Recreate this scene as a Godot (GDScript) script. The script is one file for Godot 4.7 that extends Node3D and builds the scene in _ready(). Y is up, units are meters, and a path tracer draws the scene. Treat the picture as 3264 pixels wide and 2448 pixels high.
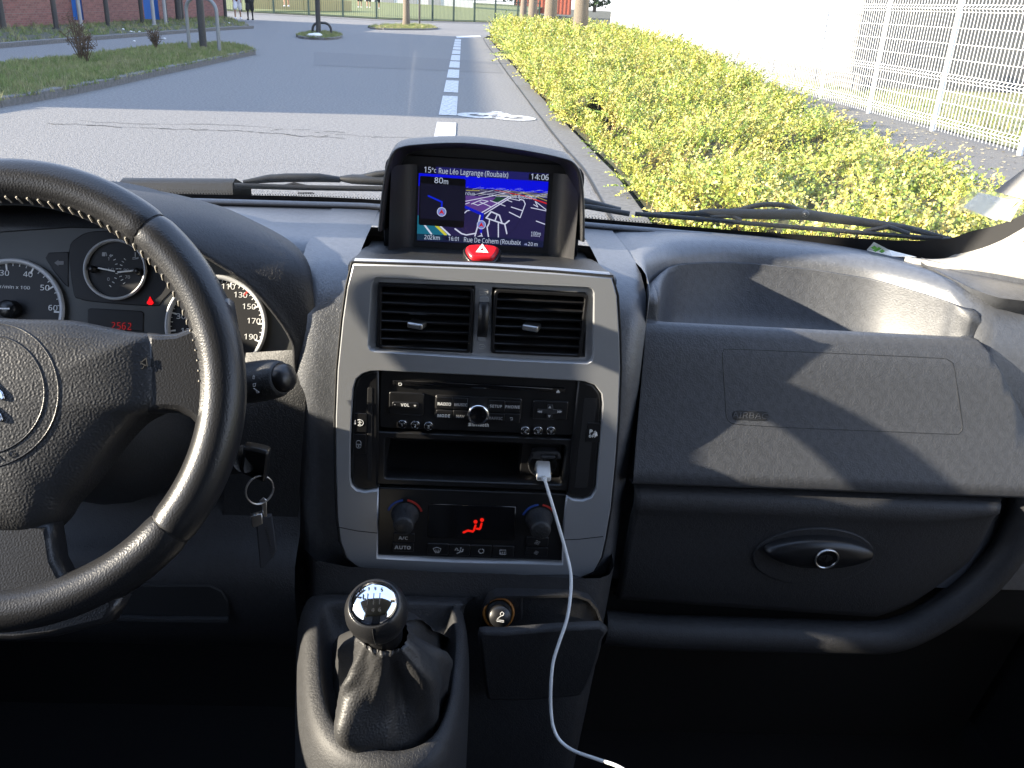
extends Node3D
# A street seen through the windscreen of a parked van.
# World: x right, y up, -z along the road, ground at y = 0. Car frame: the same axes with the eye at its origin, a little tilted by the camber.

const FL := 2800.0                      # focal length in photo pixels (photo 3264 x 2448)
# zoom windows on the photo: x offset, y offset, scale; used to turn measured pixels into rays
const M := [0.0, 0.0, 0.6777]
const WA := [0.0, 0.0, 2.0109]
const WB2 := [1000.0, 0.0, 2.0109]
const WC := [2100.0, 0.0, 1.9003]
const WD := [0.0, 480.0, 2.0109]
const WE := [0.0, 1200.0, 1.9518]
const NAV := [1150.0, 430.0, 2.765]
const VENT := [1050.0, 820.0, 2.212]
const RAD := [1050.0, 1150.0, 2.212]
const CON := [900.0, 1750.0, 1.8433]
const DASHR := [2000.0, 700.0, 1.75]
const GLOV := [1900.0, 1500.0, 1.6217]
const LOWL := [0.0, 1700.0, 2.212]
const KEYW := [700.0, 1150.0, 2.369]
const RAD2 := [1220.0, 1190.0, 3.3515]
const CLI := [1200.0, 1540.0, 3.403]
const SCR := [1300.0, 520.0, 4.608]
const FAR1 := [0.0, 0.0, 2.765]
const FAR2 := [700.0, 0.0, 2.4578]
const FAR3 := [1500.0, 0.0, 2.765]
const WIP := [700.0, 500.0, 3.6867]
const DTOP := [1800.0, 580.0, 1.5109]
const CLU := [0.0, 700.0, 2.3284]
const GEAR := [1050.0, 1800.0, 2.56]
const USB := [1600.0, 1350.0, 5.53]

var CB: Basis          # camera in the car frame
var WB: Basis          # camera in the world
var CT: Transform3D    # car frame -> world
var SUN: Vector3
var BASE := Transform3D()
var GX := {}           # node -> its world transform
var MT := {}           # materials
var used := {}
var rng := RandomNumberGenerator.new()

# ---------- camera geometry ----------
func bas(yaw: float, pitch: float, roll: float) -> Basis:
	return Basis(Vector3.UP, deg_to_rad(-yaw)) * Basis(Vector3.RIGHT, deg_to_rad(-pitch)) * Basis(Vector3.BACK, deg_to_rad(roll))
func dirc(w: Array, x: float, y: float) -> Vector3:
	return Vector3((w[0] + x / w[2] - 1632.0) / FL, -(w[1] + y / w[2] - 1224.0) / FL, -1.0)
func cz(w: Array, x: float, y: float, f: float) -> Vector3:    # car point at forward distance f
	var r: Vector3 = CB * dirc(w, x, y)
	return r * (f / -r.z)
func cy(w: Array, x: float, y: float, h: float) -> Vector3:    # car point h below the eye
	var r: Vector3 = CB * dirc(w, x, y)
	return r * (h / -r.y)
func pq(fr: Transform3D, w: Array, x: float, y: float) -> Vector2:   # on the plane z = 0 of a car-frame panel
	var inv := fr.affine_inverse()
	var o: Vector3 = inv.origin
	var r: Vector3 = inv.basis * (CB * dirc(w, x, y))
	var p: Vector3 = o + r * (-o.z / r.z)
	return Vector2(p.x, p.y)
func pqs(fr: Transform3D, w: Array, a: Array) -> PackedVector2Array:
	var out := PackedVector2Array()
	for i in a.size() / 2:
		out.append(pq(fr, w, a[2 * i], a[2 * i + 1]))
	return out
func gp(w: Array, x: float, y: float, h := 0.0) -> Vector3:     # world point at height h
	var r: Vector3 = WB * dirc(w, x, y)
	return Vector3(0, 1.6, 0) + r * ((1.6 - h) / -r.y)

# ---------- mesh helpers ----------
func ns() -> SurfaceTool:
	var s := SurfaceTool.new()
	s.begin(Mesh.PRIMITIVE_TRIANGLES)
	return s
func tri(s: SurfaceTool, a: Vector3, b: Vector3, c: Vector3) -> void:
	s.add_vertex(a); s.add_vertex(b); s.add_vertex(c)
func quad(s: SurfaceTool, a: Vector3, b: Vector3, c: Vector3, d: Vector3) -> void:
	tri(s, a, b, c); tri(s, a, c, d)
func flatg(s: SurfaceTool) -> void:
	s.set_smooth_group(-1)
func smg(s: SurfaceTool, g := 0) -> void:
	s.set_smooth_group(g)
func grid(s: SurfaceTool, rows: Array, cu := false, cv := false, g := 0) -> void:
	s.set_smooth_group(g)
	var nr := rows.size()
	var nc: int = rows[0].size()
	for i in (nr if cv else nr - 1):
		var a = rows[i]
		var b = rows[(i + 1) % nr]
		for j in (nc if cu else nc - 1):
			var k := (j + 1) % nc
			quad(s, a[j], a[k], b[k], b[j])
func cr(p0, p1, p2, p3, t: float):
	return 0.5 * (2.0 * p1 + (p2 - p0) * t + (2.0 * p0 - 5.0 * p1 + 4.0 * p2 - p3) * t * t + (3.0 * p1 - p0 - 3.0 * p2 + p3) * t * t * t)
func smooth(p, n := 4, closed := false) -> Array:     # Catmull-Rom through the points
	var out := []
	var m: int = p.size()
	for i in (m if closed else m - 1):
		for k in n:
			if closed:
				out.append(cr(p[(i - 1 + m) % m], p[i], p[(i + 1) % m], p[(i + 2) % m], float(k) / n))
			else:
				out.append(cr(p[max(i - 1, 0)], p[i], p[i + 1], p[min(i + 2, m - 1)], float(k) / n))
	if not closed:
		out.append(p[m - 1])
	return out
func pv2(a) -> PackedVector2Array:
	var o := PackedVector2Array()
	for v in a: o.append(v)
	return o
func rrect(c: Vector2, w: float, h: float, r: float, n := 4) -> PackedVector2Array:
	var o := PackedVector2Array()
	r = min(r, min(w, h) * 0.499)
	var cs := [Vector2(w / 2 - r, h / 2 - r), Vector2(-w / 2 + r, h / 2 - r), Vector2(-w / 2 + r, -h / 2 + r), Vector2(w / 2 - r, -h / 2 + r)]
	for k in 4:
		for i in n + 1:
			var a: float = (k + float(i) / n) * PI / 2
			o.append(c + cs[k] + Vector2(cos(a), sin(a)) * r)
	return o
func ell(c: Vector2, rx: float, ry: float, n := 24) -> PackedVector2Array:
	var o := PackedVector2Array()
	for i in n:
		o.append(c + Vector2(cos(TAU * i / n) * rx, sin(TAU * i / n) * ry))
	return o
func inset(p: PackedVector2Array, d: float) -> PackedVector2Array:   # moves each corner inwards by d
	var o := PackedVector2Array()
	var n := p.size()
	var sgn := -1.0 if Geometry2D.is_polygon_clockwise(p) else 1.0
	for i in n:
		var e1: Vector2 = (p[i] - p[(i - 1 + n) % n]).normalized()
		var e2: Vector2 = (p[(i + 1) % n] - p[i]).normalized()
		var nn: Vector2 = Vector2(-e1.y, e1.x) + Vector2(-e2.y, e2.x)
		nn = nn.normalized()
		var k: float = max(0.4, nn.dot(Vector2(-e1.y, e1.x)))
		o.append(p[i] + nn * (d * sgn / k))
	return o
func v3(p: Vector2, z: float) -> Vector3:
	return Vector3(p.x, p.y, z)
func cap(s: SurfaceTool, p: PackedVector2Array, z: float) -> void:
	flatg(s)
	var ix := Geometry2D.triangulate_polygon(p)
	for i in ix.size() / 3:
		tri(s, v3(p[ix[3 * i]], z), v3(p[ix[3 * i + 1]], z), v3(p[ix[3 * i + 2]], z))
func wall(s: SurfaceTool, p: PackedVector2Array, q: PackedVector2Array, z0: float, z1: float, g: int) -> void:
	smg(s, g)
	var n := p.size()
	for i in n:
		var j := (i + 1) % n
		quad(s, v3(p[i], z0), v3(p[j], z0), v3(q[j], z1), v3(q[i], z1))
# solid from z0 (back) to z1 (front) with a rounded front edge
func extr(s: SurfaceTool, p: PackedVector2Array, z0: float, z1: float, bev := 0.0, back := true) -> void:
	if bev <= 0.0:
		wall(s, p, p, z0, z1, 1)
		cap(s, p, z1)
	else:
		var q1 := inset(p, bev * 0.3)
		var q2 := inset(p, bev)
		wall(s, p, p, z0, z1 - bev, 2)
		wall(s, p, q1, z1 - bev, z1 - bev * 0.3, 2)
		wall(s, q1, q2, z1 - bev * 0.3, z1, 2)
		cap(s, q2, z1)
	if back:
		cap(s, p, z0)
func bridge(outer: PackedVector2Array, holes: Array) -> PackedVector2Array:
	var o := outer
	if Geometry2D.is_polygon_clockwise(o): o.reverse()
	for h0 in holes:
		var h: PackedVector2Array = h0
		if not Geometry2D.is_polygon_clockwise(h):
			h = h.duplicate(); h.reverse()
		var bi := 0
		var bj := 0
		var bd := 1e9
		for i in o.size():
			for j in h.size():
				var d := o[i].distance_squared_to(h[j])
				if d < bd:
					bd = d; bi = i; bj = j
		var r := PackedVector2Array()
		for i in bi + 1: r.append(o[i])
		for k in h.size(): r.append(h[(bj + k) % h.size()])
		var e: Vector2 = (h[bj] - o[bi]).orthogonal().normalized() * 1e-6
		r.append(h[bj] + e)
		r.append(o[bi] + e)
		for i in range(bi + 1, o.size()): r.append(o[i])
		o = r
	return o
# plate with holes: front at z1, hole walls down to zh
func plate(s: SurfaceTool, outer: PackedVector2Array, holes: Array, z0: float, z1: float, bev: float, zh: float) -> void:
	var oi := inset(outer, bev)
	wall(s, outer, outer, z0, z1 - bev, 2)
	wall(s, outer, oi, z1 - bev, z1, 2)
	var hs := []
	for h in holes:
		var ho := inset(h, -bev)
		wall(s, h, ho, z1 - bev, z1, 3)
		wall(s, h, h, zh, z1 - bev, 3)
		hs.append(ho)
	cap(s, bridge(oi, hs), z1)
func frame_at(d: Vector3, up := Vector3.UP) -> Basis:     # z along d
	var z := d.normalized()
	var x := up.cross(z)
	if x.length() < 1e-4: x = Vector3.RIGHT.cross(z)
	x = x.normalized()
	return Basis(x, z.cross(x), z)
func tube(s: SurfaceTool, path: Array, r, n := 10, caps := true, g := 0, flat := 1.0) -> void:
	var rows := []
	var m: int = path.size()
	var up := Vector3.UP
	var d0: Vector3 = (path[1] - path[0]).normalized()
	if abs(d0.y) > 0.9: up = Vector3.RIGHT
	var prev := frame_at(d0, up)
	for i in m:
		var d: Vector3 = (path[min(i + 1, m - 1)] - path[max(i - 1, 0)]).normalized()
		var x: Vector3 = (prev.x - d * prev.x.dot(d)).normalized()
		prev = Basis(x, d.cross(x), d)
		var rad: float = r[i] if r is Array else r
		var row := []
		for k in n:
			var a := TAU * k / n
			row.append(path[i] + prev.x * (cos(a) * rad) + prev.y * (sin(a) * rad * flat))
		rows.append(row)
	grid(s, rows, true, false, g)
	if caps:
		s.set_smooth_group(g + 1)
		for k in n:
			tri(s, path[0], rows[0][k], rows[0][(k + 1) % n])
			tri(s, path[m - 1], rows[m - 1][(k + 1) % n], rows[m - 1][k])
func lathe(s: SurfaceTool, prof: Array, n := 24, x := Transform3D(), g := 0) -> void:   # prof: (radius, height along z)
	var rows := []
	for p in prof:
		var row := []
		for k in n:
			row.append(x * Vector3(cos(TAU * k / n) * p.x, sin(TAU * k / n) * p.x, p.y))
		rows.append(row)
	grid(s, rows, true, false, g)
func box(s: SurfaceTool, c: Vector3, sz: Vector3, x := Transform3D()) -> void:
	flatg(s)
	var h := sz / 2
	var v := []
	for i in 8:
		v.append(x * (c + Vector3(h.x if i & 1 else -h.x, h.y if i & 2 else -h.y, h.z if i & 4 else -h.z)))
	for f in [[0, 1, 3, 2], [4, 6, 7, 5], [0, 4, 5, 1], [2, 3, 7, 6], [0, 2, 6, 4], [1, 5, 7, 3]]:
		quad(s, v[f[0]], v[f[1]], v[f[2]], v[f[3]])
func line2(s: SurfaceTool, pts: PackedVector2Array, w: float, z0: float, z1: float) -> void:   # flat raised strip along a path
	var l := PackedVector2Array()
	var r := PackedVector2Array()
	for i in pts.size():
		var d: Vector2 = (pts[min(i + 1, pts.size() - 1)] - pts[max(i - 1, 0)]).normalized().orthogonal() * w / 2
		l.append(pts[i] + d); r.append(pts[i] - d)
	flatg(s)
	for i in pts.size() - 1:
		quad(s, v3(l[i], z1), v3(l[i + 1], z1), v3(r[i + 1], z1), v3(r[i], z1))
		quad(s, v3(l[i], z0), v3(l[i + 1], z0), v3(l[i + 1], z1), v3(l[i], z1))
		quad(s, v3(r[i], z0), v3(r[i + 1], z0), v3(r[i + 1], z1), v3(r[i], z1))

# ---------- nodes ----------
func numbered(n: String) -> String:
	if not used.has(n):
		used[n] = 0
		return n
	used[n] += 1
	return "%s_%03d" % [n, used[n]]
func thing(called: String, label: String, category: String, base := Vector3.ZERO, group := "") -> Node3D:
	var o := Node3D.new()
	o.name = numbered(called)
	add_child(o)
	o.transform = BASE * Transform3D(Basis(), base)
	GX[o] = o.transform
	o.set_meta("label", label); o.set_meta("category", category)
	if group: o.set_meta("group", group)
	return o
func part(called: String, s: SurfaceTool, m: Material, parent: Node3D = null, fr := Transform3D(), label := "") -> MeshInstance3D:
	s.generate_normals()
	return meshp(called, s.commit(), m, parent, fr, label)
func meshp(called: String, mesh: Mesh, m: Material, parent: Node3D = null, fr := Transform3D(), label := "") -> MeshInstance3D:
	var o := MeshInstance3D.new()
	o.mesh = mesh
	o.material_override = m
	var g := BASE * fr
	if parent:
		o.name = called
		o.transform = GX[parent].affine_inverse() * g
		parent.add_child(o, true)
	else:
		o.name = numbered(called)
		o.transform = g
		add_child(o)
	GX[o] = g
	if label: o.set_meta("label", label)
	return o
func structure(called: String, s: SurfaceTool, m: Material, label := "", fr := Transform3D()) -> MeshInstance3D:
	var o := part(called, s, m, null, fr, label)
	o.set_meta("kind", "structure")
	return o
func tag(o: Node, label: String, category: String, group := "", kind := "") -> void:
	o.set_meta("label", label); o.set_meta("category", category)
	if group: o.set_meta("group", group)
	if kind: o.set_meta("kind", kind)
var fonts := {}
func text(parent: Node3D, called: String, t: String, fr: Transform3D, c: Vector2, h: float, z: float, m: Material, face := "Droid Sans", bold := false, squeeze := 1.0, rot := 0.0) -> MeshInstance3D:
	var k := face + str(bold)
	if not fonts.has(k):
		var f := SystemFont.new()
		f.font_names = PackedStringArray([face])
		if bold: f.font_weight = 700
		fonts[k] = f
	var tm := TextMesh.new()
	tm.font = fonts[k]
	tm.text = t
	tm.font_size = 32
	tm.pixel_size = h / (0.72 * 32.0)
	tm.depth = 0.0003
	tm.curve_step = 2.0
	var x := fr * Transform3D(Basis(Vector3.BACK, rot) * Basis.from_scale(Vector3(squeeze, 1, 1)), Vector3(c.x, c.y, z))
	return meshp(called, tm, m, parent, x)

# ---------- materials ----------
func lin(r: float, g: float, b: float) -> Color:
	return Color(r, g, b).linear_to_srgb()
func mat(n: String, c: Color, rough := 0.7, metal := 0.0) -> StandardMaterial3D:
	var m := StandardMaterial3D.new()
	m.resource_name = n
	m.albedo_color = c
	m.roughness = rough
	m.metallic = metal
	m.cull_mode = BaseMaterial3D.CULL_DISABLED
	MT[n] = m
	return m
func noise_tex(freq: float, type: int, size := 256, oct := 3, seed_ := 1, normal := false, bump := 4.0, ramp = null, cell := 0) -> NoiseTexture2D:
	var f := FastNoiseLite.new()
	f.noise_type = type
	f.frequency = freq
	f.fractal_octaves = oct
	f.seed = seed_
	if type == FastNoiseLite.TYPE_CELLULAR:
		f.cellular_return_type = cell
		f.fractal_type = FastNoiseLite.FRACTAL_NONE
	var t := NoiseTexture2D.new()
	t.width = size; t.height = size
	t.seamless = true
	t.noise = f
	if normal:
		t.as_normal_map = true
		t.bump_strength = bump
	if ramp: t.color_ramp = ramp
	return t
func ramp(stops: Array) -> Gradient:
	var g := Gradient.new()
	var o := PackedFloat32Array()
	var c := PackedColorArray()
	for s in stops:
		o.append(s[0]); c.append(s[1])
	g.offsets = o; g.colors = c
	return g
func tripl(m: StandardMaterial3D, per_m: float, world := false) -> void:
	m.uv1_triplanar = true
	m.uv1_world_triplanar = world
	m.uv1_scale = Vector3.ONE * per_m
	m.uv1_triplanar_sharpness = 4.0

func make_materials() -> void:
	var grain := noise_tex(0.11, FastNoiseLite.TYPE_CELLULAR, 256, 1, 3, true, 5.0)
	var fine := noise_tex(0.2, FastNoiseLite.TYPE_SIMPLEX, 256, 2, 5, true, 4.0)
	var leather := noise_tex(0.07, FastNoiseLite.TYPE_CELLULAR, 256, 1, 9, true, 7.0, null, 3)
	var dust := noise_tex(0.012, FastNoiseLite.TYPE_SIMPLEX, 256, 5, 11, false, 1.0, ramp([[0.0, Color(0.86, 0.86, 0.86)], [0.55, Color(0.95, 0.95, 0.95)], [1.0, Color(1, 1, 1)]]))
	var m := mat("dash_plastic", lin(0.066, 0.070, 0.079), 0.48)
	m.normal_enabled = true; m.normal_texture = grain; m.normal_scale = 0.45; m.albedo_texture = dust; tripl(m, 26.0)
	m = mat("dash_top_plastic", lin(0.08, 0.085, 0.096), 0.42)
	m.metallic_specular = 0.7
	m.normal_enabled = true; m.normal_texture = grain; m.normal_scale = 0.35; m.albedo_texture = dust; tripl(m, 26.0)
	m = mat("dark_plastic", lin(0.022, 0.023, 0.025), 0.5)
	m.normal_enabled = true; m.normal_texture = grain; m.normal_scale = 0.5; m.albedo_texture = dust; tripl(m, 26.0)
	m = mat("hood_plastic", lin(0.017, 0.0175, 0.02), 0.6)
	m.normal_enabled = true; m.normal_texture = grain; m.normal_scale = 0.5; tripl(m, 26.0)
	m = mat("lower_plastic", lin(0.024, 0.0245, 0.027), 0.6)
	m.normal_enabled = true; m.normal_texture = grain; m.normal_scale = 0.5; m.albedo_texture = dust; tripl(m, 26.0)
	m = mat("smooth_black", lin(0.012, 0.012, 0.013), 0.35)
	m.albedo_texture = dust; tripl(m, 9.0)
	mat("matt_black", lin(0.008, 0.008, 0.009), 0.7)
	m = mat("gloss_black", lin(0.007, 0.007, 0.008), 0.16)
	m = mat("nav_housing", lin(0.016, 0.016, 0.018), 0.42)
	m.normal_enabled = true; m.normal_texture = fine; m.normal_scale = 0.25; tripl(m, 20.0)
	m = mat("silver", lin(0.35, 0.362, 0.38), 0.4, 0.45)
	m.normal_enabled = true; m.normal_texture = fine; m.normal_scale = 0.12; tripl(m, 30.0)
	mat("chrome", lin(0.85, 0.86, 0.88), 0.06, 1.0)
	mat("satin_metal", lin(0.55, 0.55, 0.55), 0.3, 1.0)
	m = mat("wheel_leather", lin(0.015, 0.0152, 0.0165), 0.33)
	m.normal_enabled = true; m.normal_texture = leather; m.normal_scale = 0.25; tripl(m, 42.0)
	m = mat("wheel_smooth", lin(0.016, 0.0162, 0.0175), 0.32)
	m.normal_enabled = true; m.normal_texture = leather; m.normal_scale = 0.2; tripl(m, 42.0)
	m = mat("hub_leather", lin(0.024, 0.0245, 0.026), 0.45)
	m.normal_enabled = true; m.normal_texture = leather; m.normal_scale = 0.45; tripl(m, 34.0)
	m = mat("boot_leather", lin(0.03, 0.03, 0.031), 0.48)
	m.normal_enabled = true; m.normal_texture = leather; m.normal_scale = 0.4; tripl(m, 34.0)
	mat("stitch", lin(0.32, 0.30, 0.26), 0.8)
	mat("white_print", lin(0.8, 0.8, 0.78), 0.6)
	mat("grey_print", lin(0.42, 0.42, 0.42), 0.6)
	mat("dim_print", lin(0.2, 0.2, 0.205), 0.6)
	mat("dark_print", lin(0.004, 0.004, 0.004), 0.5)
	mat("red_print", lin(0.4, 0.03, 0.02), 0.6)
	mat("blue_print", lin(0.02, 0.06, 0.25), 0.6)
	mat("gauge_face", lin(0.008, 0.008, 0.009), 0.55)
	m = mat("cluster_grey", lin(0.07, 0.072, 0.07), 0.45, 0.2)
	mat("gauge_ring", lin(0.5, 0.51, 0.52), 0.4, 0.1)
	mat("hazard_red", lin(0.52, 0.012, 0.02), 0.28)
	mat("cable_white", lin(0.72, 0.72, 0.70), 0.5)
	mat("orange_ring", lin(0.35, 0.13, 0.02), 0.5)
	mat("paper", lin(0.75, 0.75, 0.72), 0.8)
	m = mat("thin_paper", lin(0.7, 0.7, 0.68), 0.8)
	m.backlight_enabled = true; m.backlight = Color(0.8, 0.8, 0.78)
	mat("pillar_trim", lin(0.28, 0.268, 0.245), 0.75)
	mat("cloth", lin(0.03, 0.032, 0.038), 0.95)
	mat("carpet", lin(0.01, 0.01, 0.011), 1.0)
	mat("headliner", lin(0.14, 0.14, 0.135), 0.95)
	mat("body_paint", lin(0.55, 0.55, 0.55), 0.35)
	m = mat("screen_glass", Color(0, 0, 0), 0.2)
	for e in [["glow_white", Color(0.85, 0.9, 1.0), 0.16], ["glow_red", Color(1.0, 0.12, 0.06), 0.2], ["glow_led", Color(1.0, 0.1, 0.05), 0.07], ["glow_warn", Color(1.0, 0.02, 0.06), 0.3]]:
		m = mat(e[0], Color(0.02, 0.02, 0.02), 0.5)
		m.emission_enabled = true
		m.emission = e[1]
		m.emission_energy_multiplier = e[2]
	# glass of the windscreen: a thin pane
	m = mat("glass", Color(0.8, 0.84, 0.82, 0.05), 0.02)
	m.transparency = BaseMaterial3D.TRANSPARENCY_ALPHA
	m = mat("clear_film", Color(0.95, 0.95, 0.85, 0.3), 0.3)
	m.transparency = BaseMaterial3D.TRANSPARENCY_ALPHA
	# outdoors
	var asp := ramp([[0.0, lin(0.105, 0.1, 0.095)], [0.35, lin(0.15, 0.145, 0.138)], [0.6, lin(0.175, 0.168, 0.16)], [1.0, lin(0.23, 0.222, 0.21)]])
	m = mat("asphalt", Color(1, 1, 1), 0.9)
	m.albedo_texture = noise_tex(0.045, FastNoiseLite.TYPE_SIMPLEX, 1024, 6, 21, false, 1.0, asp)
	m.normal_enabled = true; m.normal_texture = noise_tex(0.25, FastNoiseLite.TYPE_SIMPLEX, 512, 3, 22, true, 5.0); m.normal_scale = 0.28
	tripl(m, 0.35, true)
	m = mat("dark_asphalt", lin(0.82, 0.82, 0.83), 0.9)
	m.albedo_texture = MT["asphalt"].albedo_texture
	tripl(m, 0.45, true)
	m = mat("pavement", lin(0.75, 0.74, 0.72), 0.9)
	m.albedo_texture = MT["asphalt"].albedo_texture; tripl(m, 0.8, true)
	m = mat("verge", lin(0.5, 0.5, 0.42), 0.95)
	m.albedo_texture = noise_tex(0.05, FastNoiseLite.TYPE_SIMPLEX, 256, 5, 25, false, 1.0, ramp([[0.0, lin(0.06, 0.08, 0.03)], [0.5, lin(0.12, 0.11, 0.08)], [1.0, lin(0.2, 0.18, 0.14)]])); tripl(m, 0.5, true)
	mat("crack", lin(0.03, 0.029, 0.028), 0.95)
	m = mat("road_paint", Color(1, 1, 1), 0.7)
	m.albedo_texture = noise_tex(0.03, FastNoiseLite.TYPE_SIMPLEX, 256, 5, 31, false, 1.0, ramp([[0.0, lin(0.2, 0.195, 0.185)], [0.32, lin(0.4, 0.39, 0.375)], [0.5, lin(0.52, 0.51, 0.49)], [1.0, lin(0.62, 0.61, 0.59)]])); tripl(m, 1.4, true)
	m = mat("kerb_concrete", Color(1, 1, 1), 0.9)
	m.albedo_texture = noise_tex(0.04, FastNoiseLite.TYPE_SIMPLEX, 256, 5, 33, false, 1.0, ramp([[0.0, lin(0.1, 0.097, 0.092)], [0.5, lin(0.135, 0.13, 0.125)], [1.0, lin(0.17, 0.165, 0.158)]])); tripl(m, 1.1, true)
	m = mat("grass_soil", Color(1, 1, 1), 0.95)
	m.albedo_texture = noise_tex(0.03, FastNoiseLite.TYPE_SIMPLEX, 256, 5, 35, false, 1.0, ramp([[0.0, lin(0.08, 0.1, 0.03)], [0.5, lin(0.14, 0.16, 0.05)], [1.0, lin(0.22, 0.21, 0.09)]])); tripl(m, 0.6, true)
	m = mat("dry_lawn", Color(1, 1, 1), 0.95)
	m.albedo_texture = noise_tex(0.03, FastNoiseLite.TYPE_SIMPLEX, 256, 5, 45, false, 1.0, ramp([[0.0, lin(0.14, 0.15, 0.06)], [0.5, lin(0.22, 0.21, 0.1)], [1.0, lin(0.3, 0.27, 0.16)]])); tripl(m, 0.5, true)
	m = mat("grass_blade", Color(1, 1, 1), 0.7)
	m.vertex_color_use_as_albedo = true
	m = mat("shrub_leaf", Color(1, 1, 1), 0.45)
	m.vertex_color_use_as_albedo = true
	m.backlight_enabled = true; m.backlight = Color(0.34, 0.38, 0.08)
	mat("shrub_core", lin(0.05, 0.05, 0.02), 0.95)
	mat("twig", lin(0.09, 0.055, 0.03), 0.9)
	m = mat("bark", Color(1, 1, 1), 0.95)
	m.albedo_texture = noise_tex(0.05, FastNoiseLite.TYPE_SIMPLEX, 256, 5, 37, false, 1.0, ramp([[0.0, lin(0.07, 0.055, 0.045)], [0.5, lin(0.16, 0.13, 0.1)], [1.0, lin(0.27, 0.23, 0.18)]])); tripl(m, 2.0, true)
	mat("fence_white", lin(0.8, 0.8, 0.78), 0.4)
	m = mat("white_wall", Color(1, 1, 1), 0.85)
	m.albedo_texture = noise_tex(0.02, FastNoiseLite.TYPE_SIMPLEX, 256, 5, 39, false, 1.0, ramp([[0.0, lin(0.46, 0.45, 0.43)], [0.5, lin(0.55, 0.545, 0.53)], [1.0, lin(0.62, 0.615, 0.6)]])); tripl(m, 0.3, true)
	mat("white_boards", lin(0.6, 0.6, 0.58), 0.7)
	mat("wall_joint", lin(0.12, 0.118, 0.115), 0.9)
	m = mat("brick", Color(1, 1, 1), 0.9)
	m.albedo_texture = brick_tex()
	m.uv1_triplanar = true; m.uv1_world_triplanar = true; m.uv1_scale = Vector3(0.5, 0.5, 0.5)
	mat("dark_post", lin(0.03, 0.028, 0.028), 0.6)
	mat("grey_post", lin(0.3, 0.3, 0.3), 0.5)
	mat("galvanised", lin(0.2, 0.21, 0.21), 0.5, 0.3)
	mat("blue_metal", lin(0.03, 0.16, 0.5), 0.45)
	mat("park_fence", lin(0.025, 0.05, 0.04), 0.6)
	mat("far_red", lin(0.5, 0.14, 0.08), 0.8)
	mat("kerb_yellow", lin(0.5, 0.4, 0.18), 0.8)
	mat("skin", lin(0.36, 0.2, 0.13), 0.6)
	mat("shirt_maroon", lin(0.12, 0.02, 0.03), 0.9)
	mat("shorts_white", lin(0.7, 0.7, 0.72), 0.9)
	mat("clothes_black", lin(0.012, 0.012, 0.014), 0.9)
	mat("shirt_red", lin(0.4, 0.03, 0.03), 0.9)
	mat("rubber", lin(0.012, 0.012, 0.012), 0.6)
	mat("litter", lin(0.7, 0.7, 0.68), 0.8)
	mat("leaf_litter", lin(0.35, 0.3, 0.18), 0.9)

func brick_tex() -> ImageTexture:
	# distant brickwork: bricks of a pixel or less in the picture
	var im := Image.create(256, 256, false, Image.FORMAT_RGB8)
	rng.seed = 77
	im.fill(lin(0.2, 0.16, 0.14))
	for r in 28:
		var y := int(r * 256.0 / 28.0)
		for c in 9:
			var x := int((c + (0.5 if r % 2 else 0.0)) * 256.0 / 9.0)
			var k := rng.randf_range(0.75, 1.2)
			var col := lin(0.23 * k, 0.09 * k, 0.075 * k)
			im.fill_rect(Rect2i(x % 256, y, 26, 8), col)
			if x + 26 > 256: im.fill_rect(Rect2i(0, y, x + 26 - 256, 8), col)
	return ImageTexture.create_from_image(im)

# ================= outdoors =================
func strip(s: SurfaceTool, a: Array, b: Array) -> void:   # flat sheet between two polylines
	flatg(s)
	for i in a.size() - 1:
		quad(s, a[i], a[i + 1], b[i + 1], b[i])
func sheet(called: String, pts: Array, y: float, m: Material, label := "") -> MeshInstance3D:   # pts: world (x,z)
	var p := PackedVector2Array()
	for v in pts: p.append(v)
	var s := ns()
	flatg(s)
	var ix := Geometry2D.triangulate_polygon(p)
	for i in ix.size() / 3:
		var t := []
		for k in 3: t.append(Vector3(p[ix[3 * i + k]].x, y, p[ix[3 * i + k]].y))
		tri(s, t[0], t[1], t[2])
	return structure(called, s, m, label)
func kerb_run(called: String, line: Array, width: float, h: float, label: String, m: Material, stone := 1.0) -> Node3D:
	# a kerb of separate stones along a polyline (world x,z), the road on its left
	var k := Node3D.new()
	k.name = numbered(called)
	add_child(k)
	GX[k] = Transform3D()
	k.set_meta("kind", "structure"); k.set_meta("label", label)
	var c := Curve2D.new()
	for v in line: c.add_point(v)
	var L := c.get_baked_length()
	var n := int(L / stone)
	for i in n:
		var a := c.sample_baked(i * L / n + 0.006)
		var b := c.sample_baked((i + 1) * L / n - 0.006)
		var d := (b - a).normalized()
		var o := Vector2(-d.y, d.x) * width
		var lift: float = rng.randf_range(-0.4, 0.4) * min(0.012, h * 0.5)
		var s := ns()
		var P := PackedVector2Array([a, b, b + o, a + o])
		var bv: float = min(0.012, h * 0.5)
		var q := inset(P, bv)
		flatg(s)
		var y1: float = h + lift
		for j in 4:
			var j2 := (j + 1) % 4
			quad(s, Vector3(P[j].x, -0.05, P[j].y), Vector3(P[j2].x, -0.05, P[j2].y), Vector3(P[j2].x, y1 - bv, P[j2].y), Vector3(P[j].x, y1 - bv, P[j].y))
			quad(s, Vector3(P[j].x, y1 - bv, P[j].y), Vector3(P[j2].x, y1 - bv, P[j2].y), Vector3(q[j2].x, y1, q[j2].y), Vector3(q[j].x, y1, q[j].y))
		quad(s, Vector3(q[0].x, y1, q[0].y), Vector3(q[1].x, y1, q[1].y), Vector3(q[2].x, y1, q[2].y), Vector3(q[3].x, y1, q[3].y))
		part("kerb_stone", s, m, k)
	return k
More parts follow.
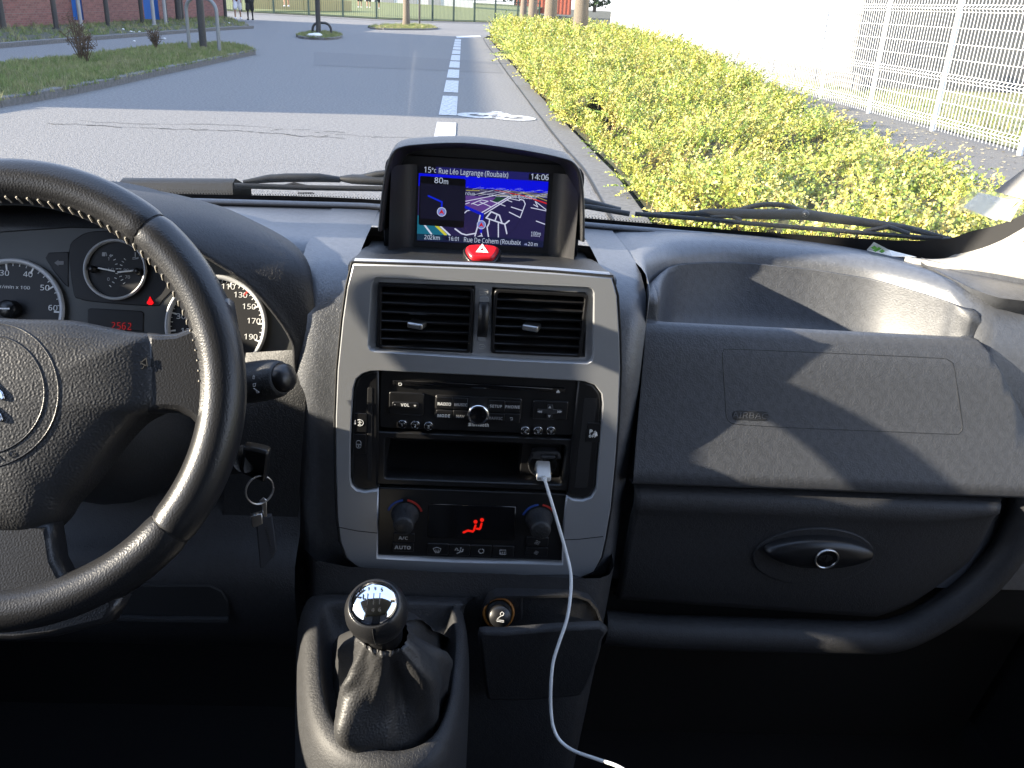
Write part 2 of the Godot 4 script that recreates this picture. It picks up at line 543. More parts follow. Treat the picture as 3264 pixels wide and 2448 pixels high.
func xz(v: Vector3) -> Vector2:
	return Vector2(v.x, v.z)
func gl(w: Array, a: Array, h := 0.0) -> Array:
	var o := []
	for i in a.size() / 2: o.append(xz(gp(w, a[2 * i], a[2 * i + 1], h)))
	return o
func mm(called: String, mesh: Mesh, m: Material, xs: Array, cols, label: String, category: String) -> MultiMeshInstance3D:
	var k := MultiMesh.new()
	k.transform_format = MultiMesh.TRANSFORM_3D
	k.use_colors = cols != null
	k.mesh = mesh
	k.instance_count = xs.size()
	for i in xs.size():
		k.set_instance_transform(i, xs[i])
		if cols != null: k.set_instance_color(i, cols[i])
	var o := MultiMeshInstance3D.new()
	o.multimesh = k
	o.material_override = m
	o.name = numbered(called)
	add_child(o)
	tag(o, label, category, "", "stuff")
	return o
func tuft_mesh(n: int, h: float, spread: float) -> ArrayMesh:
	var s := ns()
	for i in n:
		var a := rng.randf() * TAU
		var o := Vector3(cos(a), 0, sin(a)) * rng.randf() * spread
		var lean := Vector3(rng.randf_range(-0.5, 0.5), 1, rng.randf_range(-0.5, 0.5)) * h * rng.randf_range(0.5, 1.0)
		var w := Vector3(cos(a + 1.5), 0, sin(a + 1.5)) * 0.006
		var g := rng.randf_range(0.7, 1.2)
		s.set_color(Color(g, g, g))
		flatg(s)
		tri(s, o - w, o + w, o + lean)
	s.generate_normals()
	return s.commit()
func in_poly(p: Vector2, poly: PackedVector2Array) -> bool:
	return Geometry2D.is_point_in_polygon(p, poly)
var GRASS := [Color(0.17, 0.21, 0.055), Color(0.23, 0.24, 0.085), Color(0.27, 0.25, 0.12), Color(0.14, 0.19, 0.045)]
func grass_patch(called: String, poly: Array, y: float, per_m2: float, h: float, label: String, tone: Array) -> void:
	var P := PackedVector2Array(poly)
	var r := Rect2(P[0], Vector2.ZERO)
	for v in P: r = r.expand(v)
	var xs := []
	var cs := []
	for i in int(r.get_area() * per_m2):
		var p := Vector2(rng.randf_range(r.position.x, r.end.x), rng.randf_range(r.position.y, r.end.y))
		if in_poly(p, P):
			var k := rng.randf_range(0.6, 1.5)
			xs.append(Transform3D(Basis(Vector3.UP, rng.randf() * TAU).scaled(Vector3(k, k * rng.randf_range(0.6, 1.3), k)), Vector3(p.x, y, p.y)))
			var c: Color = tone[rng.randi() % tone.size()]
			cs.append(c * rng.randf_range(0.8, 1.2))
	mm(called, tuft_mesh(14, h, 0.09), MT["grass_blade"], xs, cs, label, "grass")

func hoop(base_l: Vector3, base_r: Vector3, h: float, r: float, m: Material, label: String, up := Vector3.UP) -> void:
	var c := (base_l + base_r) / 2
	var t := thing("hoop_barrier", label, "barrier", c, "")
	var s := ns()
	var d := base_r - base_l
	var rad := d.length() * 0.36
	var path := []
	path.append(base_l - Vector3(0, 0.1, 0))
	path.append(base_l + Vector3(0, h - rad, 0))
	for i in range(1, 9):
		var a := PI / 2 * i / 8.0
		path.append(base_l + d.normalized() * (rad - cos(a) * rad) + Vector3(0, h - rad + sin(a) * rad, 0))
	for i in range(0, 8):
		var a := PI / 2 * i / 8.0
		path.append(base_r - d.normalized() * (rad - sin(a) * rad) + Vector3(0, h - rad + cos(a) * rad, 0))
	path.append(base_r + Vector3(0, h - rad, 0))
	path.append(base_r - Vector3(0, 0.1, 0))
	tube(s, path, r, 8)
	part("tube", s, m, t)
	for b in [base_l, base_r]:
		var f := ns()
		lathe(f, [Vector2(0.0, 0.012), Vector2(r * 2.0, 0.012), Vector2(r * 2.2, 0.0)], 10, Transform3D(Basis(Vector3.RIGHT, -PI / 2), b + Vector3(0, 0.004, 0)))
		part("foot_plate", f, m, t)
func trunk(at: Vector3, r: float, h: float, label: String, group: String, seed_: int, m: Material) -> void:
	rng.seed = seed_
	var t := thing("street_tree", label, "tree", at, group)
	var path := []
	var rr := []
	for i in 9:
		var k := i / 8.0
		path.append(at + Vector3(sin(k * 3.0 + seed_) * 0.05 * k, -0.1 + k * h, cos(k * 2.0 + seed_) * 0.05 * k))
		rr.append(r * (1.25 - 0.2 * min(1.0, k * 8.0) - 0.5 * k))
	var s := ns()
	tube(s, path, rr, 12)
	part("trunk", s, m, t)
	# bare winter limbs above the picture
	var s2 := ns()
	for i in 7:
		var b: Vector3 = path[5 + i % 4]
		var a := rng.randf() * TAU
		var e := b + Vector3(cos(a) * 1.3, 1.5 + rng.randf(), sin(a) * 1.3)
		tube(s2, [b, b.lerp(e, 0.5) + Vector3(cos(a) * 0.2, 0, sin(a) * 0.2), e], [r * 0.35, r * 0.22, 0.015], 6)
		for j in 4:
			var c := b.lerp(e, rng.randf_range(0.4, 1.0))
			tube(s2, [c, c + Vector3(rng.randf_range(-0.5, 0.5), rng.randf_range(0.3, 0.8), rng.randf_range(-0.5, 0.5))], [0.018, 0.006], 5)
	part("crown", s2, m, t)
func pole(called: String, at: Vector3, r: float, h: float, m: Material, label: String, category: String, group := "") -> void:
	var t := thing(called, label, category, at, group)
	var s := ns()
	tube(s, [at - Vector3(0, 0.1, 0), at + Vector3(0, h * 0.5, 0), at + Vector3(0, h, 0)], [r, r * 0.95, r * 0.85], 10)
	part("shaft", s, m, t)
	var f := ns()
	lathe(f, [Vector2(0.0, 0.03), Vector2(r * 1.5, 0.03), Vector2(r * 1.6, 0.0)], 10, Transform3D(Basis(Vector3.RIGHT, -PI / 2), at + Vector3(0, 0.004, 0)))
	part("base_collar", f, m, t)

func build_world() -> void:
	BASE = Transform3D()
	rng.seed = 5
	# ground to the horizon, then the road on it
	sheet("ground", [Vector2(-400, 60), Vector2(400, 60), Vector2(400, -600), Vector2(-400, -600)], -0.06, MT["verge"])
	var kerb_line := gl(WB2, [2010, 1580, 1860, 1327, 1740, 1110, 1640, 990, 1540, 870, 1380, 660, 1240, 470, 1170, 370, 1110, 290, 1085, 245])
	kerb_line.reverse()       # far to near
	var kr: Array = smooth(kerb_line, 3)
	var near: Vector2 = kr[-1]
	var rd := [Vector2(near.x + 0.3, 14)]
	var k2 := kr.duplicate()
	k2.reverse()
	rd.append_array(k2)
	var corner: Vector2 = kr[0]
	rd.append_array([corner + Vector2(0.3, -3), corner + Vector2(2.0, -6), corner + Vector2(8, -7.5), Vector2(60, corner.y - 9), Vector2(60, -79), Vector2(-60, -76), Vector2(-60, 14)])
	sheet("road", rd, 0.0, MT["asphalt"], "grey asphalt road running straight away from the van")
	# patched darker asphalt bands across the road
	sheet("road_patch", gl(WB2, [0, 332, 1160, 395, 1215, 470, 0, 420]), 0.004, MT["dark_asphalt"], "darker asphalt repair band across the road")
	# cracks
	for c in [[WA, [300, 790, 620, 805, 900, 820, 1200, 832, 1500, 840, 1700, 850, 1900, 870, 2100, 880, 2212, 890], 0.05], [WA, [500, 775, 900, 795, 1400, 800, 1800, 825, 2212, 850], 0.03], [WB2, [0, 850, 250, 870, 450, 880, 640, 885], 0.04], [WA, [1690, 865, 1750, 835, 1810, 828], 0.07], [WA, [2060, 880, 2100, 868], 0.1], [WB2, [0, 660, 250, 490, 420, 400, 640, 260], 0.05]]:
		var pts: Array = smooth(gl(c[0], c[1]), 5)
		var s := ns()
		flatg(s)
		for i in pts.size() - 1:
			var a: Vector2 = pts[i] + Vector2(0, rng.randf_range(-0.04, 0.04))
			var b: Vector2 = pts[i + 1]
			pts[i + 1] = b + Vector2(0, rng.randf_range(-0.05, 0.05))
			b = pts[i + 1]
			var w: float = c[2] * rng.randf_range(0.15, 0.8)
			quad(s, Vector3(a.x, 0.006, a.y - w / 2), Vector3(b.x, 0.006, b.y - w / 2), Vector3(b.x, 0.006, b.y + w / 2), Vector3(a.x, 0.006, a.y + w / 2))
		structure("road_crack", s, MT["crack"], "dark ragged crack in the asphalt")
	# lane marking
	for d in [[392, 470], [307, 368], [257, 294.5], [222, 248], [195.5, 215], [175, 192], [160, 171.6], [149, 157], [140, 147], [132, 138.5], [124, 130.5]]:
		var z0: float = gp([0, 0, 1], 1430, d[0]).z
		var z1: float = gp([0, 0, 1], 1420, d[1]).z
		var xl: float = gp([0, 0, 1], 1388, 368).x
		var s := ns()
		flatg(s)
		quad(s, Vector3(-0.33, 0.008, z0), Vector3(-0.06, 0.008, z0), Vector3(-0.06, 0.008, z1), Vector3(-0.33, 0.008, z1))
		structure("lane_marking", s, MT["road_paint"], "white painted dash of the cycle lane line")
	# bicycle sign on the lane
	var bc := gp(WB2, 1060, 742)
	var s := ns()
	for c in [gp(WB2, 1060, 742), gp(WB2, 1282, 758)]:
		flatg(s)
		for i in 28:
			var a0 := TAU * i / 28.0
			var a1 := TAU * (i + 1) / 28.0
			quad(s, c + Vector3(cos(a0) * 0.34, 0.008, sin(a0) * 0.34), c + Vector3(cos(a1) * 0.34, 0.008, sin(a1) * 0.34), c + Vector3(cos(a1) * 0.15, 0.008, sin(a1) * 0.15), c + Vector3(cos(a0) * 0.15, 0.008, sin(a0) * 0.15))
	var w1 := gp(WB2, 1060, 742)
	var w2 := gp(WB2, 1282, 758)
	for l in [[w1, gp(WB2, 1160, 724)], [gp(WB2, 1160, 724), gp(WB2, 1150, 748)], [gp(WB2, 1150, 748), gp(WB2, 1215, 728)], [gp(WB2, 1215, 728), w2], [gp(WB2, 1160, 724), gp(WB2, 1215, 728)], [gp(WB2, 1140, 718), gp(WB2, 1205, 722)]]:
		var dd: Vector3 = (l[1] - l[0]).normalized().cross(Vector3.UP) * 0.06
		quad(s, l[0] + dd + Vector3(0, 0.0085, 0), l[1] + dd + Vector3(0, 0.0085, 0), l[1] - dd + Vector3(0, 0.0085, 0), l[0] - dd + Vector3(0, 0.0085, 0))
	structure("bicycle_marking", s, MT["road_paint"], "white painted bicycle sign on the cycle lane")
	# give way line by the junction
	var gl1 := gl(FAR2, [1850, 285, 2040, 278, 2050, 290, 1860, 300])
	sheet("junction_marking", gl1, 0.008, MT["road_paint"], "white painted line where the lane meets the cross street")
	# right kerb, flush gutter stones
	kerb_run("kerb_right", kr, -0.32, 0.008, "low concrete kerb stones beside the shrub bed", MT["kerb_concrete"], 1.0)
	s = ns()
	flatg(s)
	for i in kr.size() - 1:
		var w0 := rng.randf_range(0.008, 0.022)
		quad(s, Vector3(kr[i].x - w0, 0.0125, kr[i].y), Vector3(kr[i].x + 0.012, 0.0125, kr[i].y), Vector3(kr[i + 1].x + 0.012, 0.0125, kr[i + 1].y), Vector3(kr[i + 1].x - w0, 0.0125, kr[i + 1].y))
	structure("gutter_joint", s, MT["crack"], "dark joint between the asphalt and the kerb stones")
	shrub_bed(kr)
	# pavement by the fence
	sheet("pavement_right", [Vector2(4.6, 14), Vector2(7.9, 14), Vector2(8.1, -60), Vector2(4.6, -60)], 0.02, MT["pavement"], "grey pavement between the shrubs and the white fence")
	var lx := []
	rng.seed = 91
	for i in 900:
		lx.append(Transform3D(Basis(Vector3.UP, rng.randf() * TAU) * Basis(Vector3.RIGHT, rng.randf_range(-0.4, 0.4)), Vector3(rng.randf_range(5.2, 7.6) , 0.032, rng.randf_range(-22, -6))))
	var ls := ns()
	flatg(ls)
	quad(ls, Vector3(-0.02, 0, -0.012), Vector3(0.02, 0.004, -0.014), Vector3(0.024, 0, 0.012), Vector3(-0.02, 0.004, 0.014))
	ls.generate_normals()
	mm("fallen_leaves", ls.commit(), MT["leaf_litter"], lx, null, "pale fallen leaves scattered on the pavement by the white fence", "leaves")
	white_fence()
	# lawn and buildings behind the fence
	var lr := ns()
	smg(lr)
	for i in 8:
		var xa := 8.0 + i * 6.0
		var xb := xa + 6.0
		var ya := 0.03 + 0.0024 * pow(xa - 8.0, 2)
		var yb := 0.03 + 0.0024 * pow(xb - 8.0, 2)
		quad(lr, Vector3(xa, ya, 14), Vector3(xb, yb, 14), Vector3(xb, yb, -70), Vector3(xa, ya, -70))
	structure("lawn_right", lr, MT["dry_lawn"], "dry lawn rising behind the white fence")
	rng.seed = 17
	grass_patch("lawn_grass", [Vector2(8.2, -6), Vector2(16, -6), Vector2(20, -24), Vector2(8.2, -24)], 0.03, 60.0, 0.09, "short yellowish lawn grass behind the white mesh fence", GRASS)
	var b := thing("white_building", "long pale concrete panelled building behind the fence and the tree trunks", "building", Vector3(9.6, 0, -40))
	for i in 12:
		var s2 := ns()
		box(s2, Vector3(9.75, 2.2, -24.5 - i * 3.0), Vector3(0.3, 4.4, 2.9))
		part("wall_panel", s2, MT["white_wall"], b)
	var sb := ns()
	box(sb, Vector3(12.9, 2.3, -41), Vector3(6.24, 4.6, 36.2))
	part("core", sb, MT["wall_joint"], b)
	for i in 8:
		var s3 := ns()
		box(s3, Vector3(9.57, 0.2, -24 - i * 4.5), Vector3(0.06, 0.4, 4.4))
		part("plinth", s3, MT["kerb_concrete"], b)
	b = thing("far_white_fence", "low white board fence at the far side of the lawn", "fence", Vector3(20, 0, -25))
	for i in 44:
		var s4 := ns()
		box(s4, Vector3(14.0 + i * 0.8, 1.2 + i * 0.03, -46.0 + i * 0.45), Vector3(0.78, 2.6, 0.05))
		part("board", s4, MT["white_boards"], b)
	for i in 12:
		var s5 := ns()
		box(s5, Vector3(14.2 + i * 3.0, 1.25 + i * 0.11, -45.8 + i * 1.7), Vector3(0.14, 2.7, 0.14))
		part("post", s5, MT["dark_post"] if i % 4 == 2 else MT["white_boards"], b)
	# trees beside the shrub bed
	var tl := "sunlit tree trunk rising out of the yellow-green shrubs"
	trunk(gp(FAR3, 965, 300, 0.75) * Vector3(1, 0, 1), 0.27, 6.0, "thickest tree trunk out of the shrubs before the white building", "street trees in the shrub bed", 4, MT["bark"])
	trunk(gp(FAR3, 700, 232, 0.75) * Vector3(1, 0, 1), 0.3, 6.0, "greenish tree trunk standing beyond the thickest trunk", "street trees in the shrub bed", 5, MT["bark"])
	trunk(gp(FAR3, 543, 180, 0.75) * Vector3(1, 0, 1), 0.28, 6.0, "slim tree trunk before the red container", "street trees in the shrub bed", 6, MT["bark"])
	trunk(gp(FAR3, 462, 150, 0.75) * Vector3(1, 0, 1), 0.25, 6.0, "farthest pale tree trunk at the corner of the shrub bed", "street trees in the shrub bed", 7, MT["bark"])
	left_side()
	far_end()
	shadow_building()

func shrub_h(x: float, z: float, n: FastNoiseLite) -> float:
	return 0.62 + 0.36 * n.get_noise_2d(x * 1.1, z * 1.1) + 0.2 * n.get_noise_2d(x * 3.5 + 40.0, z * 3.5)
func shrub_bed(kr: Array) -> void:
	rng.seed = 24
	var n := FastNoiseLite.new()
	n.seed = 8
	n.frequency = 0.55
	# outline: kerb side, then the pavement side
	var poly := PackedVector2Array()
	for v in kr:
		poly.append(v + Vector2(0.36, 0))
	var nearv: Vector2 = kr[-1]
	poly.append(Vector2(nearv.x + 0.5, -1.5))
	for v in [Vector2(3.4, -1.5), Vector2(3.7, -6), Vector2(4.1, -8.5), Vector2(4.5, -11), Vector2(4.9, -15), Vector2(5.6, -20), Vector2(6.4, -27), Vector2(6.5, -38), Vector2(5.5, -46), Vector2(3.0, -50)]:
		poly.append(v)
	# soil and dark inner mass
	var soil := []
	for v in poly: soil.append(v)
	sheet("soil", soil, 0.015, MT["shrub_core"], "dark soil under the shrubs")
	var th := thing("shrub_bed", "mass of low yellow-green shrubs with tiny leaves beside the road", "shrubs", Vector3(3, 0, -12))
	th.set_meta("kind", "stuff")
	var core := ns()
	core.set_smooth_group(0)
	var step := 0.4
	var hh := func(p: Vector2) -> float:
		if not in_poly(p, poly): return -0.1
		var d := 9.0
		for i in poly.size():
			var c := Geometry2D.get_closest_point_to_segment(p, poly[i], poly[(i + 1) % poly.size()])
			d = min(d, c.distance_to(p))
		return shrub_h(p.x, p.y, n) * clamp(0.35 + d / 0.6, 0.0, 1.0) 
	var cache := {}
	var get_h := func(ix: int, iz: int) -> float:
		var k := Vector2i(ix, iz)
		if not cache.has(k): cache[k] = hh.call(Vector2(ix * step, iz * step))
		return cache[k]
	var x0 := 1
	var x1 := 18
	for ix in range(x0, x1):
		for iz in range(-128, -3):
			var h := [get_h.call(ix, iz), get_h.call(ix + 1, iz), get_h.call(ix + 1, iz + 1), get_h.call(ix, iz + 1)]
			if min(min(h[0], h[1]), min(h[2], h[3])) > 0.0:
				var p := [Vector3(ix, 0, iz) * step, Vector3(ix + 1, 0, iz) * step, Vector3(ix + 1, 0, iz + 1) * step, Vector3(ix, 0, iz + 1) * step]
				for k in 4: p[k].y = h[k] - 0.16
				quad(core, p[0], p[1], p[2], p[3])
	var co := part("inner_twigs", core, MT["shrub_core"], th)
	# sprig variants: arching shoots with paired small leaves
	var variants := []
	for v in 5:
		var s := ns()
		flatg(s)
		var L := rng.randf_range(0.2, 0.34)
		var bend := rng.randf_range(0.2, 0.6)
		var pts := []
		for i in 9:
			var t := i / 8.0
			pts.append(Vector3(t * t * bend * L, t * L * (1.0 - 0.35 * bend * t), 0))
		s.set_color(Color(0.5, 0.32, 0.3))
		for i in 8:
			quad(s, pts[i] + Vector3(0, 0, 0.0018), pts[i + 1] + Vector3(0, 0, 0.0014), pts[i + 1] - Vector3(0, 0, 0.0014), pts[i] - Vector3(0, 0, 0.0018))
		var nl := 26
		for i in nl:
			var t := 0.12 + 0.88 * i / nl
			var b: Vector3 = pts[int(t * 8 * 0.999)].lerp(pts[min(8, int(t * 8) + 1)], fmod(t * 8, 1.0))
			var sd := 1.0 if i % 2 else -1.0
			var a := rng.randf_range(-0.7, 0.7) + (0.0 if i % 4 < 2 else PI / 2)
			var dirv := Vector3(0.35 * cos(a), 0.5 + 0.3 * sin(a * 2.0), sd * cos(a) + 0.3 * sin(a)).normalized()
			var ln := rng.randf_range(0.017, 0.038) * (1.15 - 0.5 * t)
			var wv := dirv.cross(Vector3(rng.randf_range(-0.6, 0.6), 1, rng.randf_range(-0.6, 0.6))).normalized() * ln * 0.36
			var g := rng.randf_range(0.7, 1.3)
			s.set_color(Color(g, g, g * rng.randf_range(0.75, 1.1)))
			quad(s, b, b + dirv * ln * 0.5 + wv, b + dirv * ln, b + dirv * ln * 0.5 - wv)
		s.generate_normals()
		variants.append(s.commit())
	var tones := [Color(0.42, 0.47, 0.08), Color(0.56, 0.56, 0.12), Color(0.30, 0.39, 0.07), Color(0.64, 0.6, 0.18), Color(0.2, 0.28, 0.055), Color(0.5, 0.44, 0.14)]
	var xs := [[], [], [], [], []]
	var cs := [[], [], [], [], []]
	for band in [[-1.6, -9.0, 560.0, 1.0], [-9.0, -14.0, 380.0, 1.15], [-14.0, -24.0, 230.0, 1.5], [-24.0, -52.0, 100.0, 2.2]]:
		var cnt := int(abs(band[1] - band[0]) * 6.4 * band[2])
		for i in cnt:
			var p := Vector2(rng.randf_range(0.9, 7.0), rng.randf_range(band[1], band[0]))
			var h: float = get_h.call(int(round(p.x / step)), int(round(p.y / step)))
			if h < 0.0:
				if not in_poly(p, poly): continue
				h = 0.25
			else:
				h = lerp(h, shrub_h(p.x, p.y, n), 0.3)
			var low := rng.randf() < 0.25
			var y := h - 0.22 - (rng.randf() * 0.25 if low else 0.0)
			var clump := n.get_noise_2d(p.x * 2.2 - 30.0, p.y * 2.2)
			var lean_a := clump * 5.0 + rng.randf_range(-0.9, 0.9)
			var bz := Basis(Vector3.UP, lean_a) * Basis(Vector3.BACK, rng.randf_range(-1.15, 0.1))
			var k: float = rng.randf_range(0.75, 1.25) * band[3]
			var v := rng.randi() % 5
			xs[v].append(Transform3D(bz.scaled(Vector3.ONE * k), Vector3(p.x, y, p.y)))
			var c: Color = tones[(int(clump * 9.0 + 40.0) * 5 + rng.randi() % 4) % 6]
			cs[v].append(c * rng.randf_range(0.8, 1.25))
	for v in 5:
		var k := MultiMesh.new()
		k.transform_format = MultiMesh.TRANSFORM_3D
		k.use_colors = true
		k.mesh = variants[v]
		k.instance_count = xs[v].size()
		for i in xs[v].size():
			k.set_instance_transform(i, Transform3D(Basis(), Vector3(-3, 0, 12)) * xs[v][i])
			k.set_instance_color(i, cs[v][i])
		var o := MultiMeshInstance3D.new()
		o.multimesh = k
		o.material_override = MT["shrub_leaf"]
		o.name = "foliage"
		o.set_meta("kind", "stuff")
		th.add_child(o, true)

func white_fence() -> void:
	# welded mesh panels 2.45 m long between square posts; the line follows x = 7.65
	var wires := ns()
	var L := 2.39
	flatg(wires)
	var prof := [[0.02, 0.0], [0.13, 0.0], [0.18, 0.035], [0.23, 0.0], [0.78, 0.0], [0.83, 0.035], [0.88, 0.0], [1.78, 0.0], [1.83, 0.035], [1.88, 0.0], [2.43, 0.0]]
	var nw := 25
	for i in nw:
		var z := -L / 2 + L * i / (nw - 1)
		for j in prof.size() - 1:
			var a := Vector3(-prof[j][1], prof[j][0], z)
			var b := Vector3(-prof[j + 1][1], prof[j + 1][0], z)
			var r := 0.0045
			for q in [[Vector3(-r, 0, -r), Vector3(-r, 0, r)], [Vector3(-r, 0, r), Vector3(r, 0, r)], [Vector3(r, 0, r), Vector3(r, 0, -r)], [Vector3(r, 0, -r), Vector3(-r, 0, -r)]]:
				quad(wires, a + q[0], a + q[1], b + q[1], b + q[0])
	for h in [0.13, 0.18, 0.23, 0.46, 0.63, 0.78, 0.83, 0.88, 1.1, 1.32, 1.55, 1.78, 1.83, 1.88, 2.1, 2.4]:
		var off := 0.035 if h in [0.18, 0.83, 1.83] else 0.0
		box(wires, Vector3(-off - 0.005, h, 0), Vector3(0.007, 0.0075, L))
	wires.generate_normals()
	var wm := wires.commit()
	var f := thing("mesh_fence", "tall white welded mesh fence along the pavement", "fence", Vector3(7.7, 0, -14.4))
	var zz := -14.43
	for k in range(-14, 5):
		var z := zz + k * 2.47
		var ps := ns()
		extr(ps, rrect(Vector2(7.68, -z), 0.06, 0.06, 0.008, 1), 0.0, 2.5, 0.004)
		part("post", ps, MT["fence_white"], f, Transform3D(Basis(Vector3.RIGHT, -PI / 2), Vector3.ZERO))
		var cpn := ns()
		box(cpn, Vector3(7.68, 2.515, z), Vector3(0.07, 0.03, 0.07))
		part("post_cap", cpn, MT["fence_white"], f)
		if k < 4:
			meshp("mesh_panel", wm, MT["fence_white"], f, Transform3D(Basis(), Vector3(7.66, 0.03, z + 1.235)))

func left_side() -> void:
	rng.seed = 41
	# grass median with kerb stones
	var edge := gl(WA, [0, 690, 300, 640, 700, 560, 1000, 490, 1300, 425, 1500, 380, 1640, 350])
	var e2: Array = smooth(edge, 3)
	var first: Vector2 = e2[0]
	var start: Vector2 = first + (e2[0] - e2[2]).normalized() * 8.0
	e2.push_front(start)
	e2.reverse()
	var back := gl(WA, [0, 445, 400, 405, 800, 350, 1100, 315, 1400, 300, 1560, 318])
	var isl := []
	for v in e2: isl.append(v)
	isl.append(start + Vector2(-4, 0))
	for v in back: isl.append(v)
	sheet("median", isl, 0.1, MT["grass_soil"], "grass covered median strip")
	kerb_run("kerb_median", e2, 0.14, 0.13, "dark kerb stones edging the grass median", MT["kerb_concrete"], 1.0)
	grass_patch("median_grass", isl, 0.1, 160.0, 0.09, "rough grass growing on the median by the tree with the tall hoop", GRASS)
	# dry weeds
	for q in [[520, 395, 0.9, 0.35], [1000, 325, 0.5, 0.22], [560, 405, 0.6, 0.25]]:
		var at: Vector3 = gp(WA, q[0], q[1], 0.1)
		var t := thing("dry_weed", {520: "tallest brown dried weed standing on the grass median", 1000: "small dried weed on the median near the tall hoop", 560: "low dried weed beside the tallest weed on the median"}[q[0]], "weed", at, "dried weeds on the median")
		var s := ns()
		for i in 22:
			var a := rng.randf() * TAU
			var e := at + Vector3(cos(a) * q[3] * rng.randf(), q[2] * rng.randf_range(0.4, 1.0), sin(a) * q[3] * rng.randf())
			tube(s, [at, at.lerp(e, 0.6) + Vector3(0, 0.1, 0), e], [0.008, 0.006, 0.004], 4)
			for j in 5:
				var c := at.lerp(e, rng.randf_range(0.5, 1.0))
				tube(s, [c, c + Vector3(rng.randf_range(-0.12, 0.12), rng.randf_range(0.0, 0.14), rng.randf_range(-0.12, 0.12))], [0.005, 0.008], 3)
		part("stems", s, MT["twig"], t)
	# trees / posts and hoops on the islands
	pole("street_pole", gp(WA, 1305, 312, 0.1), 0.095, 6.0, MT["dark_post"], "dark pole standing inside the tall grey hoop", "pole")
	hoop(gp(WA, 1217, 325, 0.1), gp(WA, 1408, 338, 0.1), 1.25, 0.045, MT["galvanised"], "tall galvanised hoop barrier on the grass median")
	var isl2 := gl(FAR2, [600, 290, 640, 275, 720, 265, 820, 262, 930, 275, 960, 290, 940, 305, 850, 315, 720, 312, 640, 305])
	sheet("traffic_island", isl2, 0.08, MT["grass_soil"], "small grass island in the road")
	kerb_run("kerb_island", smooth(isl2, 2, true), 0.1, 0.09, "kerb stones round the small grass island", MT["kerb_concrete"], 0.8)
	grass_patch("island_grass", isl2, 0.08, 90.0, 0.09, "green grass on the small island with the leaning low hoop", GRASS)
	pole("street_pole", gp(FAR2, 776, 265, 0.08), 0.1, 6.0, MT["dark_post"], "dark pole standing on the small grass island", "pole")
	hoop(gp(FAR2, 730, 262, 0.08), gp(FAR2, 874, 268, 0.08), 0.42, 0.05, MT["dark_post"], "low dark hoop barrier on the small grass island")
	# crumpled pale plastic bag
	var bag := ns()
	var bp := gp(FAR2, 748, 290, 0.08)
	var rows := []
	for i in 5:
		var row := []
		for j in 10:
			var a := TAU * j / 10
			var rr := [0.2, 0.32, 0.26, 0.15, 0.02][i] * rng.randf_range(0.7, 1.2) as float
			row.append(bp + Vector3(cos(a) * rr, [0.01, 0.05, 0.1, 0.13, 0.14][i] * rng.randf_range(0.8, 1.2), sin(a) * rr * 0.6))
		rows.append(row)
	grid(bag, rows, true)
	tag(part("plastic_bag", bag, MT["litter"]), "crumpled pale plastic bag lying at the edge of the grass island", "bag")
	# third island
	var isl3 := gl(FAR2, [1160, 218, 1300, 205, 1500, 198, 1650, 210, 1710, 228, 1600, 236, 1400, 236, 1230, 232])
	sheet("traffic_island", isl3, 0.06, MT["grass_soil"], "sunlit grass island at the junction")
	kerb_run("kerb_island", smooth(isl3, 2, true), 0.12, 0.08, "kerb stones round the sunlit island", MT["kerb_concrete"], 1.2)
	grass_patch("island_grass", isl3, 0.06, 40.0, 0.12, "sunlit grass on the junction island with two posts", GRASS)
	trunk(gp(FAR2, 1463, 205, 0.06), 0.2, 6.0, "pale slim trunk standing on the sunlit junction island", "", 9, MT["bark"])
	# road sign post with two white signs seen from behind
	var sp := gp(FAR2, 1566, 195, 0.06)
	var st := thing("sign_post", "thin dark post with two white sign plates on the sunlit island", "sign", sp)
	var s := ns()
	tube(s, [sp, sp + Vector3(0, 3.2, 0)], 0.06, 8)
	part("post", s, MT["dark_post"], st)
	for k in [-1, 1]:
		var pl := ns()
		extr(pl, ell(Vector2.ZERO, 0.45, 0.42, 20), 0.0, 0.03, 0.005)
		part("sign_plate", pl, MT["white_boards"], st, Transform3D(Basis(), sp + Vector3(0.62 * k, 1.98, 0.08)))
	# pavement and verge before the brick wall
	var kl := gl(FAR1, [-200, 440, 0, 420, 400, 385, 900, 345, 1250, 318, 1600, 290, 2000, 262, 2212, 250])
	var wl := gl(FAR1, [-200, 285, 0, 272, 700, 236, 1250, 196, 1600, 180, 2000, 165])
	var pv := []
	for v in kl: pv.append(v)
	var wr := wl.duplicate()
	wr.reverse()
	for v in wr: pv.append(v)
	sheet("pavement_left", pv, 0.1, MT["verge"], "worn earth verge before the brick wall")
	grass_patch("verge_grass", pv, 0.1, 10.0, 0.12, "dark weedy grass at the foot of the brick wall", GRASS)
	var klr := kl.duplicate()
	kerb_run("kerb_left", klr, 0.14, 0.12, "grey kerb stones before the brick wall", MT["kerb_concrete"], 1.2)
	# litter specks
	for q in [[1155, 283], [1180, 288], [1232, 284], [860, 50], [2020, 205], [1185, 368], [1085, 262], [722, 312], [1450, 345]]:
		if q[1] < 100: continue
		var at := gp(FAR1, q[0], q[1], 0.1 if q[1] < 300 else 0.0)
		var ls := ns()
		var lr := []
		for i in 4:
			var row := []
			for j in 7:
				var a := TAU * j / 7
				var rr: float = [0.03, 0.05, 0.035, 0.01][i] * rng.randf_range(0.7, 1.3)
				row.append(at + Vector3(cos(a) * rr, [0.0, 0.015, 0.035, 0.045][i], sin(a) * rr))
			lr.append(row)
		grid(ls, lr, true)
		tag(part("paper_scrap", ls, MT["litter"]), "small white scrap of litter lying before the brick wall", "litter", "white litter scraps before the brick wall")
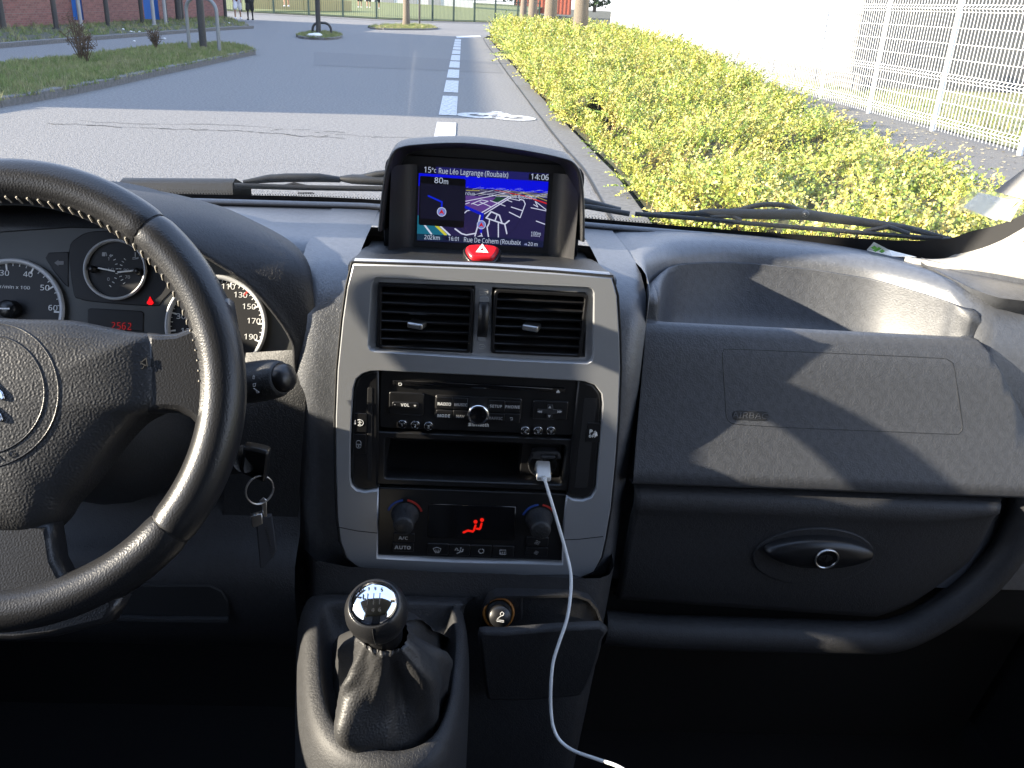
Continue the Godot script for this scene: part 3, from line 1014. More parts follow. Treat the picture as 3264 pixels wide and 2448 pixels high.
	# the brick wall
	var bw := thing("brick_wall", "long old red brick wall beyond the verge", "wall", Vector3(wl[2].x, 0, wl[2].y))
	for i in wl.size() - 1:
		var a: Vector2 = wl[i]
		var b: Vector2 = wl[i + 1]
		var s2 := ns()
		var d := (b - a).normalized()
		var o := Vector2(d.y, -d.x) * 0.35 * (1.0 if d.y < 0 else -1.0)
		o = Vector2(-abs(o.x), o.y)
		var P := PackedVector2Array([a, b, b + o, a + o])
		flatg(s2)
		for j in 4:
			var j2 := (j + 1) % 4
			quad(s2, Vector3(P[j].x, -0.1, P[j].y), Vector3(P[j2].x, -0.1, P[j2].y), Vector3(P[j2].x, 3.2, P[j2].y), Vector3(P[j].x, 3.2, P[j].y))
		quad(s2, Vector3(P[0].x, 3.2, P[0].y), Vector3(P[1].x, 3.2, P[1].y), Vector3(P[2].x, 3.2, P[2].y), Vector3(P[3].x, 3.2, P[3].y))
		part("wall_section", s2, MT["brick"], bw)
	# thin trunks before the wall
	for q in [[35, 260, 0.2], [500, 255, 0.19], [955, 228, 0.19], [1180, 70, 0.0], [1255, 203, 0.18], [1465, 190, 0.2], [1580, 182, 0.32], [1612, 172, 0.15], [1990, 160, 0.2]]:
		if q[2] == 0.0: continue
		pole("street_pole", gp(FAR1, q[0], q[1], 0.1), q[2] * 0.45, 5.5, MT["dark_post"], "thin dark post standing close before the red brick wall", "pole", "dark posts before the brick wall")
	# blue doors leaning in the wall with a pale post before each
	for q in [[700, 215, 640, 745, "narrow upright blue metal sheet before the brick wall, farther from the walking people"], [1345, 205, 1265, 1410, "wide blue metal sheet with a pale post, nearer the walking people"]]:
		var at := gp(FAR1, q[0], q[1], 0.1)
		var wd := absf(gp(FAR1, q[3], q[1], 0.1).x - gp(FAR1, q[2], q[1], 0.1).x)
		wd *= 1.5
		var bt := thing("metal_sheet", q[4], "metal sheet", at, "")
		for k in 2:
			var s3 := ns()
			var arc := []
			for yy in 2:
				var row := []
				for j in 7:
					var u := j / 6.0 - 0.5
					row.append(at + Vector3((k - 0.5 + u) * wd * 0.5, 0.15 + yy * 2.2, -0.25 * (1.0 - 4.0 * pow((k - 0.5 + u) * 0.5, 2)) ))
				arc.append(row)
			grid(s3, arc)
			var arc2 := []
			for row in arc:
				var r2 := []
				for v in row: r2.append(v + Vector3(0, 0, -0.03))
				arc2.append(r2)
			grid(s3, arc2)
			part("panel", s3, MT["blue_metal"], bt)
		pole("grey_post", gp(FAR1, q[0] + 15, q[1] + 18, 0.1), 0.07, 4.0, MT["grey_post"], "pale grey post before the wide blue metal sheet" if q[0] > 1000 else "pale grey post before the narrow blue metal sheet", "pole")
	pole("grey_post", gp(FAR1, 1462, 215, 0.1), 0.07, 4.0, MT["grey_post"], "pale grey post between the wide blue sheet and the hoop", "pole")
	# two people walking
	person(gp(FAR1, 2100, 168, 0.1), "person in a maroon top, white shorts and white shoes walking by the brick wall", MT["shirt_maroon"], MT["shorts_white"], MT["skin"], MT["shorts_white"], 0.35)
	person(gp(FAR2, 243, 158, 0.1), "person in black clothes with one pale arm walking on the pavement", MT["clothes_black"], MT["clothes_black"], MT["clothes_black"], MT["clothes_black"], 0.2)

func sdcap(p: Vector3, a: Vector3, b: Vector3, ra: float, rb: float) -> float:
	var ab := b - a
	var t: float = clamp((p - a).dot(ab) / ab.length_squared(), 0.0, 1.0)
	return (p - a - ab * t).length() - lerp(ra, rb, t)
func nets(s: SurfaceTool, bones: Array, lo: Vector3, hi: Vector3, cell: float, k: float) -> void:
	# surface nets over the smooth union of tapered capsules
	var n := Vector3i(((hi - lo) / cell).ceil()) + Vector3i.ONE
	var f := PackedFloat32Array()
	f.resize(n.x * n.y * n.z)
	for z in n.z:
		for y in n.y:
			for x in n.x:
				var p := lo + Vector3(x, y, z) * cell
				var d := 1e9
				for b in bones:
					var e := sdcap(p, b[0], b[1], b[2], b[3])
					var h: float = clamp(0.5 + 0.5 * (d - e) / k, 0.0, 1.0)
					d = lerp(d, e, h) - k * h * (1.0 - h) if d < 1e8 else e
				f[x + n.x * (y + n.y * z)] = d
	var id := func(x: int, y: int, z: int) -> int: return x + n.x * (y + n.y * z)
	var vp := {}
	for z in n.z - 1:
		for y in n.y - 1:
			for x in n.x - 1:
				var c := []
				var neg := 0
				for i in 8:
					var v: float = f[id.call(x + (i & 1), y + (i >> 1 & 1), z + (i >> 2 & 1))]
					c.append(v)
					if v < 0: neg += 1
				if neg == 0 or neg == 8: continue
				var acc := Vector3.ZERO
				var cnt := 0
				for e in [[0, 1], [2, 3], [4, 5], [6, 7], [0, 2], [1, 3], [4, 6], [5, 7], [0, 4], [1, 5], [2, 6], [3, 7]]:
					if (c[e[0]] < 0) != (c[e[1]] < 0):
						var t: float = c[e[0]] / (c[e[0]] - c[e[1]])
						var pa := Vector3(e[0] & 1, e[0] >> 1 & 1, e[0] >> 2 & 1)
						var pb := Vector3(e[1] & 1, e[1] >> 1 & 1, e[1] >> 2 & 1)
						acc += pa.lerp(pb, t)
						cnt += 1
				vp[Vector3i(x, y, z)] = lo + (Vector3(x, y, z) + acc / cnt) * cell
	s.set_smooth_group(0)
	for q in vp:
		for ax in 3:
			var o := Vector3i.ZERO
			o[ax] = 1
			var v0: float = f[id.call(q.x, q.y, q.z)]
			var v1: float = f[id.call(q.x + o.x, q.y + o.y, q.z + o.z)]
			if (v0 < 0) == (v1 < 0): continue
			var u := Vector3i.ZERO
			var w := Vector3i.ZERO
			u[(ax + 1) % 3] = -1
			w[(ax + 2) % 3] = -1
			if vp.has(q + u) and vp.has(q + w) and vp.has(q + u + w):
				if v0 < 0: quad(s, vp[q], vp[q + w], vp[q + u + w], vp[q + u])
				else: quad(s, vp[q], vp[q + u], vp[q + u + w], vp[q + w])
func person(at: Vector3, label: String, shirt: Material, pants: Material, leg: Material, shoe: Material, stride: float) -> void:
	var t := thing("person", label, "person", at)
	var P := func(x: float, y: float, z: float) -> Vector3: return Vector3(x, y, z)
	# body: head, neck, torso, arms, legs in one skin
	var b := [
		[Vector3(0, 1.62, 0), Vector3(0, 1.68, 0), 0.1, 0.1], [Vector3(0, 1.42, 0), Vector3(0, 1.58, 0), 0.06, 0.055],
		[Vector3(0, 1.0, 0), Vector3(0, 1.36, 0), 0.14, 0.15], [Vector3(-0.15, 1.38, 0), Vector3(0.15, 1.38, 0), 0.07, 0.07],
		[Vector3(-0.2, 1.36, 0), Vector3(-0.25, 1.08, -0.06), 0.05, 0.042], [Vector3(-0.25, 1.08, -0.06), Vector3(-0.2, 0.84, 0.06), 0.04, 0.03],
		[Vector3(0.2, 1.36, 0), Vector3(0.25, 1.08, 0.06), 0.05, 0.042], [Vector3(0.25, 1.08, 0.06), Vector3(0.22, 0.84, 0.14), 0.04, 0.03],
		[Vector3(-0.09, 0.92, 0), Vector3(-0.1, 0.5, stride * 0.4), 0.085, 0.058], [Vector3(-0.1, 0.5, stride * 0.4), Vector3(-0.1, 0.09, stride * 0.6), 0.055, 0.038],
		[Vector3(0.09, 0.92, 0), Vector3(0.1, 0.5, -stride * 0.2), 0.085, 0.058], [Vector3(0.1, 0.5, -stride * 0.2), Vector3(0.1, 0.09, -stride * 0.55), 0.055, 0.038]]
	var s := ns()
	nets(s, b, Vector3(-0.35, 0.0, -0.45), Vector3(0.35, 1.85, 0.45), 0.035, 0.04)
	part("body", s, leg, t, Transform3D(Basis(), at))
	var s2 := ns()
	nets(s2, [[Vector3(0, 0.98, 0), Vector3(0, 1.36, 0), 0.16, 0.165], [Vector3(-0.16, 1.38, 0), Vector3(0.16, 1.38, 0), 0.085, 0.085], [Vector3(-0.2, 1.36, 0), Vector3(-0.24, 1.15, -0.05), 0.07, 0.065], [Vector3(0.2, 1.36, 0), Vector3(0.24, 1.15, 0.05), 0.07, 0.065]], Vector3(-0.4, 0.75, -0.3), Vector3(0.4, 1.55, 0.3), 0.035, 0.05)
	part("top", s2, shirt, t, Transform3D(Basis(), at))
	var s3 := ns()
	nets(s3, [[Vector3(-0.06, 0.95, 0), Vector3(0.06, 0.95, 0), 0.135, 0.135], [Vector3(-0.09, 0.9, 0), Vector3(-0.105, 0.55, stride * 0.36), 0.12, 0.11], [Vector3(0.09, 0.9, 0), Vector3(0.105, 0.55, -stride * 0.18), 0.12, 0.11]], Vector3(-0.35, 0.35, -0.4), Vector3(0.35, 1.15, 0.4), 0.035, 0.03)
	part("shorts" if pants != leg else "trousers", s3, pants, t, Transform3D(Basis(), at))
	for k in [-1, 1]:
		var s4 := ns()
		var z := stride * 0.6 if k < 0 else -stride * 0.55
		nets(s4, [[Vector3(0.1 * k, 0.05, z - 0.05), Vector3(0.1 * k, 0.045, z + 0.14), 0.05, 0.042]], Vector3(0.1 * k - 0.1, -0.02, z - 0.15), Vector3(0.1 * k + 0.1, 0.15, z + 0.25), 0.02, 0.02)
		part("shoe", s4, shoe, t, Transform3D(Basis(), at))
	var s5 := ns()
	nets(s5, [[Vector3(0, 1.68, -0.02), Vector3(0, 1.7, -0.03), 0.105, 0.105]], Vector3(-0.15, 1.6, -0.2), Vector3(0.15, 1.85, 0.12), 0.03, 0.02)
	part("hair", s5, MT["dark_post"], t, Transform3D(Basis(), at))

func far_end() -> void:
	rng.seed = 61
	# sunlit pavement of the cross street, park lawn, fence and trees
	var fl := gl(FAR2, [-100, 82, 100, 90, 400, 107, 850, 130, 1300, 155, 1600, 165, 1900, 172, 2130, 178, 2500, 190])
	var near := []
	for v in fl: near.append(v + Vector2(0, 4.5))
	var pl := near.duplicate()
	var fr := fl.duplicate()
	fr.reverse()
	pl.append_array(fr)
	sheet("pavement_far", pl, 0.012, MT["pavement"], "sunlit pavement along the park fence")
	var lw := []
	for v in fl: lw.append(v + Vector2(0, -0.3))
	var s := ns()
	flatg(s)
	for i in fl.size() - 1:
		var a: Vector2 = lw[i]
		var b: Vector2 = lw[i + 1]
		quad(s, Vector3(a.x, 0.05, a.y), Vector3(b.x, 0.05, b.y), Vector3(b.x * 1.3, 1.0, b.y - 30), Vector3(a.x * 1.3, 1.0, a.y - 30))
		quad(s, Vector3(a.x * 1.3, 1.0, a.y - 30), Vector3(b.x * 1.3, 1.0, b.y - 30), Vector3(b.x * 2.2, 1.4, b.y - 90), Vector3(a.x * 2.2, 1.4, a.y - 90))
	structure("park_lawn", s, MT["grass_soil"], "bright park lawn behind the railings")
	var gs := []
	for v in lw: gs.append(v)
	# railings
	var f := thing("park_railings", "dark green park railings along the far pavement", "fence", Vector3(fl[4].x, 0, fl[4].y))
	var c := Curve2D.new()
	for v in fl: c.add_point(v)
	var L := c.get_baked_length()
	var n := int(L / 2.5)
	for i in n + 1:
		var p := c.sample_baked(L * i / n)
		var ps := ns()
		box(ps, Vector3(p.x, 0.95, p.y), Vector3(0.14, 2.0, 0.14))
		part("post", ps, MT["park_fence"], f)
		if i < n:
			var q := c.sample_baked(L * (i + 1) / n)
			var rs := ns()
			for h in [0.12, 1.7]:
				tube(rs, [Vector3(p.x, h, p.y), Vector3(q.x, h, q.y)], 0.025, 4)
			for j in range(1, 16):
				var r := p.lerp(q, j / 16.0)
				tube(rs, [Vector3(r.x, 0.05, r.y), Vector3(r.x, 1.9, r.y)], 0.012, 3, false)
			part("railing", rs, MT["park_fence"], f)
	# ochre border of the sports field
	var yb := thing("field_border", "ochre painted border wall of the sports field", "border", Vector3(-20, 0.3, -95))
	var a0 := gp(FAR2, 240, 45, 0.45)
	var a1 := gp(FAR2, 1030, 75, 0.45)
	for i in 6:
		var p := a0.lerp(a1, i / 6.0)
		var q := a0.lerp(a1, (i + 1) / 6.0 - 0.005)
		var bs := ns()
		box(bs, Vector3(0, 0.45, 0), Vector3(p.distance_to(q), 0.9, 0.3), Transform3D(Basis(Vector3.UP, atan2(-(q - p).z, (q - p).x)), (p + q) / 2 - Vector3(0, 0.2, 0)))
		part("border_block", bs, MT["kerb_yellow"], yb)
	# containers and pale hut
	var rc := gp(FAR3, 500, 115, 0.3)
	var ct := thing("shipping_container", "orange-red container behind the tree trunks at the park corner", "container", rc)
	var cs := ns()
	box(cs, rc + Vector3(3.0, 1.4, -6.0), Vector3(9.0, 2.8, 2.6))
	part("shell", cs, MT["far_red"], ct)
	for i in 14:
		var rib := ns()
		box(rib, rc + Vector3(-1.1 + i * 0.63, 1.4, -4.68), Vector3(0.2, 2.7, 0.06))
		part("rib", rib, MT["far_red"], ct)
	var hp := gp(FAR2, 1450, 68, 0.5)
	var ht := thing("park_hut", "pale flat hut behind the park railings", "hut", hp)
	cs = ns()
	box(cs, hp + Vector3(1.5, 1.3, -3), Vector3(12.0, 3.0, 3.0))
	part("walls", cs, MT["white_boards"], ht)
	for i in 3:
		cs = ns()
		box(cs, hp + Vector3(-2.0 + i * 2.6, 1.2, -1.47), Vector3(1.4, 2.0, 0.06))
		part("door", cs, MT["grey_post"], ht)
	# people on the sports field
	for q in [[1168, 40, "shirt_red"], [1238, 48, "shirt_red"], [1100, 38, "clothes_black"], [525, 30, "shorts_white"]]:
		person(gp(FAR2, q[0], q[1] + 22, 0.7), "player in a %s top on the sports field behind the railings" % {"shirt_red": "red", "clothes_black": "black", "shorts_white": "white"}[q[2]] if q[2] != "shirt_red" else ("player in a red top on the field, %s" % ("nearer the pale trunk" if q[0] > 1200 else "farther from the pale trunk")), MT[q[2]], MT["clothes_black"], MT["skin"], MT["shorts_white"], 0.3)
	# trees behind the park: crowns of many small leaf faces
	for i in 16:
		var x := -75.0 + i * 7.5 + rng.randf_range(-2, 2)
		far_tree(Vector3(x, 1.2, -150 + rng.randf_range(-14, 8)), rng.randf_range(7, 11), i)
func far_tree(at: Vector3, h: float, k: int) -> void:
	var t := thing("park_tree", "dark green leafy tree behind the park lawn", "tree", at, "trees behind the park")
	var s := ns()
	tube(s, [at - Vector3(0, 0.3, 0), at + Vector3(0, h * 0.5, 0), at + Vector3(0.2, h * 0.8, 0)], [0.3, 0.22, 0.1], 8)
	part("trunk", s, MT["bark"], t)
	var f := ns()
	flatg(f)
	for i in 900:
		var a := rng.randf() * TAU
		var u := rng.randf()
		var y: float = h * (0.08 + 0.92 * u)
		var r: float = h * 0.42 * sqrt(max(0.02, 1.0 - pow(2.0 * u - 0.9, 2) * 0.8)) * pow(rng.randf(), 0.4)
		var p := at + Vector3(cos(a) * r, y, sin(a) * r)
		var d := Vector3(rng.randf_range(-1, 1), rng.randf_range(-1, 1), rng.randf_range(-1, 1)).normalized() * 0.5
		var e := d.cross(Vector3(rng.randf_range(-1, 1), rng.randf_range(-1, 1), 0.3)).normalized() * 0.4
		var g := rng.randf_range(0.5, 1.3)
		f.set_color(Color(0.05 * g, 0.09 * g, 0.035 * g))
		tri(f, p - d, p + e, p + d)
	part("crown", f, MT["grass_blade"], t)

func shadow_building() -> void:
	# the works building behind the brick wall whose shadow lies across the road
	var d := -SUN
	# ground points on the shadow's near and far edge, traced back along the sun to the building line
	var b := thing("brick_building", "brick works building behind the wall, above the picture", "building", Vector3(-22, 0, -32))
	var s := ns()
	var h := 5.9
	box(s, Vector3(-23.0, h / 2, SHZ0 - SHL / 2), Vector3(9.0, h, SHL))
	part("walls", s, MT["brick"], b)
	s = ns()
	box(s, Vector3(-23.0, h + 0.1, SHZ0 - SHL / 2), Vector3(9.3, 0.2, SHL + 0.3))
	part("roof", s, MT["dark_post"], b)
	for i in 7:
		s = ns()
		box(s, Vector3(-18.48, 3.2, SHZ0 - 3.0 - i * 4.2), Vector3(0.06, 1.8, 1.6))
		part("window", s, MT["gloss_black"], b)

# ================= the van =================
# points below are car-frame (x, y, z), distances F forward = -z, H below the eye = -y
func cp(x: float, h: float, f: float) -> Vector3:
	return Vector3(x, -h, -f)
var GB: Array      # lower edge of the windscreen
var GT: Array      # upper edge
func glass_pt(u: float, t: float, out := 0.0) -> Vector3:
	var n := GB.size() - 1
	var k: float = clamp(u * n, 0, n - 0.0001)
	var i := int(k)
	var a: Vector3 = cr(GB[max(i - 1, 0)], GB[i], GB[i + 1], GB[min(i + 2, n)], k - i)
	var b: Vector3 = cr(GT[max(i - 1, 0)], GT[i], GT[i + 1], GT[min(i + 2, n)], k - i)
	var nrm := Vector3((u - 0.5) * 1.2, 0.75, -0.75).normalized()
	return a.lerp(b, t) + nrm * (0.05 * sin(PI * t) + out)
func glass_hit(w: Array, x: float, y: float, out := 0.0) -> Vector3:    # where a ray meets the windscreen
	var r: Vector3 = (CB * dirc(w, x, y)).normalized()
	var best := Vector3.ZERO
	var bd := 1e9
	for i in 121:
		for j in 41:
			var p := glass_pt(i / 120.0, j / 80.0, out)
			var d := p.cross(r).length()
			if d < bd:
				bd = d; best = p
	var q := r * best.dot(r)
	return q
func fw(x: float) -> float:      # forward distance of the windscreen's lower edge at x
	for i in GB.size() - 1:
		if x >= GB[i].x and x <= GB[i + 1].x:
			return -lerp(GB[i].z, GB[i + 1].z, (x - GB[i].x) / (GB[i + 1].x - GB[i].x))
	return 0.86
func lerpa(tab: Array, x: float) -> float:    # table of [x, value]
	if x <= tab[0][0]: return tab[0][1]
	for i in tab.size() - 1:
		if x <= tab[i + 1][0]:
			return lerp(tab[i][1], tab[i + 1][1], (x - tab[i][0]) / (tab[i + 1][0] - tab[i][0]))
	return tab[-1][1]

func build_shell() -> void:
	GB = [cp(-0.82, 0.10, 0.93), cp(-0.78, 0.17, 1.0), cp(-0.71, 0.232, 1.06), cp(-0.60, 0.262, 1.11), cp(-0.35, 0.264, 1.17), cp(-0.115, 0.264, 1.205), cp(0.197, 0.264, 1.165), cp(0.445, 0.264, 1.137), cp(0.604, 0.262, 1.08), cp(0.634, 0.243, 1.04), cp(0.651, 0.213, 0.99), cp(0.667, 0.151, 0.92)]
	GT = []
	for g in GB:
		GT.append(Vector3(g.x * 0.9, 0.40, (-0.74 if g.x < -0.5 else -0.62) - 0.08 * (1.0 - pow(g.x / 0.82, 2))))
	# windscreen
	var ws := thing("windscreen", "wide curved windscreen of the van in front of the dashboard", "windscreen", cp(0, 0.26, 1.2))
	var s := ns()
	var rows := []
	for j in 13:
		var row := []
		for i in 45: row.append(glass_pt(i / 44.0, j / 12.0))
		rows.append(row)
	grid(s, rows)
	part("glass_pane", s, MT["glass"], ws)
	s = ns()
	rows = []
	for j in 3:
		var row := []
		for i in 61:
			var u := i / 60.0
			row.append(glass_pt(u, lerp(-0.03, 0.013 + 0.03 * smoothstep(0.6, 0.8, u) + 0.028 * smoothstep(0.3, 0.08, u), j / 2.0), -0.004))
		rows.append(row)
	grid(s, rows)
	part("black_border", s, MT["matt_black"], ws)
	for k in 2:
		s = ns()
		rows = []
		for i in 30:
			var row := []
			for j in 4:
				row.append(glass_pt((0.0 + 0.006 * j) if k == 0 else (1.0 - 0.006 * j), i / 29.0, -0.004))
			rows.append(row)
		grid(s, rows)
		part("black_border", s, MT["matt_black"], ws)
	# the rows of printed dots along the black border
	s = ns()
	flatg(s)
	for i in 420:
		var u := 0.18 + 0.56 * i / 420.0
		for j in 3:
			var t: float = 0.0145 + 0.03 * smoothstep(0.6, 0.8, u) + j * 0.003
			var r := 0.0011 - 0.0003 * j
			var c := glass_pt(u + (0.0009 if j % 2 else 0.0), t, -0.004)
			var ex := (glass_pt(u + 0.001, t, -0.004) - c).normalized() * r
			var ey := (glass_pt(u, t + 0.002, -0.004) - c).normalized() * r
			quad(s, c - ex, c + ey, c + ex, c - ey)
	var dots := part("border_dots", s, MT["matt_black"], ws)
	dots.set_meta("kind", "stuff")
	# body shell: closed but for the windscreen and the two door windows
	var b := thing("van_cabin", "cabin shell of the van with pale pillar trim, doors, roof and floor", "van", cp(0, 1.05, 0.2))
	s = ns()
	box(s, cp(0.0, -0.46, -0.12), Vector3(1.9, 0.1, 1.3))
	part("roof_lining", s, MT["headliner"], b)
	s = ns()
	box(s, cp(0, 1.09, 0.35), Vector3(1.9, 0.08, 2.4))
	part("floor", s, MT["carpet"], b)
	s = ns()
	box(s, cp(0, 0.72, 1.12), Vector3(1.9, 0.85, 0.06))
	part("firewall", s, MT["carpet"], b)
	s = ns()
	box(s, cp(0, 0.3, -0.78), Vector3(1.9, 1.7, 0.06))
	part("rear_bulkhead", s, MT["cloth"], b)
	for k in [-1, 1]:
		var x := -0.90 if k < 0 else 0.94
		s = ns()
		box(s, cp(x, SILL + (1.1 - SILL) / 2, 0.16), Vector3(0.08, 1.1 - SILL, 2.1))
		part("door_panel", s, MT["dark_plastic"], b)
		s = ns()
		box(s, cp(x, 0.25, -0.62), Vector3(0.08, 1.5, 0.40))
		part("door_pillar", s, MT["pillar_trim"], b)
		# pillar beside the windscreen: a thick trim loft from the dash end to the roof
		s = ns()
		rows = []
		for i in 16:
			var t := i / 15.0
			var e := glass_pt(0.0 if k < 0 else 1.0, t, -0.006)
			var e2 := glass_pt(0.012 if k < 0 else 0.988, t, -0.012)
			var o := e + (Vector3(-0.05, -0.02, 0.05) if k < 0 else Vector3(0.16, -0.04, 0.14))
			var o2 := e + (Vector3(-0.09, -0.04, 0.05) if k < 0 else Vector3(0.30, -0.06, 0.10))
			rows.append([e2, e2.lerp(o, 0.35) + Vector3(-0.012 * k, 0, 0.0), e2.lerp(o, 0.75) + Vector3(-0.012 * k, 0, 0.004), o, o2, e + Vector3(0.1 * k, -0.02, -0.02), e])
		grid(s, rows, true)
		part("windscreen_pillar", s, MT["pillar_trim"], b)
	# lower pillar trim on the passenger side: from the glass edge down to the dashboard
	s = ns()
	rows = []
	for i in 23:
		var tt := i / 22.0
		var lowp := cy(DTOP, lerp(1640.0, 2560.0, tt), 358.0 + 165.0 * pow(tt, 0.9), 0.2535)
		var e := glass_pt(lerp(0.715, 1.0, tt), 0.002, -0.008)
		var bu: Vector3 = Vector3(-0.003, 0.006, 0.006) * min(1.0, tt * 4.0)
		rows.append([e + Vector3(0, 0.0, -0.03), e, e.lerp(lowp, 0.35) + bu, e.lerp(lowp, 0.7) + bu, lowp, lowp + Vector3(0, -0.02, 0)])
	grid(s, rows)
	part("pillar_foot_trim", s, MT["pillar_trim"], b)
	# corner panel of the driver's window that carries the mirror
	s = ns()
	flatg(s)
	for x in [-0.915, -0.885]:
		tri(s, cp(x, SILL, 0.60), cp(x, 0.205, 0.62), cp(x, 0.12, 1.0)); tri(s, cp(x, SILL, 0.60), cp(x, 0.12, 1.0), cp(x, SILL, 1.0))
	quad(s, cp(-0.915, SILL, 0.60), cp(-0.885, SILL, 0.60), cp(-0.885, 0.205, 0.62), cp(-0.915, 0.205, 0.62))
	quad(s, cp(-0.915, 0.205, 0.62), cp(-0.885, 0.205, 0.62), cp(-0.885, 0.12, 1.0), cp(-0.915, 0.12, 1.0))
	part("window_corner_panel", s, MT["dark_plastic"], b)
	var dm := thing("door_mirror", "black door mirror outside the driver's window", "mirror", cp(-1.03, 0.3, 0.72))
	s = ns()
	extr(s, rrect(Vector2(-1.06, -0.31), 0.22, 0.26, 0.05), 0.62, 0.72, 0.03)
	part("housing", s, MT["smooth_black"], dm, Transform3D(Basis(), Vector3(0, 0, -1.33)))
	s = ns()
	extr(s, rrect(Vector2(-1.06, -0.31), 0.19, 0.23, 0.04), 0.72, 0.722, 0.0)
	part("mirror_glass", s, MT["chrome"], dm, Transform3D(Basis(), Vector3(0, 0, -1.33)))
	# seats (behind the camera, they shade the cabin)
	for k in [-1, 1]:
		var st := thing("front_seat", "dark cloth driver seat behind the steering wheel" if k < 0 else "dark cloth passenger seat facing the glove box", "seat", cp(0.45 * k, 0.75, -0.1))
		s = ns()
		extr(s, rrect(Vector2(0.47 * k, 0.0), 0.5, 0.5, 0.06), -0.92, -0.66, 0.04)
		part("seat_cushion", s, MT["cloth"], st, Transform3D(Basis(Vector3(1, 0, 0), Vector3(0, 0, 1), Vector3(0, 1, 0)), Vector3(0, 0, 0.16)))
		s = ns()
		extr(s, rrect(Vector2(0.47 * k, -0.32), 0.48, 0.7, 0.08), 0.0, 0.14, 0.05)
		part("backrest", s, MT["cloth"], st, Transform3D(Basis(Vector3.RIGHT, 0.25), Vector3(0, 0, 0.42)))
		s = ns()
		extr(s, rrect(Vector2(0.47 * k, 0.14), 0.26, 0.18, 0.05), 0.02, 0.1, 0.03)
		part("headrest", s, MT["cloth"], st, Transform3D(Basis(Vector3.RIGHT, 0.25), Vector3(0, 0, 0.44)))
	# dark scuttle under the glass outside, and the bonnet
	var bn := thing("van_bonnet", "short dark scuttle and bonnet edge outside the windscreen", "bonnet", cp(0, 0.3, 1.3))
	s = ns()
	rows = []
	for i in 25:
		var u := 0.2 + 0.6 * i / 24.0
		var e := glass_pt(u, 0.0, 0.0)
		rows.append([e + Vector3(0, -0.03, 0.01), e + Vector3(0, -0.045, -0.03), e + Vector3(0, -0.10, -0.08), e + Vector3(0, -0.3, -0.14)])
	grid(s, rows)
	part("scuttle", s, MT["rubber"], bn)
	s = ns()
	rows = []
	for i in 9:
		var t := i / 8.0
		var a := cz(WD, lerp(760.0, 1490.0, t), lerp(208.0, 212.0, t), 1.34)
		rows.append([a, a + Vector3(0, 0.004, -0.02), a + Vector3(0, -0.03, -0.12), a + Vector3(0, -0.2, -0.12), a + Vector3(0, -0.2, 0)])
	grid(s, rows, true)
	part("bonnet_edge", s, MT["rubber"], bn)

var SEAM := []     # [x, F] of the passenger module's outer seam
var INNER := []
func arc_tab(w: Array, a: Array) -> Array:
	var t := []
	for i in a.size() / 3:
		var p := cy(w, a[3 * i], a[3 * i + 1], a[3 * i + 2])
		t.append([p.x, -p.z])
	return t
func dash_profile(x: float) -> Array:
	var far: float = fw(x) + 0.015 if x < 0.63 else max(fw(x) + 0.015, 1.0)
	var hh := 0.272 if x < 0.5 else lerp(0.272, 0.262, (x - 0.5) / 0.3)
	if x < -0.145 and x > -0.27:
		return [cp(x, hh, far), cp(x, 0.264, far - 0.04), cp(x, 0.261, lerp(far, 1.03, 0.6)), cp(x, 0.259, 1.03), cp(x, 0.258, 0.99), cp(x, 0.259, 0.965), cp(x, 0.265, 0.95), cp(x, 0.29, 0.945), cp(x, 0.37, 0.96), cp(x, 0.45, 0.98), cp(x, 0.56, 1.0)]
	if x < -0.145:
		return [cp(x, hh, far), cp(x, 0.264, far - 0.04), cp(x, 0.261, lerp(far, 1.03, 0.6)), cp(x, 0.259, 1.03), cp(x, 0.262, 1.01), cp(x, 0.27, 1.0), cp(x, 0.28, 1.0), cp(x, 0.31, 1.0), cp(x, 0.37, 1.0), cp(x, 0.45, 1.0), cp(x, 0.56, 1.0)]
	if x < 0.2:
		return [cp(x, hh, far), cp(x, 0.262, far - 0.06), cp(x, 0.259, 1.06), cp(x, 0.257, 1.0), cp(x, 0.257, 0.95), cp(x, 0.26, 0.90), cp(x, 0.27, 0.865), cp(x, 0.30, 0.845), cp(x, 0.37, 0.838), cp(x, 0.45, 0.838), cp(x, 0.60, 0.838)]
	var fa: float = max(lerpa(SEAM, x), 0.86)
	if x < 0.575:
		var m: float = min(fa + 0.09, lerp(fa, far, 0.6))
		return [cp(x, hh, far), cp(x, 0.262, lerp(far, m, 0.4)), cp(x, 0.257, m), cp(x, 0.2535, lerp(m, fa, 0.4)), cp(x, 0.2535, lerp(m, fa, 0.65)), cp(x, 0.258, lerp(m, fa, 0.85)), cp(x, 0.268, fa + 0.003), cp(x, 0.285, fa + 0.001), cp(x, 0.40, fa), cp(x, 0.42, 0.87), cp(x, 0.62, 0.86)]
	return [cp(x, hh, far), cp(x, 0.259, lerp(far, 0.9, 0.4)), cp(x, 0.257, lerp(far, 0.9, 0.7)), cp(x, 0.2575, 0.925), cp(x, 0.262, 0.905), cp(x, 0.272, 0.89), cp(x, 0.29, 0.877), cp(x, 0.32, 0.868), cp(x, 0.40, 0.86), cp(x, 0.48, 0.86), cp(x, 0.62, 0.86)]
var FACE := [[0.300, 0.879], [0.303, 0.871], [0.312, 0.864], [0.33, 0.858], [0.36, 0.852], [0.42, 0.839], [0.455, 0.829], [0.468, 0.826]]
func face_pt(w: Array, x: float, y: float, off := 0.0) -> Vector3:
	var f := 0.84
	for i in 12:
		var p := cz(w, x, y, f)
		f = lerpa(FACE, -p.y) - off
	return cz(w, x, y, f)

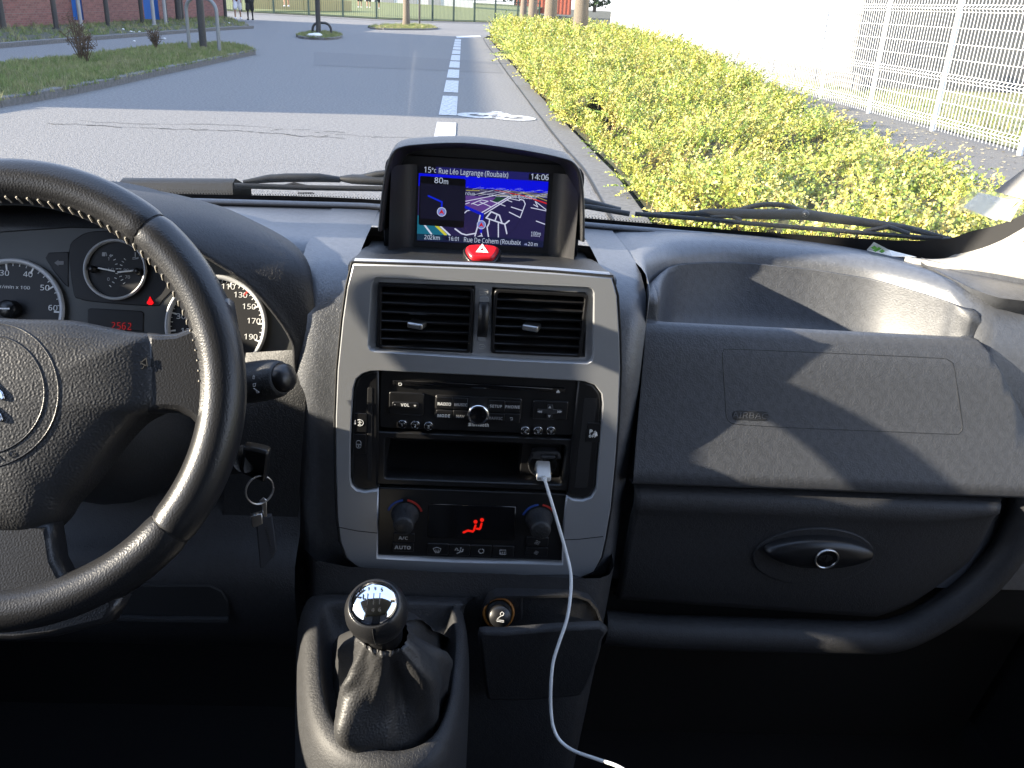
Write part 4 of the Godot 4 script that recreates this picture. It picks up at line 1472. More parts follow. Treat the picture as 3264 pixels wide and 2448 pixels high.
func build_dash() -> void:
	SEAM = [[0.2055, 0.86], [0.2065, 0.88]] + arc_tab(DTOP, [400, 470, 0.272, 440, 415, 0.268, 520, 365, 0.265, 620, 348, 0.263, 760, 340, 0.262, 900, 345, 0.262, 1200, 375, 0.262, 1500, 430, 0.264, 1750, 520, 0.268, 1900, 600, 0.275, 2000, 660, 0.285])
	INNER = [[0.2205, 0.885], [0.2215, 0.90]] + arc_tab(DTOP, [464, 540, 0.278, 475, 480, 0.276, 500, 430, 0.276, 560, 390, 0.275, 640, 366, 0.273, 760, 354, 0.271, 900, 362, 0.271, 1200, 398, 0.272, 1500, 472, 0.275, 1750, 562, 0.28, 1880, 640, 0.288])
	var d := thing("dashboard", "dark grey moulded dashboard of the van with open passenger tray", "dashboard", cp(0.03, 0.5, 0.9))
	var s := ns()
	var rows := []
	for x in [-0.86, -0.8, -0.74, -0.66, -0.58, -0.5, -0.42, -0.34, -0.28, -0.22, -0.18, -0.16]: rows.append(dash_profile(x))
	grid(s, rows)
	rows = []
	for k in 8:
		var x: float = lerp(-0.16, -0.0995, k / 7.0)
		var p := dash_profile(-0.12)
		var q := []
		for v in p:
			var wg: float = 0.012 * pow(max(0.0, 1.0 - k / 3.0), 2) * clamp((0.96 + v.z) / 0.08, 0.0, 1.0)
			q.append(Vector3(x, v.y - wg, v.z - wg))
		q[0].z = -fw(x) - 0.015
		rows.append(q)
	grid(s, rows)
	rows = []
	for k in 9:
		var x: float = lerp(-0.0995, 0.161, k / 8.0)
		var p := dash_profile(0.0)
		p[0].z = -fw(x) - 0.015
		var q := []
		for v in p.slice(0, 3): q.append(Vector3(x, v.y, v.z))
		rows.append(q)
	grid(s, rows)
	rows = []
	for k in 7:
		var x: float = lerp(0.161, 0.2045, k / 6.0)
		var p := dash_profile(0.12)
		var q := []
		var e: float = pow(max(0.0, (k - 3) / 3.0), 2)
		for v in p: q.append(Vector3(x, v.y, v.z - 0.014 * e * (1.0 if v.z > -0.93 else 0.0)))
		q[0].z = -fw(x) - 0.015
		rows.append(q)
	grid(s, rows)
	rows = []
	for x in [0.2045, 0.2055, 0.206, 0.207, 0.209, 0.213, 0.218, 0.224, 0.23, 0.24, 0.25, 0.265, 0.28, 0.3, 0.33, 0.36, 0.39, 0.42, 0.45, 0.48, 0.51, 0.54, 0.56, 0.58, 0.6, 0.63, 0.66, 0.7, 0.75, 0.8, 0.86]: rows.append(dash_profile(x))
	grid(s, rows)
	part("dash_top", s, MT["dash_top_plastic"], d)
	# raised demister strip along the glass
	s = ns()
	var path := []
	for i in 30:
		var x: float = lerp(-0.36, 0.335, i / 29.0)
		path.append(cp(x, 0.262, fw(x) - 0.035))
	tube(s, path, 0.006, 8, true, 0, 1.0)
	part("demister_strip", s, MT["dash_top_plastic"], d)
	s = ns()
	path = []
	for i in 30:
		var x: float = lerp(-0.36, 0.35, i / 29.0)
		path.append(cp(x, 0.2605, fw(x) - 0.045))
	tube(s, path, 0.0022, 6)
	part("demister_slot", s, MT["matt_black"], d)
	# passenger module: tray and airbag face
	s = ns()
	rows = []
	for x in [0.2065, 0.208, 0.211, 0.215, 0.2195, 0.2205, 0.2215, 0.2225, 0.224, 0.226, 0.229, 0.233, 0.238, 0.245, 0.255, 0.27, 0.285, 0.3, 0.32, 0.34, 0.36, 0.38, 0.4, 0.42, 0.44, 0.46, 0.48, 0.5, 0.52, 0.535, 0.545, 0.555, 0.56, 0.565, 0.57, 0.575, 0.58, 0.585, 0.59, 0.6, 0.61, 0.62, 0.635, 0.65, 0.67, 0.70]:
		var sf: float = max(lerpa(SEAM, x) - 0.002, 0.8815)
		var inf: float = clamp(lerpa(INNER, x), 0.8815, sf - 0.001) if x > 0.2195 and x < 0.565 else 0.8815
		var k: float = clamp((inf - 0.889) / 0.05, 0.0, 1.0)
		var he := 0.0      # the face's upper end drops along the seam at the right
		if x > 0.575: he = pow((x - 0.575) / 0.125, 1.25) * 0.19
		var row := [cp(x, 0.279 + he, sf), cp(x, 0.273 + he, lerp(sf, inf, 0.3)), cp(x, 0.2745 + he, lerp(sf, inf, 0.75))]
		row.append_array([cp(x, 0.281 + he, inf), cp(x, lerp(0.285, 0.30, k) + he, max(inf - 0.006 * k, 0.8812)), cp(x, lerp(0.29, 0.33, k) + he, max(inf - 0.012 * k, 0.8812)), cp(x, lerp(0.295, 0.352, k) + he, max(inf - 0.03 * k, 0.8812)), cp(x, lerp(0.298, 0.358, k) + he, lerp(0.8811, 0.898, k)), cp(x, lerp(0.299, 0.35, k) + he, lerp(0.881, 0.8905, k)), cp(x, lerp(0.2995, 0.308, k) + he, lerp(0.8808, 0.8875, k)), cp(x, 0.3015 + he, 0.8805)])
		for q in FACE:
			var hq: float = max(q[0], 0.3015 + he)
			row.append(cp(x, hq, lerpa(FACE, hq)))
		row.append(cp(x, 0.474, 0.832)); row.append(cp(x, 0.478, 0.85))
		rows.append(row)
	grid(s, rows)
	var pm := part("passenger_module", s, MT["dash_plastic"], d)
	# thin groove of the airbag lid and its raised lettering
	s = ns()
	path = []
	var gpx := [560, 722, 800, 730, 1300, 752, 1720, 772, 1790, 785, 1820, 820, 1840, 950, 1862, 1100, 1868, 1160, 1850, 1190, 1800, 1197, 1400, 1180, 900, 1160, 620, 1142, 575, 1130, 553, 1100, 545, 1000, 535, 850, 530, 760, 538, 730]
	for i in gpx.size() / 2: path.append(face_pt(DASHR, gpx[2 * i], gpx[2 * i + 1], -0.0002))
	path = smooth(path, 3, true)
	path.append(path[0])
	tube(s, path, 0.0005, 6, false)
	part("airbag_groove", s, MT["dark_plastic"], pm)
	var a1 := face_pt(DASHR, 686, 1093)
	var fr := Transform3D(Basis(Vector3.RIGHT, -atan2(0.013, 0.06)), a1)
	s = ns()
	extr(s, rrect(Vector2.ZERO, 0.040, 0.0105, 0.004), -0.004, 0.0006, 0.0004)
	part("airbag_badge", s, MT["dark_plastic"], pm, fr)
	text(pm, "lettering", "AIRBAG", fr, Vector2.ZERO, 0.0062, 0.0007, MT["dash_plastic"], "Droid Sans", false, 1.35)
	# small side air outlet pocket at the right end
	s = ns()
	rows = []
	var lowy := [[1716, 401], [1850, 470], [1960, 528], [2080, 570], [2230, 588], [2480, 605]]
	for i in 17:
		var t := i / 16.0
		var x: float = lerp(1716.0, 2480.0, t)
		var up2 := cy(DTOP, x, 372.0 + 140.0 * pow(t, 0.85), 0.2545)
		var lo2 := cy(DTOP, x, lerpa(lowy, x), 0.2575)
		var dp: float = 0.028 * min(1.0, t * 4.0)
		rows.append([up2 + Vector3(0, 0.002, 0), up2.lerp(lo2, 0.15) - Vector3(0, dp, 0), up2.lerp(lo2, 0.75) - Vector3(0, dp * 0.9, 0), up2.lerp(lo2, 0.93) - Vector3(0, dp * 0.2, 0), lo2 + Vector3(0, 0.003, 0)])
	grid(s, rows)
	part("side_outlet_pocket", s, MT["dash_plastic"], d)
	# lower driver panel, below the hood
	s = ns()
	rows = []
	for x in [-0.88, -0.7, -0.5, -0.35, -0.25, -0.18, -0.155]:
		rows.append([cp(x, 0.42, 0.86), cp(x, 0.5, 0.85), cp(x, 0.555, 0.835), cp(x, 0.565, 0.815), cp(x, 0.575, 0.80), cp(x, 0.60, 0.795), cp(x, 0.65, 0.80), cp(x, 0.70, 0.82), cp(x, 0.72, 0.9)])
	grid(s, rows)
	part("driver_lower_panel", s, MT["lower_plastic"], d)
	var pf := Transform3D(Basis(), cp(-0.3, 0.63, 0.793))
	s = ns()
	var pk := pqs(pf, LOWL, [560, 560, 600, 365, 1480, 372, 1560, 410, 1600, 480, 1612, 585])
	extr(s, pk, -0.02, 0.001, 0.0005)
	part("door_pocket_opening", s, MT["matt_black"], d, pf)
	s = ns()
	line2(s, pqs(pf, LOWL, [560, 568, 1100, 590, 1612, 594]), 0.004, -0.01, 0.006)
	part("pocket_lip", s, MT["lower_plastic"], d, pf)
	# glove box
	var g := thing("glove_box", "closed dark glove box lid with an oval handle under the airbag panel", "glove box", cp(0.42, 0.57, 0.83))
	var arc := []
	for q in [[1430, 826], [1500, 815], [1700, 730], [1900, 580], [2050, 420], [2110, 290], [2125, 180]]:
		var p := cz(GLOV, q[0], q[1], 0.835)
		arc.append([p.x, -p.y])
	s = ns()
	rows = []
	for x in [0.212, 0.215, 0.22, 0.25, 0.3, 0.35, 0.4, 0.45, 0.48, 0.5, 0.52, 0.54, 0.56, 0.58, 0.6, 0.615, 0.625, 0.632, 0.636]:
		var hb: float = min(0.648 + (x - 0.212) * 0.05, lerpa(arc, x))
		var k := (hb - 0.484) / (0.655 - 0.484)
		var e: float = 0.006 if x < 0.214 or x > 0.633 else 0.0
		var row := []
		for q in [[0.479, 0.86], [0.481, 0.838], [0.484, 0.832], [0.49, 0.828], [0.502, 0.8265], [0.508, 0.829], [0.52, 0.833], [0.56, 0.837], [0.61, 0.842], [0.640, 0.847], [0.652, 0.853], [0.656, 0.87]]:
			row.append(cp(x, 0.479 + (q[0] - 0.479) * min(k, 1.05), q[1] + e))
		rows.append(row)
	grid(s, rows)
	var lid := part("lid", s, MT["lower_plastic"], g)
	var hc := cz(GLOV, 1150, 410, 0.832)
	var hf := Transform3D(Basis(Vector3.RIGHT, 0.1), hc)
	s = ns()
	extr(s, ell(Vector2(-0.002, -0.012), 0.072, 0.042, 32), -0.02, -0.0015, 0.001)
	part("handle_recess", s, MT["lower_plastic"], lid, hf)
	s = ns()
	var hp := PackedVector2Array()
	for i in 36:
		var a := TAU * i / 36
		hp.append(Vector2(cos(a) * 0.066, sin(a) * 0.0205 * (1.0 - 0.25 * pow(abs(cos(a)), 3))))
	var z0 := -0.004
	for st in [[1.0, -0.004, 0.98, 0.006], [0.98, 0.006, 0.90, 0.011], [0.90, 0.011, 0.6, 0.014], [0.6, 0.014, 0.02, 0.015]]:
		var a := PackedVector2Array()
		var bq := PackedVector2Array()
		for v in hp:
			a.append(v * st[0]); bq.append(v * st[2])
		wall(s, a, bq, st[1], st[3], 0)
	var hd := part("handle", s, MT["smooth_black"], g, hf)
	s = ns()
	lathe(s, [Vector2(0.0125, 0.010), Vector2(0.014, 0.0165), Vector2(0.0128, 0.0175), Vector2(0.0118, 0.016)], 24, Transform3D(Basis(), Vector3(0.004, 0.0, 0)))
	part("lock_ring", s, MT["satin_metal"], hd, hf)
	s = ns()
	lathe(s, [Vector2(0.0118, 0.015), Vector2(0.004, 0.0145), Vector2(0.0, 0.0143)], 20, Transform3D(Basis(), Vector3(0.004, 0.0, 0)))
	part("lock_face", s, MT["gloss_black"], hd, hf)
	s = ns()
	box(s, Vector3(0.004, 0, 0.0152), Vector3(0.0016, 0.009, 0.0012))
	part("key_slot", s, MT["matt_black"], hd, hf)
	# padded rail round the glove box
	s = ns()
	path = []
	for q in [[40, 808], [320, 832], [800, 846], [1300, 860], [1500, 855], [1650, 808], [1850, 690], [2020, 545], [2140, 390], [2190, 280], [2230, 150], [2260, 0]]:
		path.append(cz(GLOV, q[0], q[1], 0.852))
	tube(s, smooth(path, 4), 0.021, 14, true, 0, 1.0)
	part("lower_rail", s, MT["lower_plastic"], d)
	s = ns()
	rows = []
	for x in [0.2, 0.3, 0.5, 0.7, 0.86]:
		rows.append([cp(x, 0.62, 0.87), cp(x, 0.70, 0.90), cp(x, 0.8, 1.0), cp(x, 1.05, 1.05)])
	grid(s, rows)
	part("footwell_lining", s, MT["carpet"], d)

func build_hood() -> void:
	var h := thing("instrument_hood", "dark arched hood over the instrument dials behind the steering wheel", "hood", cp(-0.36, 0.26, 0.9))
	# visor: from the seam on the dashboard up to the near lip round the dials (right half measured, left half mirrored)
	var lip := []
	for q in [[1905, 1420, 0.85], [1900, 1330, 0.847], [1887, 1220, 0.845], [1779, 1047, 0.842], [1598, 848, 0.84], [1382, 702, 0.84], [1150, 560, 0.84], [900, 440, 0.84], [600, 352, 0.84], [300, 308, 0.84], [60, 298, 0.84]]:
		lip.append(cz(WD, q[0], q[1], q[2]))
	var seam := []
	for q in [[1985, 1420, 0.848], [1998, 1240, 0.849], [2010, 1060, 0.85], [2008, 900, 0.855], [1985, 740, 0.868], [1915, 628, 0.9], [1800, 540, 0.95], [1600, 437, 1.01], [1400, 352, 1.06], [1150, 300, 1.10], [880, 262, 1.13]]:
		seam.append(cz(WD, q[0], q[1], q[2]))
	var top: Vector3 = lip[-1]
	for i in range(lip.size() - 2, -1, -1):
		var c: Vector3 = lip[i]
		var e: Vector3 = seam[i]
		lip.append(Vector3(2.0 * top.x - c.x, c.y, lerp(c.z, -0.93, 0.72)))
		seam.append(Vector3(2.0 * top.x - e.x, e.y, e.z - 0.03))
	lip = smooth(lip, 3)
	seam = smooth(seam, 3)
	var s := ns()
	var rows := []
	var cm := Vector3(top.x, -0.37, 0)
	for i in lip.size():
		var c: Vector3 = lip[i]
		var e: Vector3 = seam[i]
		var out := Vector3(c.x - top.x, c.y - cm.y, 0).normalized()
		var deep := Vector3(lerp(c.x, top.x, 0.04), lerp(c.y, cm.y, 0.06), min(c.z - 0.01, -0.925 + (c.y + 0.33) * -0.46))
		rows.append([e - Vector3(0, 0.012, 0), e, e.lerp(c, 0.3) + out * 0.010, e.lerp(c, 0.65) + out * 0.012, e.lerp(c, 0.9) + out * 0.006, c + out * 0.002, c - out * 0.001 + Vector3(0, 0, 0.003), c - out * 0.004 + Vector3(0, 0, 0.001), c.lerp(deep, 0.5), deep])
	grid(s, rows)
	part("hood_shell", s, MT["hood_plastic"], h)
	# cheek under the right side of the hood, above the stalk
	s = ns()
	rows = []
	for i in 9:
		var t := i / 8.0
		var a := cz(WD, lerp(2010.0, 1880.0, t), lerp(1060.0, 1100.0, t), 0.852)
		rows.append([cz(KEYW, lerp(664.0, 200.0, t), lerp(-90.0, -60.0, t), lerp(0.85, 0.88, t)), cz(KEYW, lerp(655.0, 150.0, t), lerp(200.0, 240.0, t), lerp(0.842, 0.85, t)), cz(KEYW, lerp(640.0, 100.0, t), lerp(450.0, 420.0, t), lerp(0.838, 0.84, t)), cz(KEYW, lerp(615.0, 60.0, t), lerp(800.0, 760.0, t), 0.838), cz(KEYW, lerp(590.0, 20.0, t), lerp(1150.0, 1150.0, t), 0.84), cz(KEYW, lerp(560.0, 0.0, t), lerp(1600.0, 1600.0, t), 0.842)])
	grid(s, rows)
	part("lower_cheek", s, MT["dark_plastic"], h)
	# steering column shroud
	s = ns()
	rows = []
	var c0 := SW.origin + SW.basis.z * -0.035
	var c1 := SW.origin + SW.basis.z * -0.23
	for i in 6:
		var t := i / 5.0
		var row := []
		for k in 20:
			var a := TAU * k / 20
			var rx: float = lerp(0.068, 0.095, t) * (1.0 if cos(a) > 0 else 1.0)
			row.append(c0.lerp(c1, t) + SW.basis.x * cos(a) * rx + SW.basis.y * (sin(a) * lerp(0.05, 0.075, t) - 0.03))
		rows.append(row)
	grid(s, rows, true)
	part("column_shroud", s, MT["dark_plastic"], h)

func dial(parent: Node3D, cf: Transform3D, called: String, c: Vector2, r: float, label: String, face_z := -0.002) -> MeshInstance3D:
	var s := ns()
	extr(s, ell(c, r * 0.985, r * 0.985, 64), face_z - 0.004, face_z)
	var o := part(called, s, MT["gauge_face"], parent, cf, label)
	s = ns()
	var x := Transform3D(Basis(), Vector3(c.x, c.y, 0))
	lathe(s, [Vector2(r * 0.90, face_z), Vector2(r * 0.905, 0.0015), Vector2(r * 0.94, 0.0032), Vector2(r * 0.985, 0.003), Vector2(r, 0.0)], 72, x)
	part("ring", s, MT["gauge_ring"], o, cf)
	return o
func tick(s: SurfaceTool, c: Vector2, a: float, r0: float, r1: float, w: float, z: float) -> void:
	var d := Vector2(cos(a), sin(a))
	line2(s, PackedVector2Array([c + d * r0, c + d * r1]), w, z - 0.0003, z)
func build_cluster() -> void:
	var tl := 0.43
	var cf := Transform3D(Basis(Vector3.RIGHT, -tl), cp(-0.36, 0.33, 0.93))
	CF = cf
	var k := thing("instrument_cluster", "instrument cluster with three white ringed dials behind the wheel", "instrument cluster", cp(-0.36, 0.33, 0.93))
	# grey carrier
	var s := ns()
	var out := pqs(cf, CLU, [-700, 830, -700, 200, -300, 100, 120, 70, 270, 60, 510, 45, 900, 50, 1120, 80, 1400, 170, 1650, 310, 1850, 470, 2060, 700, 2190, 900, 2195, 1000, 2050, 1080, 1900, 1150, 1300, 1200, -700, 1200])
	extr(s, out, -0.03, -0.004, 0.002)
	part("carrier", s, MT["cluster_grey"], k, cf)
	var u := func(x: float, y: float) -> Vector2: return pq(cf, CLU, x, y)
	# black inner window around the small dial
	s = ns()
	var win := pqs(cf, CLU, [500, 230, 560, 130, 700, 80, 1000, 90, 1200, 200, 1330, 330, 1345, 430, 1200, 600, 1130, 640, 700, 610, 580, 585, 535, 540])
	extr(s, pv2(smooth(win, 3, true)), -0.006, -0.0032, 0.001)
	part("black_window", s, MT["gauge_face"], k, cf)
	s = ns()
	extr(s, pqs(cf, CLU, [325, 280, 350, 240, 500, 235, 500, 500, 470, 480, 380, 370]), -0.006, -0.0032, 0.001)
	part("indicator_window", s, MT["gauge_face"], k, cf)
	# tachometer
	var c: Vector2 = u.call(85, 668)
	var r: float = (u.call(482, 690) as Vector2).distance_to(c)
	var d := dial(k, cf, "tachometer", c, r, "black tachometer dial marked 30 to 60")
	s = ns()
	for i in range(0, 25):
		var a: float = deg_to_rad(0.0 + i * 8.375)
		tick(s, c, a, r * (0.78 if i % 4 == 0 else 0.85), r * 0.92, 0.0017 if i % 4 == 0 else 0.0008, -0.0016)
	part("scale_marks", s, MT["white_print"], d, cf)
	var t1 := {"30": [25, 395], "40": [200, 405], "50": [325, 505], "60": [385, 655]}
	for n in t1: text(d, "numeral", n, cf, u.call(t1[n][0], t1[n][1]), 0.0057, -0.0019, MT["white_print"], "Droid Sans", false, 1.15)
	text(d, "lettering", "tr/min x 100", cf, u.call(95, 500), 0.0034, -0.0019, MT["white_print"], "Droid Sans", false, 1.3)
	s = ns()
	lathe(s, [Vector2(0.0, 0.012), Vector2(0.0085, 0.012), Vector2(0.0095, 0.0105), Vector2(0.01, -0.002)], 28, Transform3D(Basis(), Vector3(c.x, c.y, 0)))
	part("needle_hub", s, MT["smooth_black"], d, cf)
	s = ns()
	line2(s, PackedVector2Array([c + Vector2(-0.05, -0.002), c + Vector2(0.004, 0)]), 0.0016, 0.006, 0.0125)
	part("needle", s, MT["white_print"], d, cf)
	# speedometer
	c = u.call(1605, 782)
	r = (u.call(1985, 760) as Vector2).distance_to(c)
	d = dial(k, cf, "speedometer", c, r, "black speedometer dial partly hidden by the wheel rim")
	s = ns()
	var sr := ns()
	for i in range(-4, 19):
		var v := 10 + i * 10
		var a := deg_to_rad(167.0 - (v - 30) * 1.16)
		if v == 50 or v == 130: tick(sr, c, a, r * 0.8, r * 0.92, 0.002, -0.0016)
		else: tick(s, c, a, r * (0.8 if (v - 10) % 20 == 0 else 0.85), r * 0.92, 0.0017 if (v - 10) % 20 == 0 else 0.0009, -0.0016)
		tick(s, c, a + deg_to_rad(5.8), r * 0.87, r * 0.92, 0.0007, -0.0016)
	part("scale_marks", s, MT["white_print"], d, cf)
	part("red_marks", sr, MT["red_print"], d, cf)
	var t2 := {"10": [1370, 826], "30": [1338, 717], "50": [1385, 612], "110": [1690, 497], "130": [1782, 558], "150": [1845, 645], "170": [1880, 752], "190": [1858, 870]}
	for n in t2: text(d, "numeral", n, cf, u.call(t2[n][0], t2[n][1]), 0.0057, -0.0019, MT["white_print"], "Droid Sans", false, 1.15)
	# fuel and temperature dial
	c = u.call(857, 370)
	r = (u.call(1092, 375) as Vector2).distance_to(c)
	d = dial(k, cf, "fuel_and_temperature_gauge", c, r, "small round dial with two white needles")
	s = ns()
	var pc: Vector2 = u.call(690, 372)
	for a in [42, 30, 18, 6, -6, -18, -30, -42]: tick(s, pc, deg_to_rad(a), 0.0235, 0.0262, 0.0007, -0.0016)
	var tc: Vector2 = u.call(1025, 385)
	for a in [140, 150, 162, 174, 186, 198, 210, 222]: tick(s, tc, deg_to_rad(a), 0.0185, 0.0212, 0.0007, -0.0016)
	part("scale_marks", s, MT["white_print"], d, cf)
	for n in [["1", 803, 290], ["1/2", 818, 370], ["0", 799, 441], ["90", 930, 374], ["70", 941, 425]]:
		text(d, "numeral", n[0], cf, u.call(n[1], n[2]), 0.0035, -0.0019, MT["grey_print"])
	s = ns()
	line2(s, PackedVector2Array([u.call(735, 362), u.call(860, 386)]), 0.0015, 0.001, 0.003)
	part("needle", s, MT["white_print"], d, cf)
	s = ns()
	line2(s, PackedVector2Array([u.call(878, 392), u.call(1003, 380)]), 0.0015, 0.001, 0.003)
	part("needle", s, MT["white_print"], d, cf)
	for q in [[690, 368], [1025, 385]]:
		s = ns()
		var hc: Vector2 = u.call(q[0], q[1])
		lathe(s, [Vector2(0.0, 0.005), Vector2(0.0035, 0.005), Vector2(0.004, -0.002)], 18, Transform3D(Basis(), Vector3(hc.x, hc.y, 0)))
		part("needle_hub", s, MT["smooth_black"], d, cf)
	# pump, thermometer and diamond signs
	s = ns()
	extr(s, rrect(u.call(765, 255), 0.0034, 0.0042, 0.0004, 1), -0.0022, -0.0016)
	line2(s, pv2([u.call(780, 240), u.call(788, 262), u.call(784, 268)]), 0.0007, -0.0022, -0.0016)
	var dm: Vector2 = u.call(817, 266)
	extr(s, PackedVector2Array([dm + Vector2(0.0018, 0), dm + Vector2(0, 0.0018), dm - Vector2(0.0018, 0), dm - Vector2(0, 0.0018)]), -0.0022, -0.0016)
	line2(s, pv2([u.call(1000, 240), u.call(1000, 278)]), 0.0008, -0.0022, -0.0016)
	line2(s, pv2([u.call(978, 284), u.call(992, 278), u.call(1008, 284), u.call(1024, 278)]), 0.0006, -0.0022, -0.0016)
	line2(s, pv2([u.call(978, 292), u.call(1024, 287)]), 0.0006, -0.0022, -0.0016)
	part("signs", s, MT["grey_print"], d, cf)
	# left turn arrow
	s = ns()
	extr(s, pqs(cf, CLU, [395, 318, 425, 295, 425, 305, 465, 305, 465, 332, 425, 332, 425, 342]), -0.0032, -0.0026)
	part("turn_arrow", s, MT["dim_print"], k, cf)
	# seat belt warning lamp, lit red
	s = ns()
	extr(s, pqs(cf, CLU, [1098, 600, 1100, 585, 1108, 568, 1116, 585, 1118, 600, 1128, 604, 1134, 618, 1120, 630, 1098, 630, 1083, 618, 1088, 604]), -0.0032, -0.0022)
	part("seat_belt_lamp", s, MT["glow_warn"], k, cf, "glowing red seat belt warning sign")
	# display
	s = ns()
	extr(s, pqs(cf, CLU, [640, 665, 660, 655, 1040, 675, 1060, 690, 1058, 830, 640, 820]), -0.005, -0.003, 0.001)
	var lcd := part("trip_display", s, MT["gauge_face"], k, cf)
	text(lcd, "digits", "2562", cf, u.call(895, 790), 0.0075, -0.0028, MT["glow_led"], "Droid Sans Mono", false, 0.9)
var CF: Transform3D
var SW: Transform3D

func build_wheel() -> void:
	var w := thing("steering_wheel", "black leather steering wheel with stitched rim and padded hub", "steering wheel", SW.origin)
	var R := 0.174
	var r := 0.0188
	var rim_pt := func(a: float, b: float, rr: float) -> Vector3:
		# slightly oval grip section
		return Vector3(cos(a), sin(a), 0) * (R + cos(b) * rr) + Vector3(0, 0, sin(b) * rr * 1.06)
	var seam_u := atan2(pq(SW, M, 345, 478).y, pq(SW, M, 345, 478).x)
	var seam_l := atan2(pq(SW, M, 372, 1142).y, pq(SW, M, 372, 1142).x)
	var segs := [[seam_u + 0.006, PI - seam_u - 0.006, "grip", "wheel_leather"], [seam_l + 0.006, seam_u - 0.006, "grip", "wheel_smooth"], [PI - seam_u + 0.006, PI - seam_l - 0.006, "grip", "wheel_smooth"], [-PI - seam_l + 0.006, seam_l - 0.006, "grip", "wheel_leather"]]
	for g in segs:
		var s := ns()
		var rows := []
		var n := 44
		for i in n + 1:
			var t := i / float(n)
			var a: float = lerp(g[0], g[1], t)
			var e: float = min(t, 1.0 - t) * (g[1] - g[0]) * R
			var rr := r * (1.0 - 0.05 * pow(clamp(1.0 - e / 0.003, 0.0, 1.0), 2))
			var row := []
			for k in 24: row.append(rim_pt.call(a, TAU * k / 24, rr))
			rows.append(row)
		grid(s, rows, true)
		part(g[2], s, MT[g[3]], w, SW)
	var core := ns()
	var rc := []
	for i in 64:
		var row := []
		for k in 14: row.append(rim_pt.call(TAU * i / 64, TAU * k / 14, r * 0.93))
		rc.append(row)
	grid(core, rc, true, true)
	part("rim_core", core, MT["matt_black"], w, SW)
	# hub: padded airbag cover, right half measured and mirrored
	var half := pqs(SW, M, [60, 688, 150, 690, 220, 703, 285, 716, 338, 721, 352, 735, 359, 780, 362, 830, 357, 870, 335, 890, 300, 908, 262, 945, 220, 998, 178, 1052, 142, 1092, 125, 1120, 95, 1148, 50, 1160])
	var hub := PackedVector2Array()
	for v in half: hub.append(v)
	for i in range(half.size() - 1, -1, -1): hub.append(Vector2(-half[i].x, half[i].y))
	var hs := smooth(hub, 3, true)
	var cen := Vector2(0, -0.01)
	var s := ns()
	var prev := []
	var rows := []
	for st in [[1.0, -0.03], [1.0, -0.006], [0.985, 0.002], [0.955, 0.008], [0.90, 0.0125], [0.8, 0.0165], [0.66, 0.0195], [0.5, 0.0215], [0.3, 0.0225], [0.12, 0.023], [0.0, 0.023]]:
		var row := []
		for v in hs:
			var p: Vector2 = cen + (v - cen) * st[0]
			row.append(v3(p, st[1]))
		rows.append(row)
	grid(s, rows, true)
	var hb := part("hub_cover", s, MT["hub_leather"], w, SW)
	# surface height of the hub for the marks on it
	var hz := func(p: Vector2) -> float:
		var rad := p.length()
		return 0.0232 - 0.03 * pow(rad / 0.1, 3.0) * 0.35
	var c0 := Vector2(0, 0)
	var lc := pq(SW, M, -8, 856)
	for q in [[0.0475, 0.0009], [0.058, 0.0009]]:
		s = ns()
		var path := []
		for i in 61:
			var p: Vector2 = lc + Vector2(cos(TAU * i / 60), sin(TAU * i / 60)) * q[0]
			path.append(v3(p, hub_z(p, hs, cen) - 0.0001))
		tube(s, path, q[1], 6, false)
		part("ring_line", s, MT["wheel_smooth"], hb, SW)
	# two chevrons of the emblem
	for q in [[0.0085, 0], [-0.0085, 1]]:
		s = ns()
		for sd in [-1.0, 1.0]:
			var P := PackedVector2Array([Vector2(0, 0.0075 + q[0]), Vector2(0.0165 * sd, -0.006 + q[0]), Vector2(0.0185 * sd, -0.011 + q[0]), Vector2(0.0165 * sd, -0.0125 + q[0]), Vector2(0, 0.0 + q[0])])
			for i in P.size(): P[i] += lc
			extr(s, P, hub_z(lc, hs, cen) - 0.006, hub_z(lc, hs, cen) + 0.0022, 0.0008)
		part("emblem_chevron", s, MT["chrome"], hb, SW)
	var word := "AIRBAG"
	for i in 6:
		var a := deg_to_rad(-113.0 + i * 10.5)
		var p: Vector2 = lc + Vector2(cos(a), sin(a)) * 0.0527
		text(hb, "embossed_letter", word[i], SW, p, 0.0048, hub_z(p, hs, cen) + 0.0004, MT["wheel_smooth"], "Droid Sans", false, 1.3, a + PI / 2)
	# horn sign
	var hp := pq(SW, WD, 945, 1368)
	s = ns()
	var zz: float = hub_z(hp, hs, cen) + 0.0004
	line2(s, pv2([hp + Vector2(-0.0045, -0.0005), hp + Vector2(0.0, 0.0005), hp + Vector2(0.003, 0.0035)]), 0.0009, zz - 0.001, zz)
	line2(s, pv2([hp + Vector2(-0.0045, -0.001), hp + Vector2(0.0, -0.001), hp + Vector2(0.0035, -0.0025)]), 0.0009, zz - 0.001, zz)
	line2(s, pv2([hp + Vector2(0.003, 0.004), hp + Vector2(0.0045, -0.003)]), 0.0009, zz - 0.001, zz)
	line2(s, pv2([hp + Vector2(-0.001, -0.001), hp + Vector2(-0.0015, -0.0045), hp + Vector2(0.001, -0.005), hp + Vector2(0.002, -0.0025)]), 0.0008, zz - 0.001, zz)
	part("horn_sign", s, MT["dark_print"], hb, SW)
	# spokes
	var sp := pqs(SW, M, [320, 719, 352, 722, 385, 720, 415, 708, 436, 690, 448, 668, 454, 645, 496, 645, 506, 700, 508, 900, 500, 980, 452, 980, 446, 950, 432, 922, 412, 902, 388, 892, 362, 890, 320, 893])
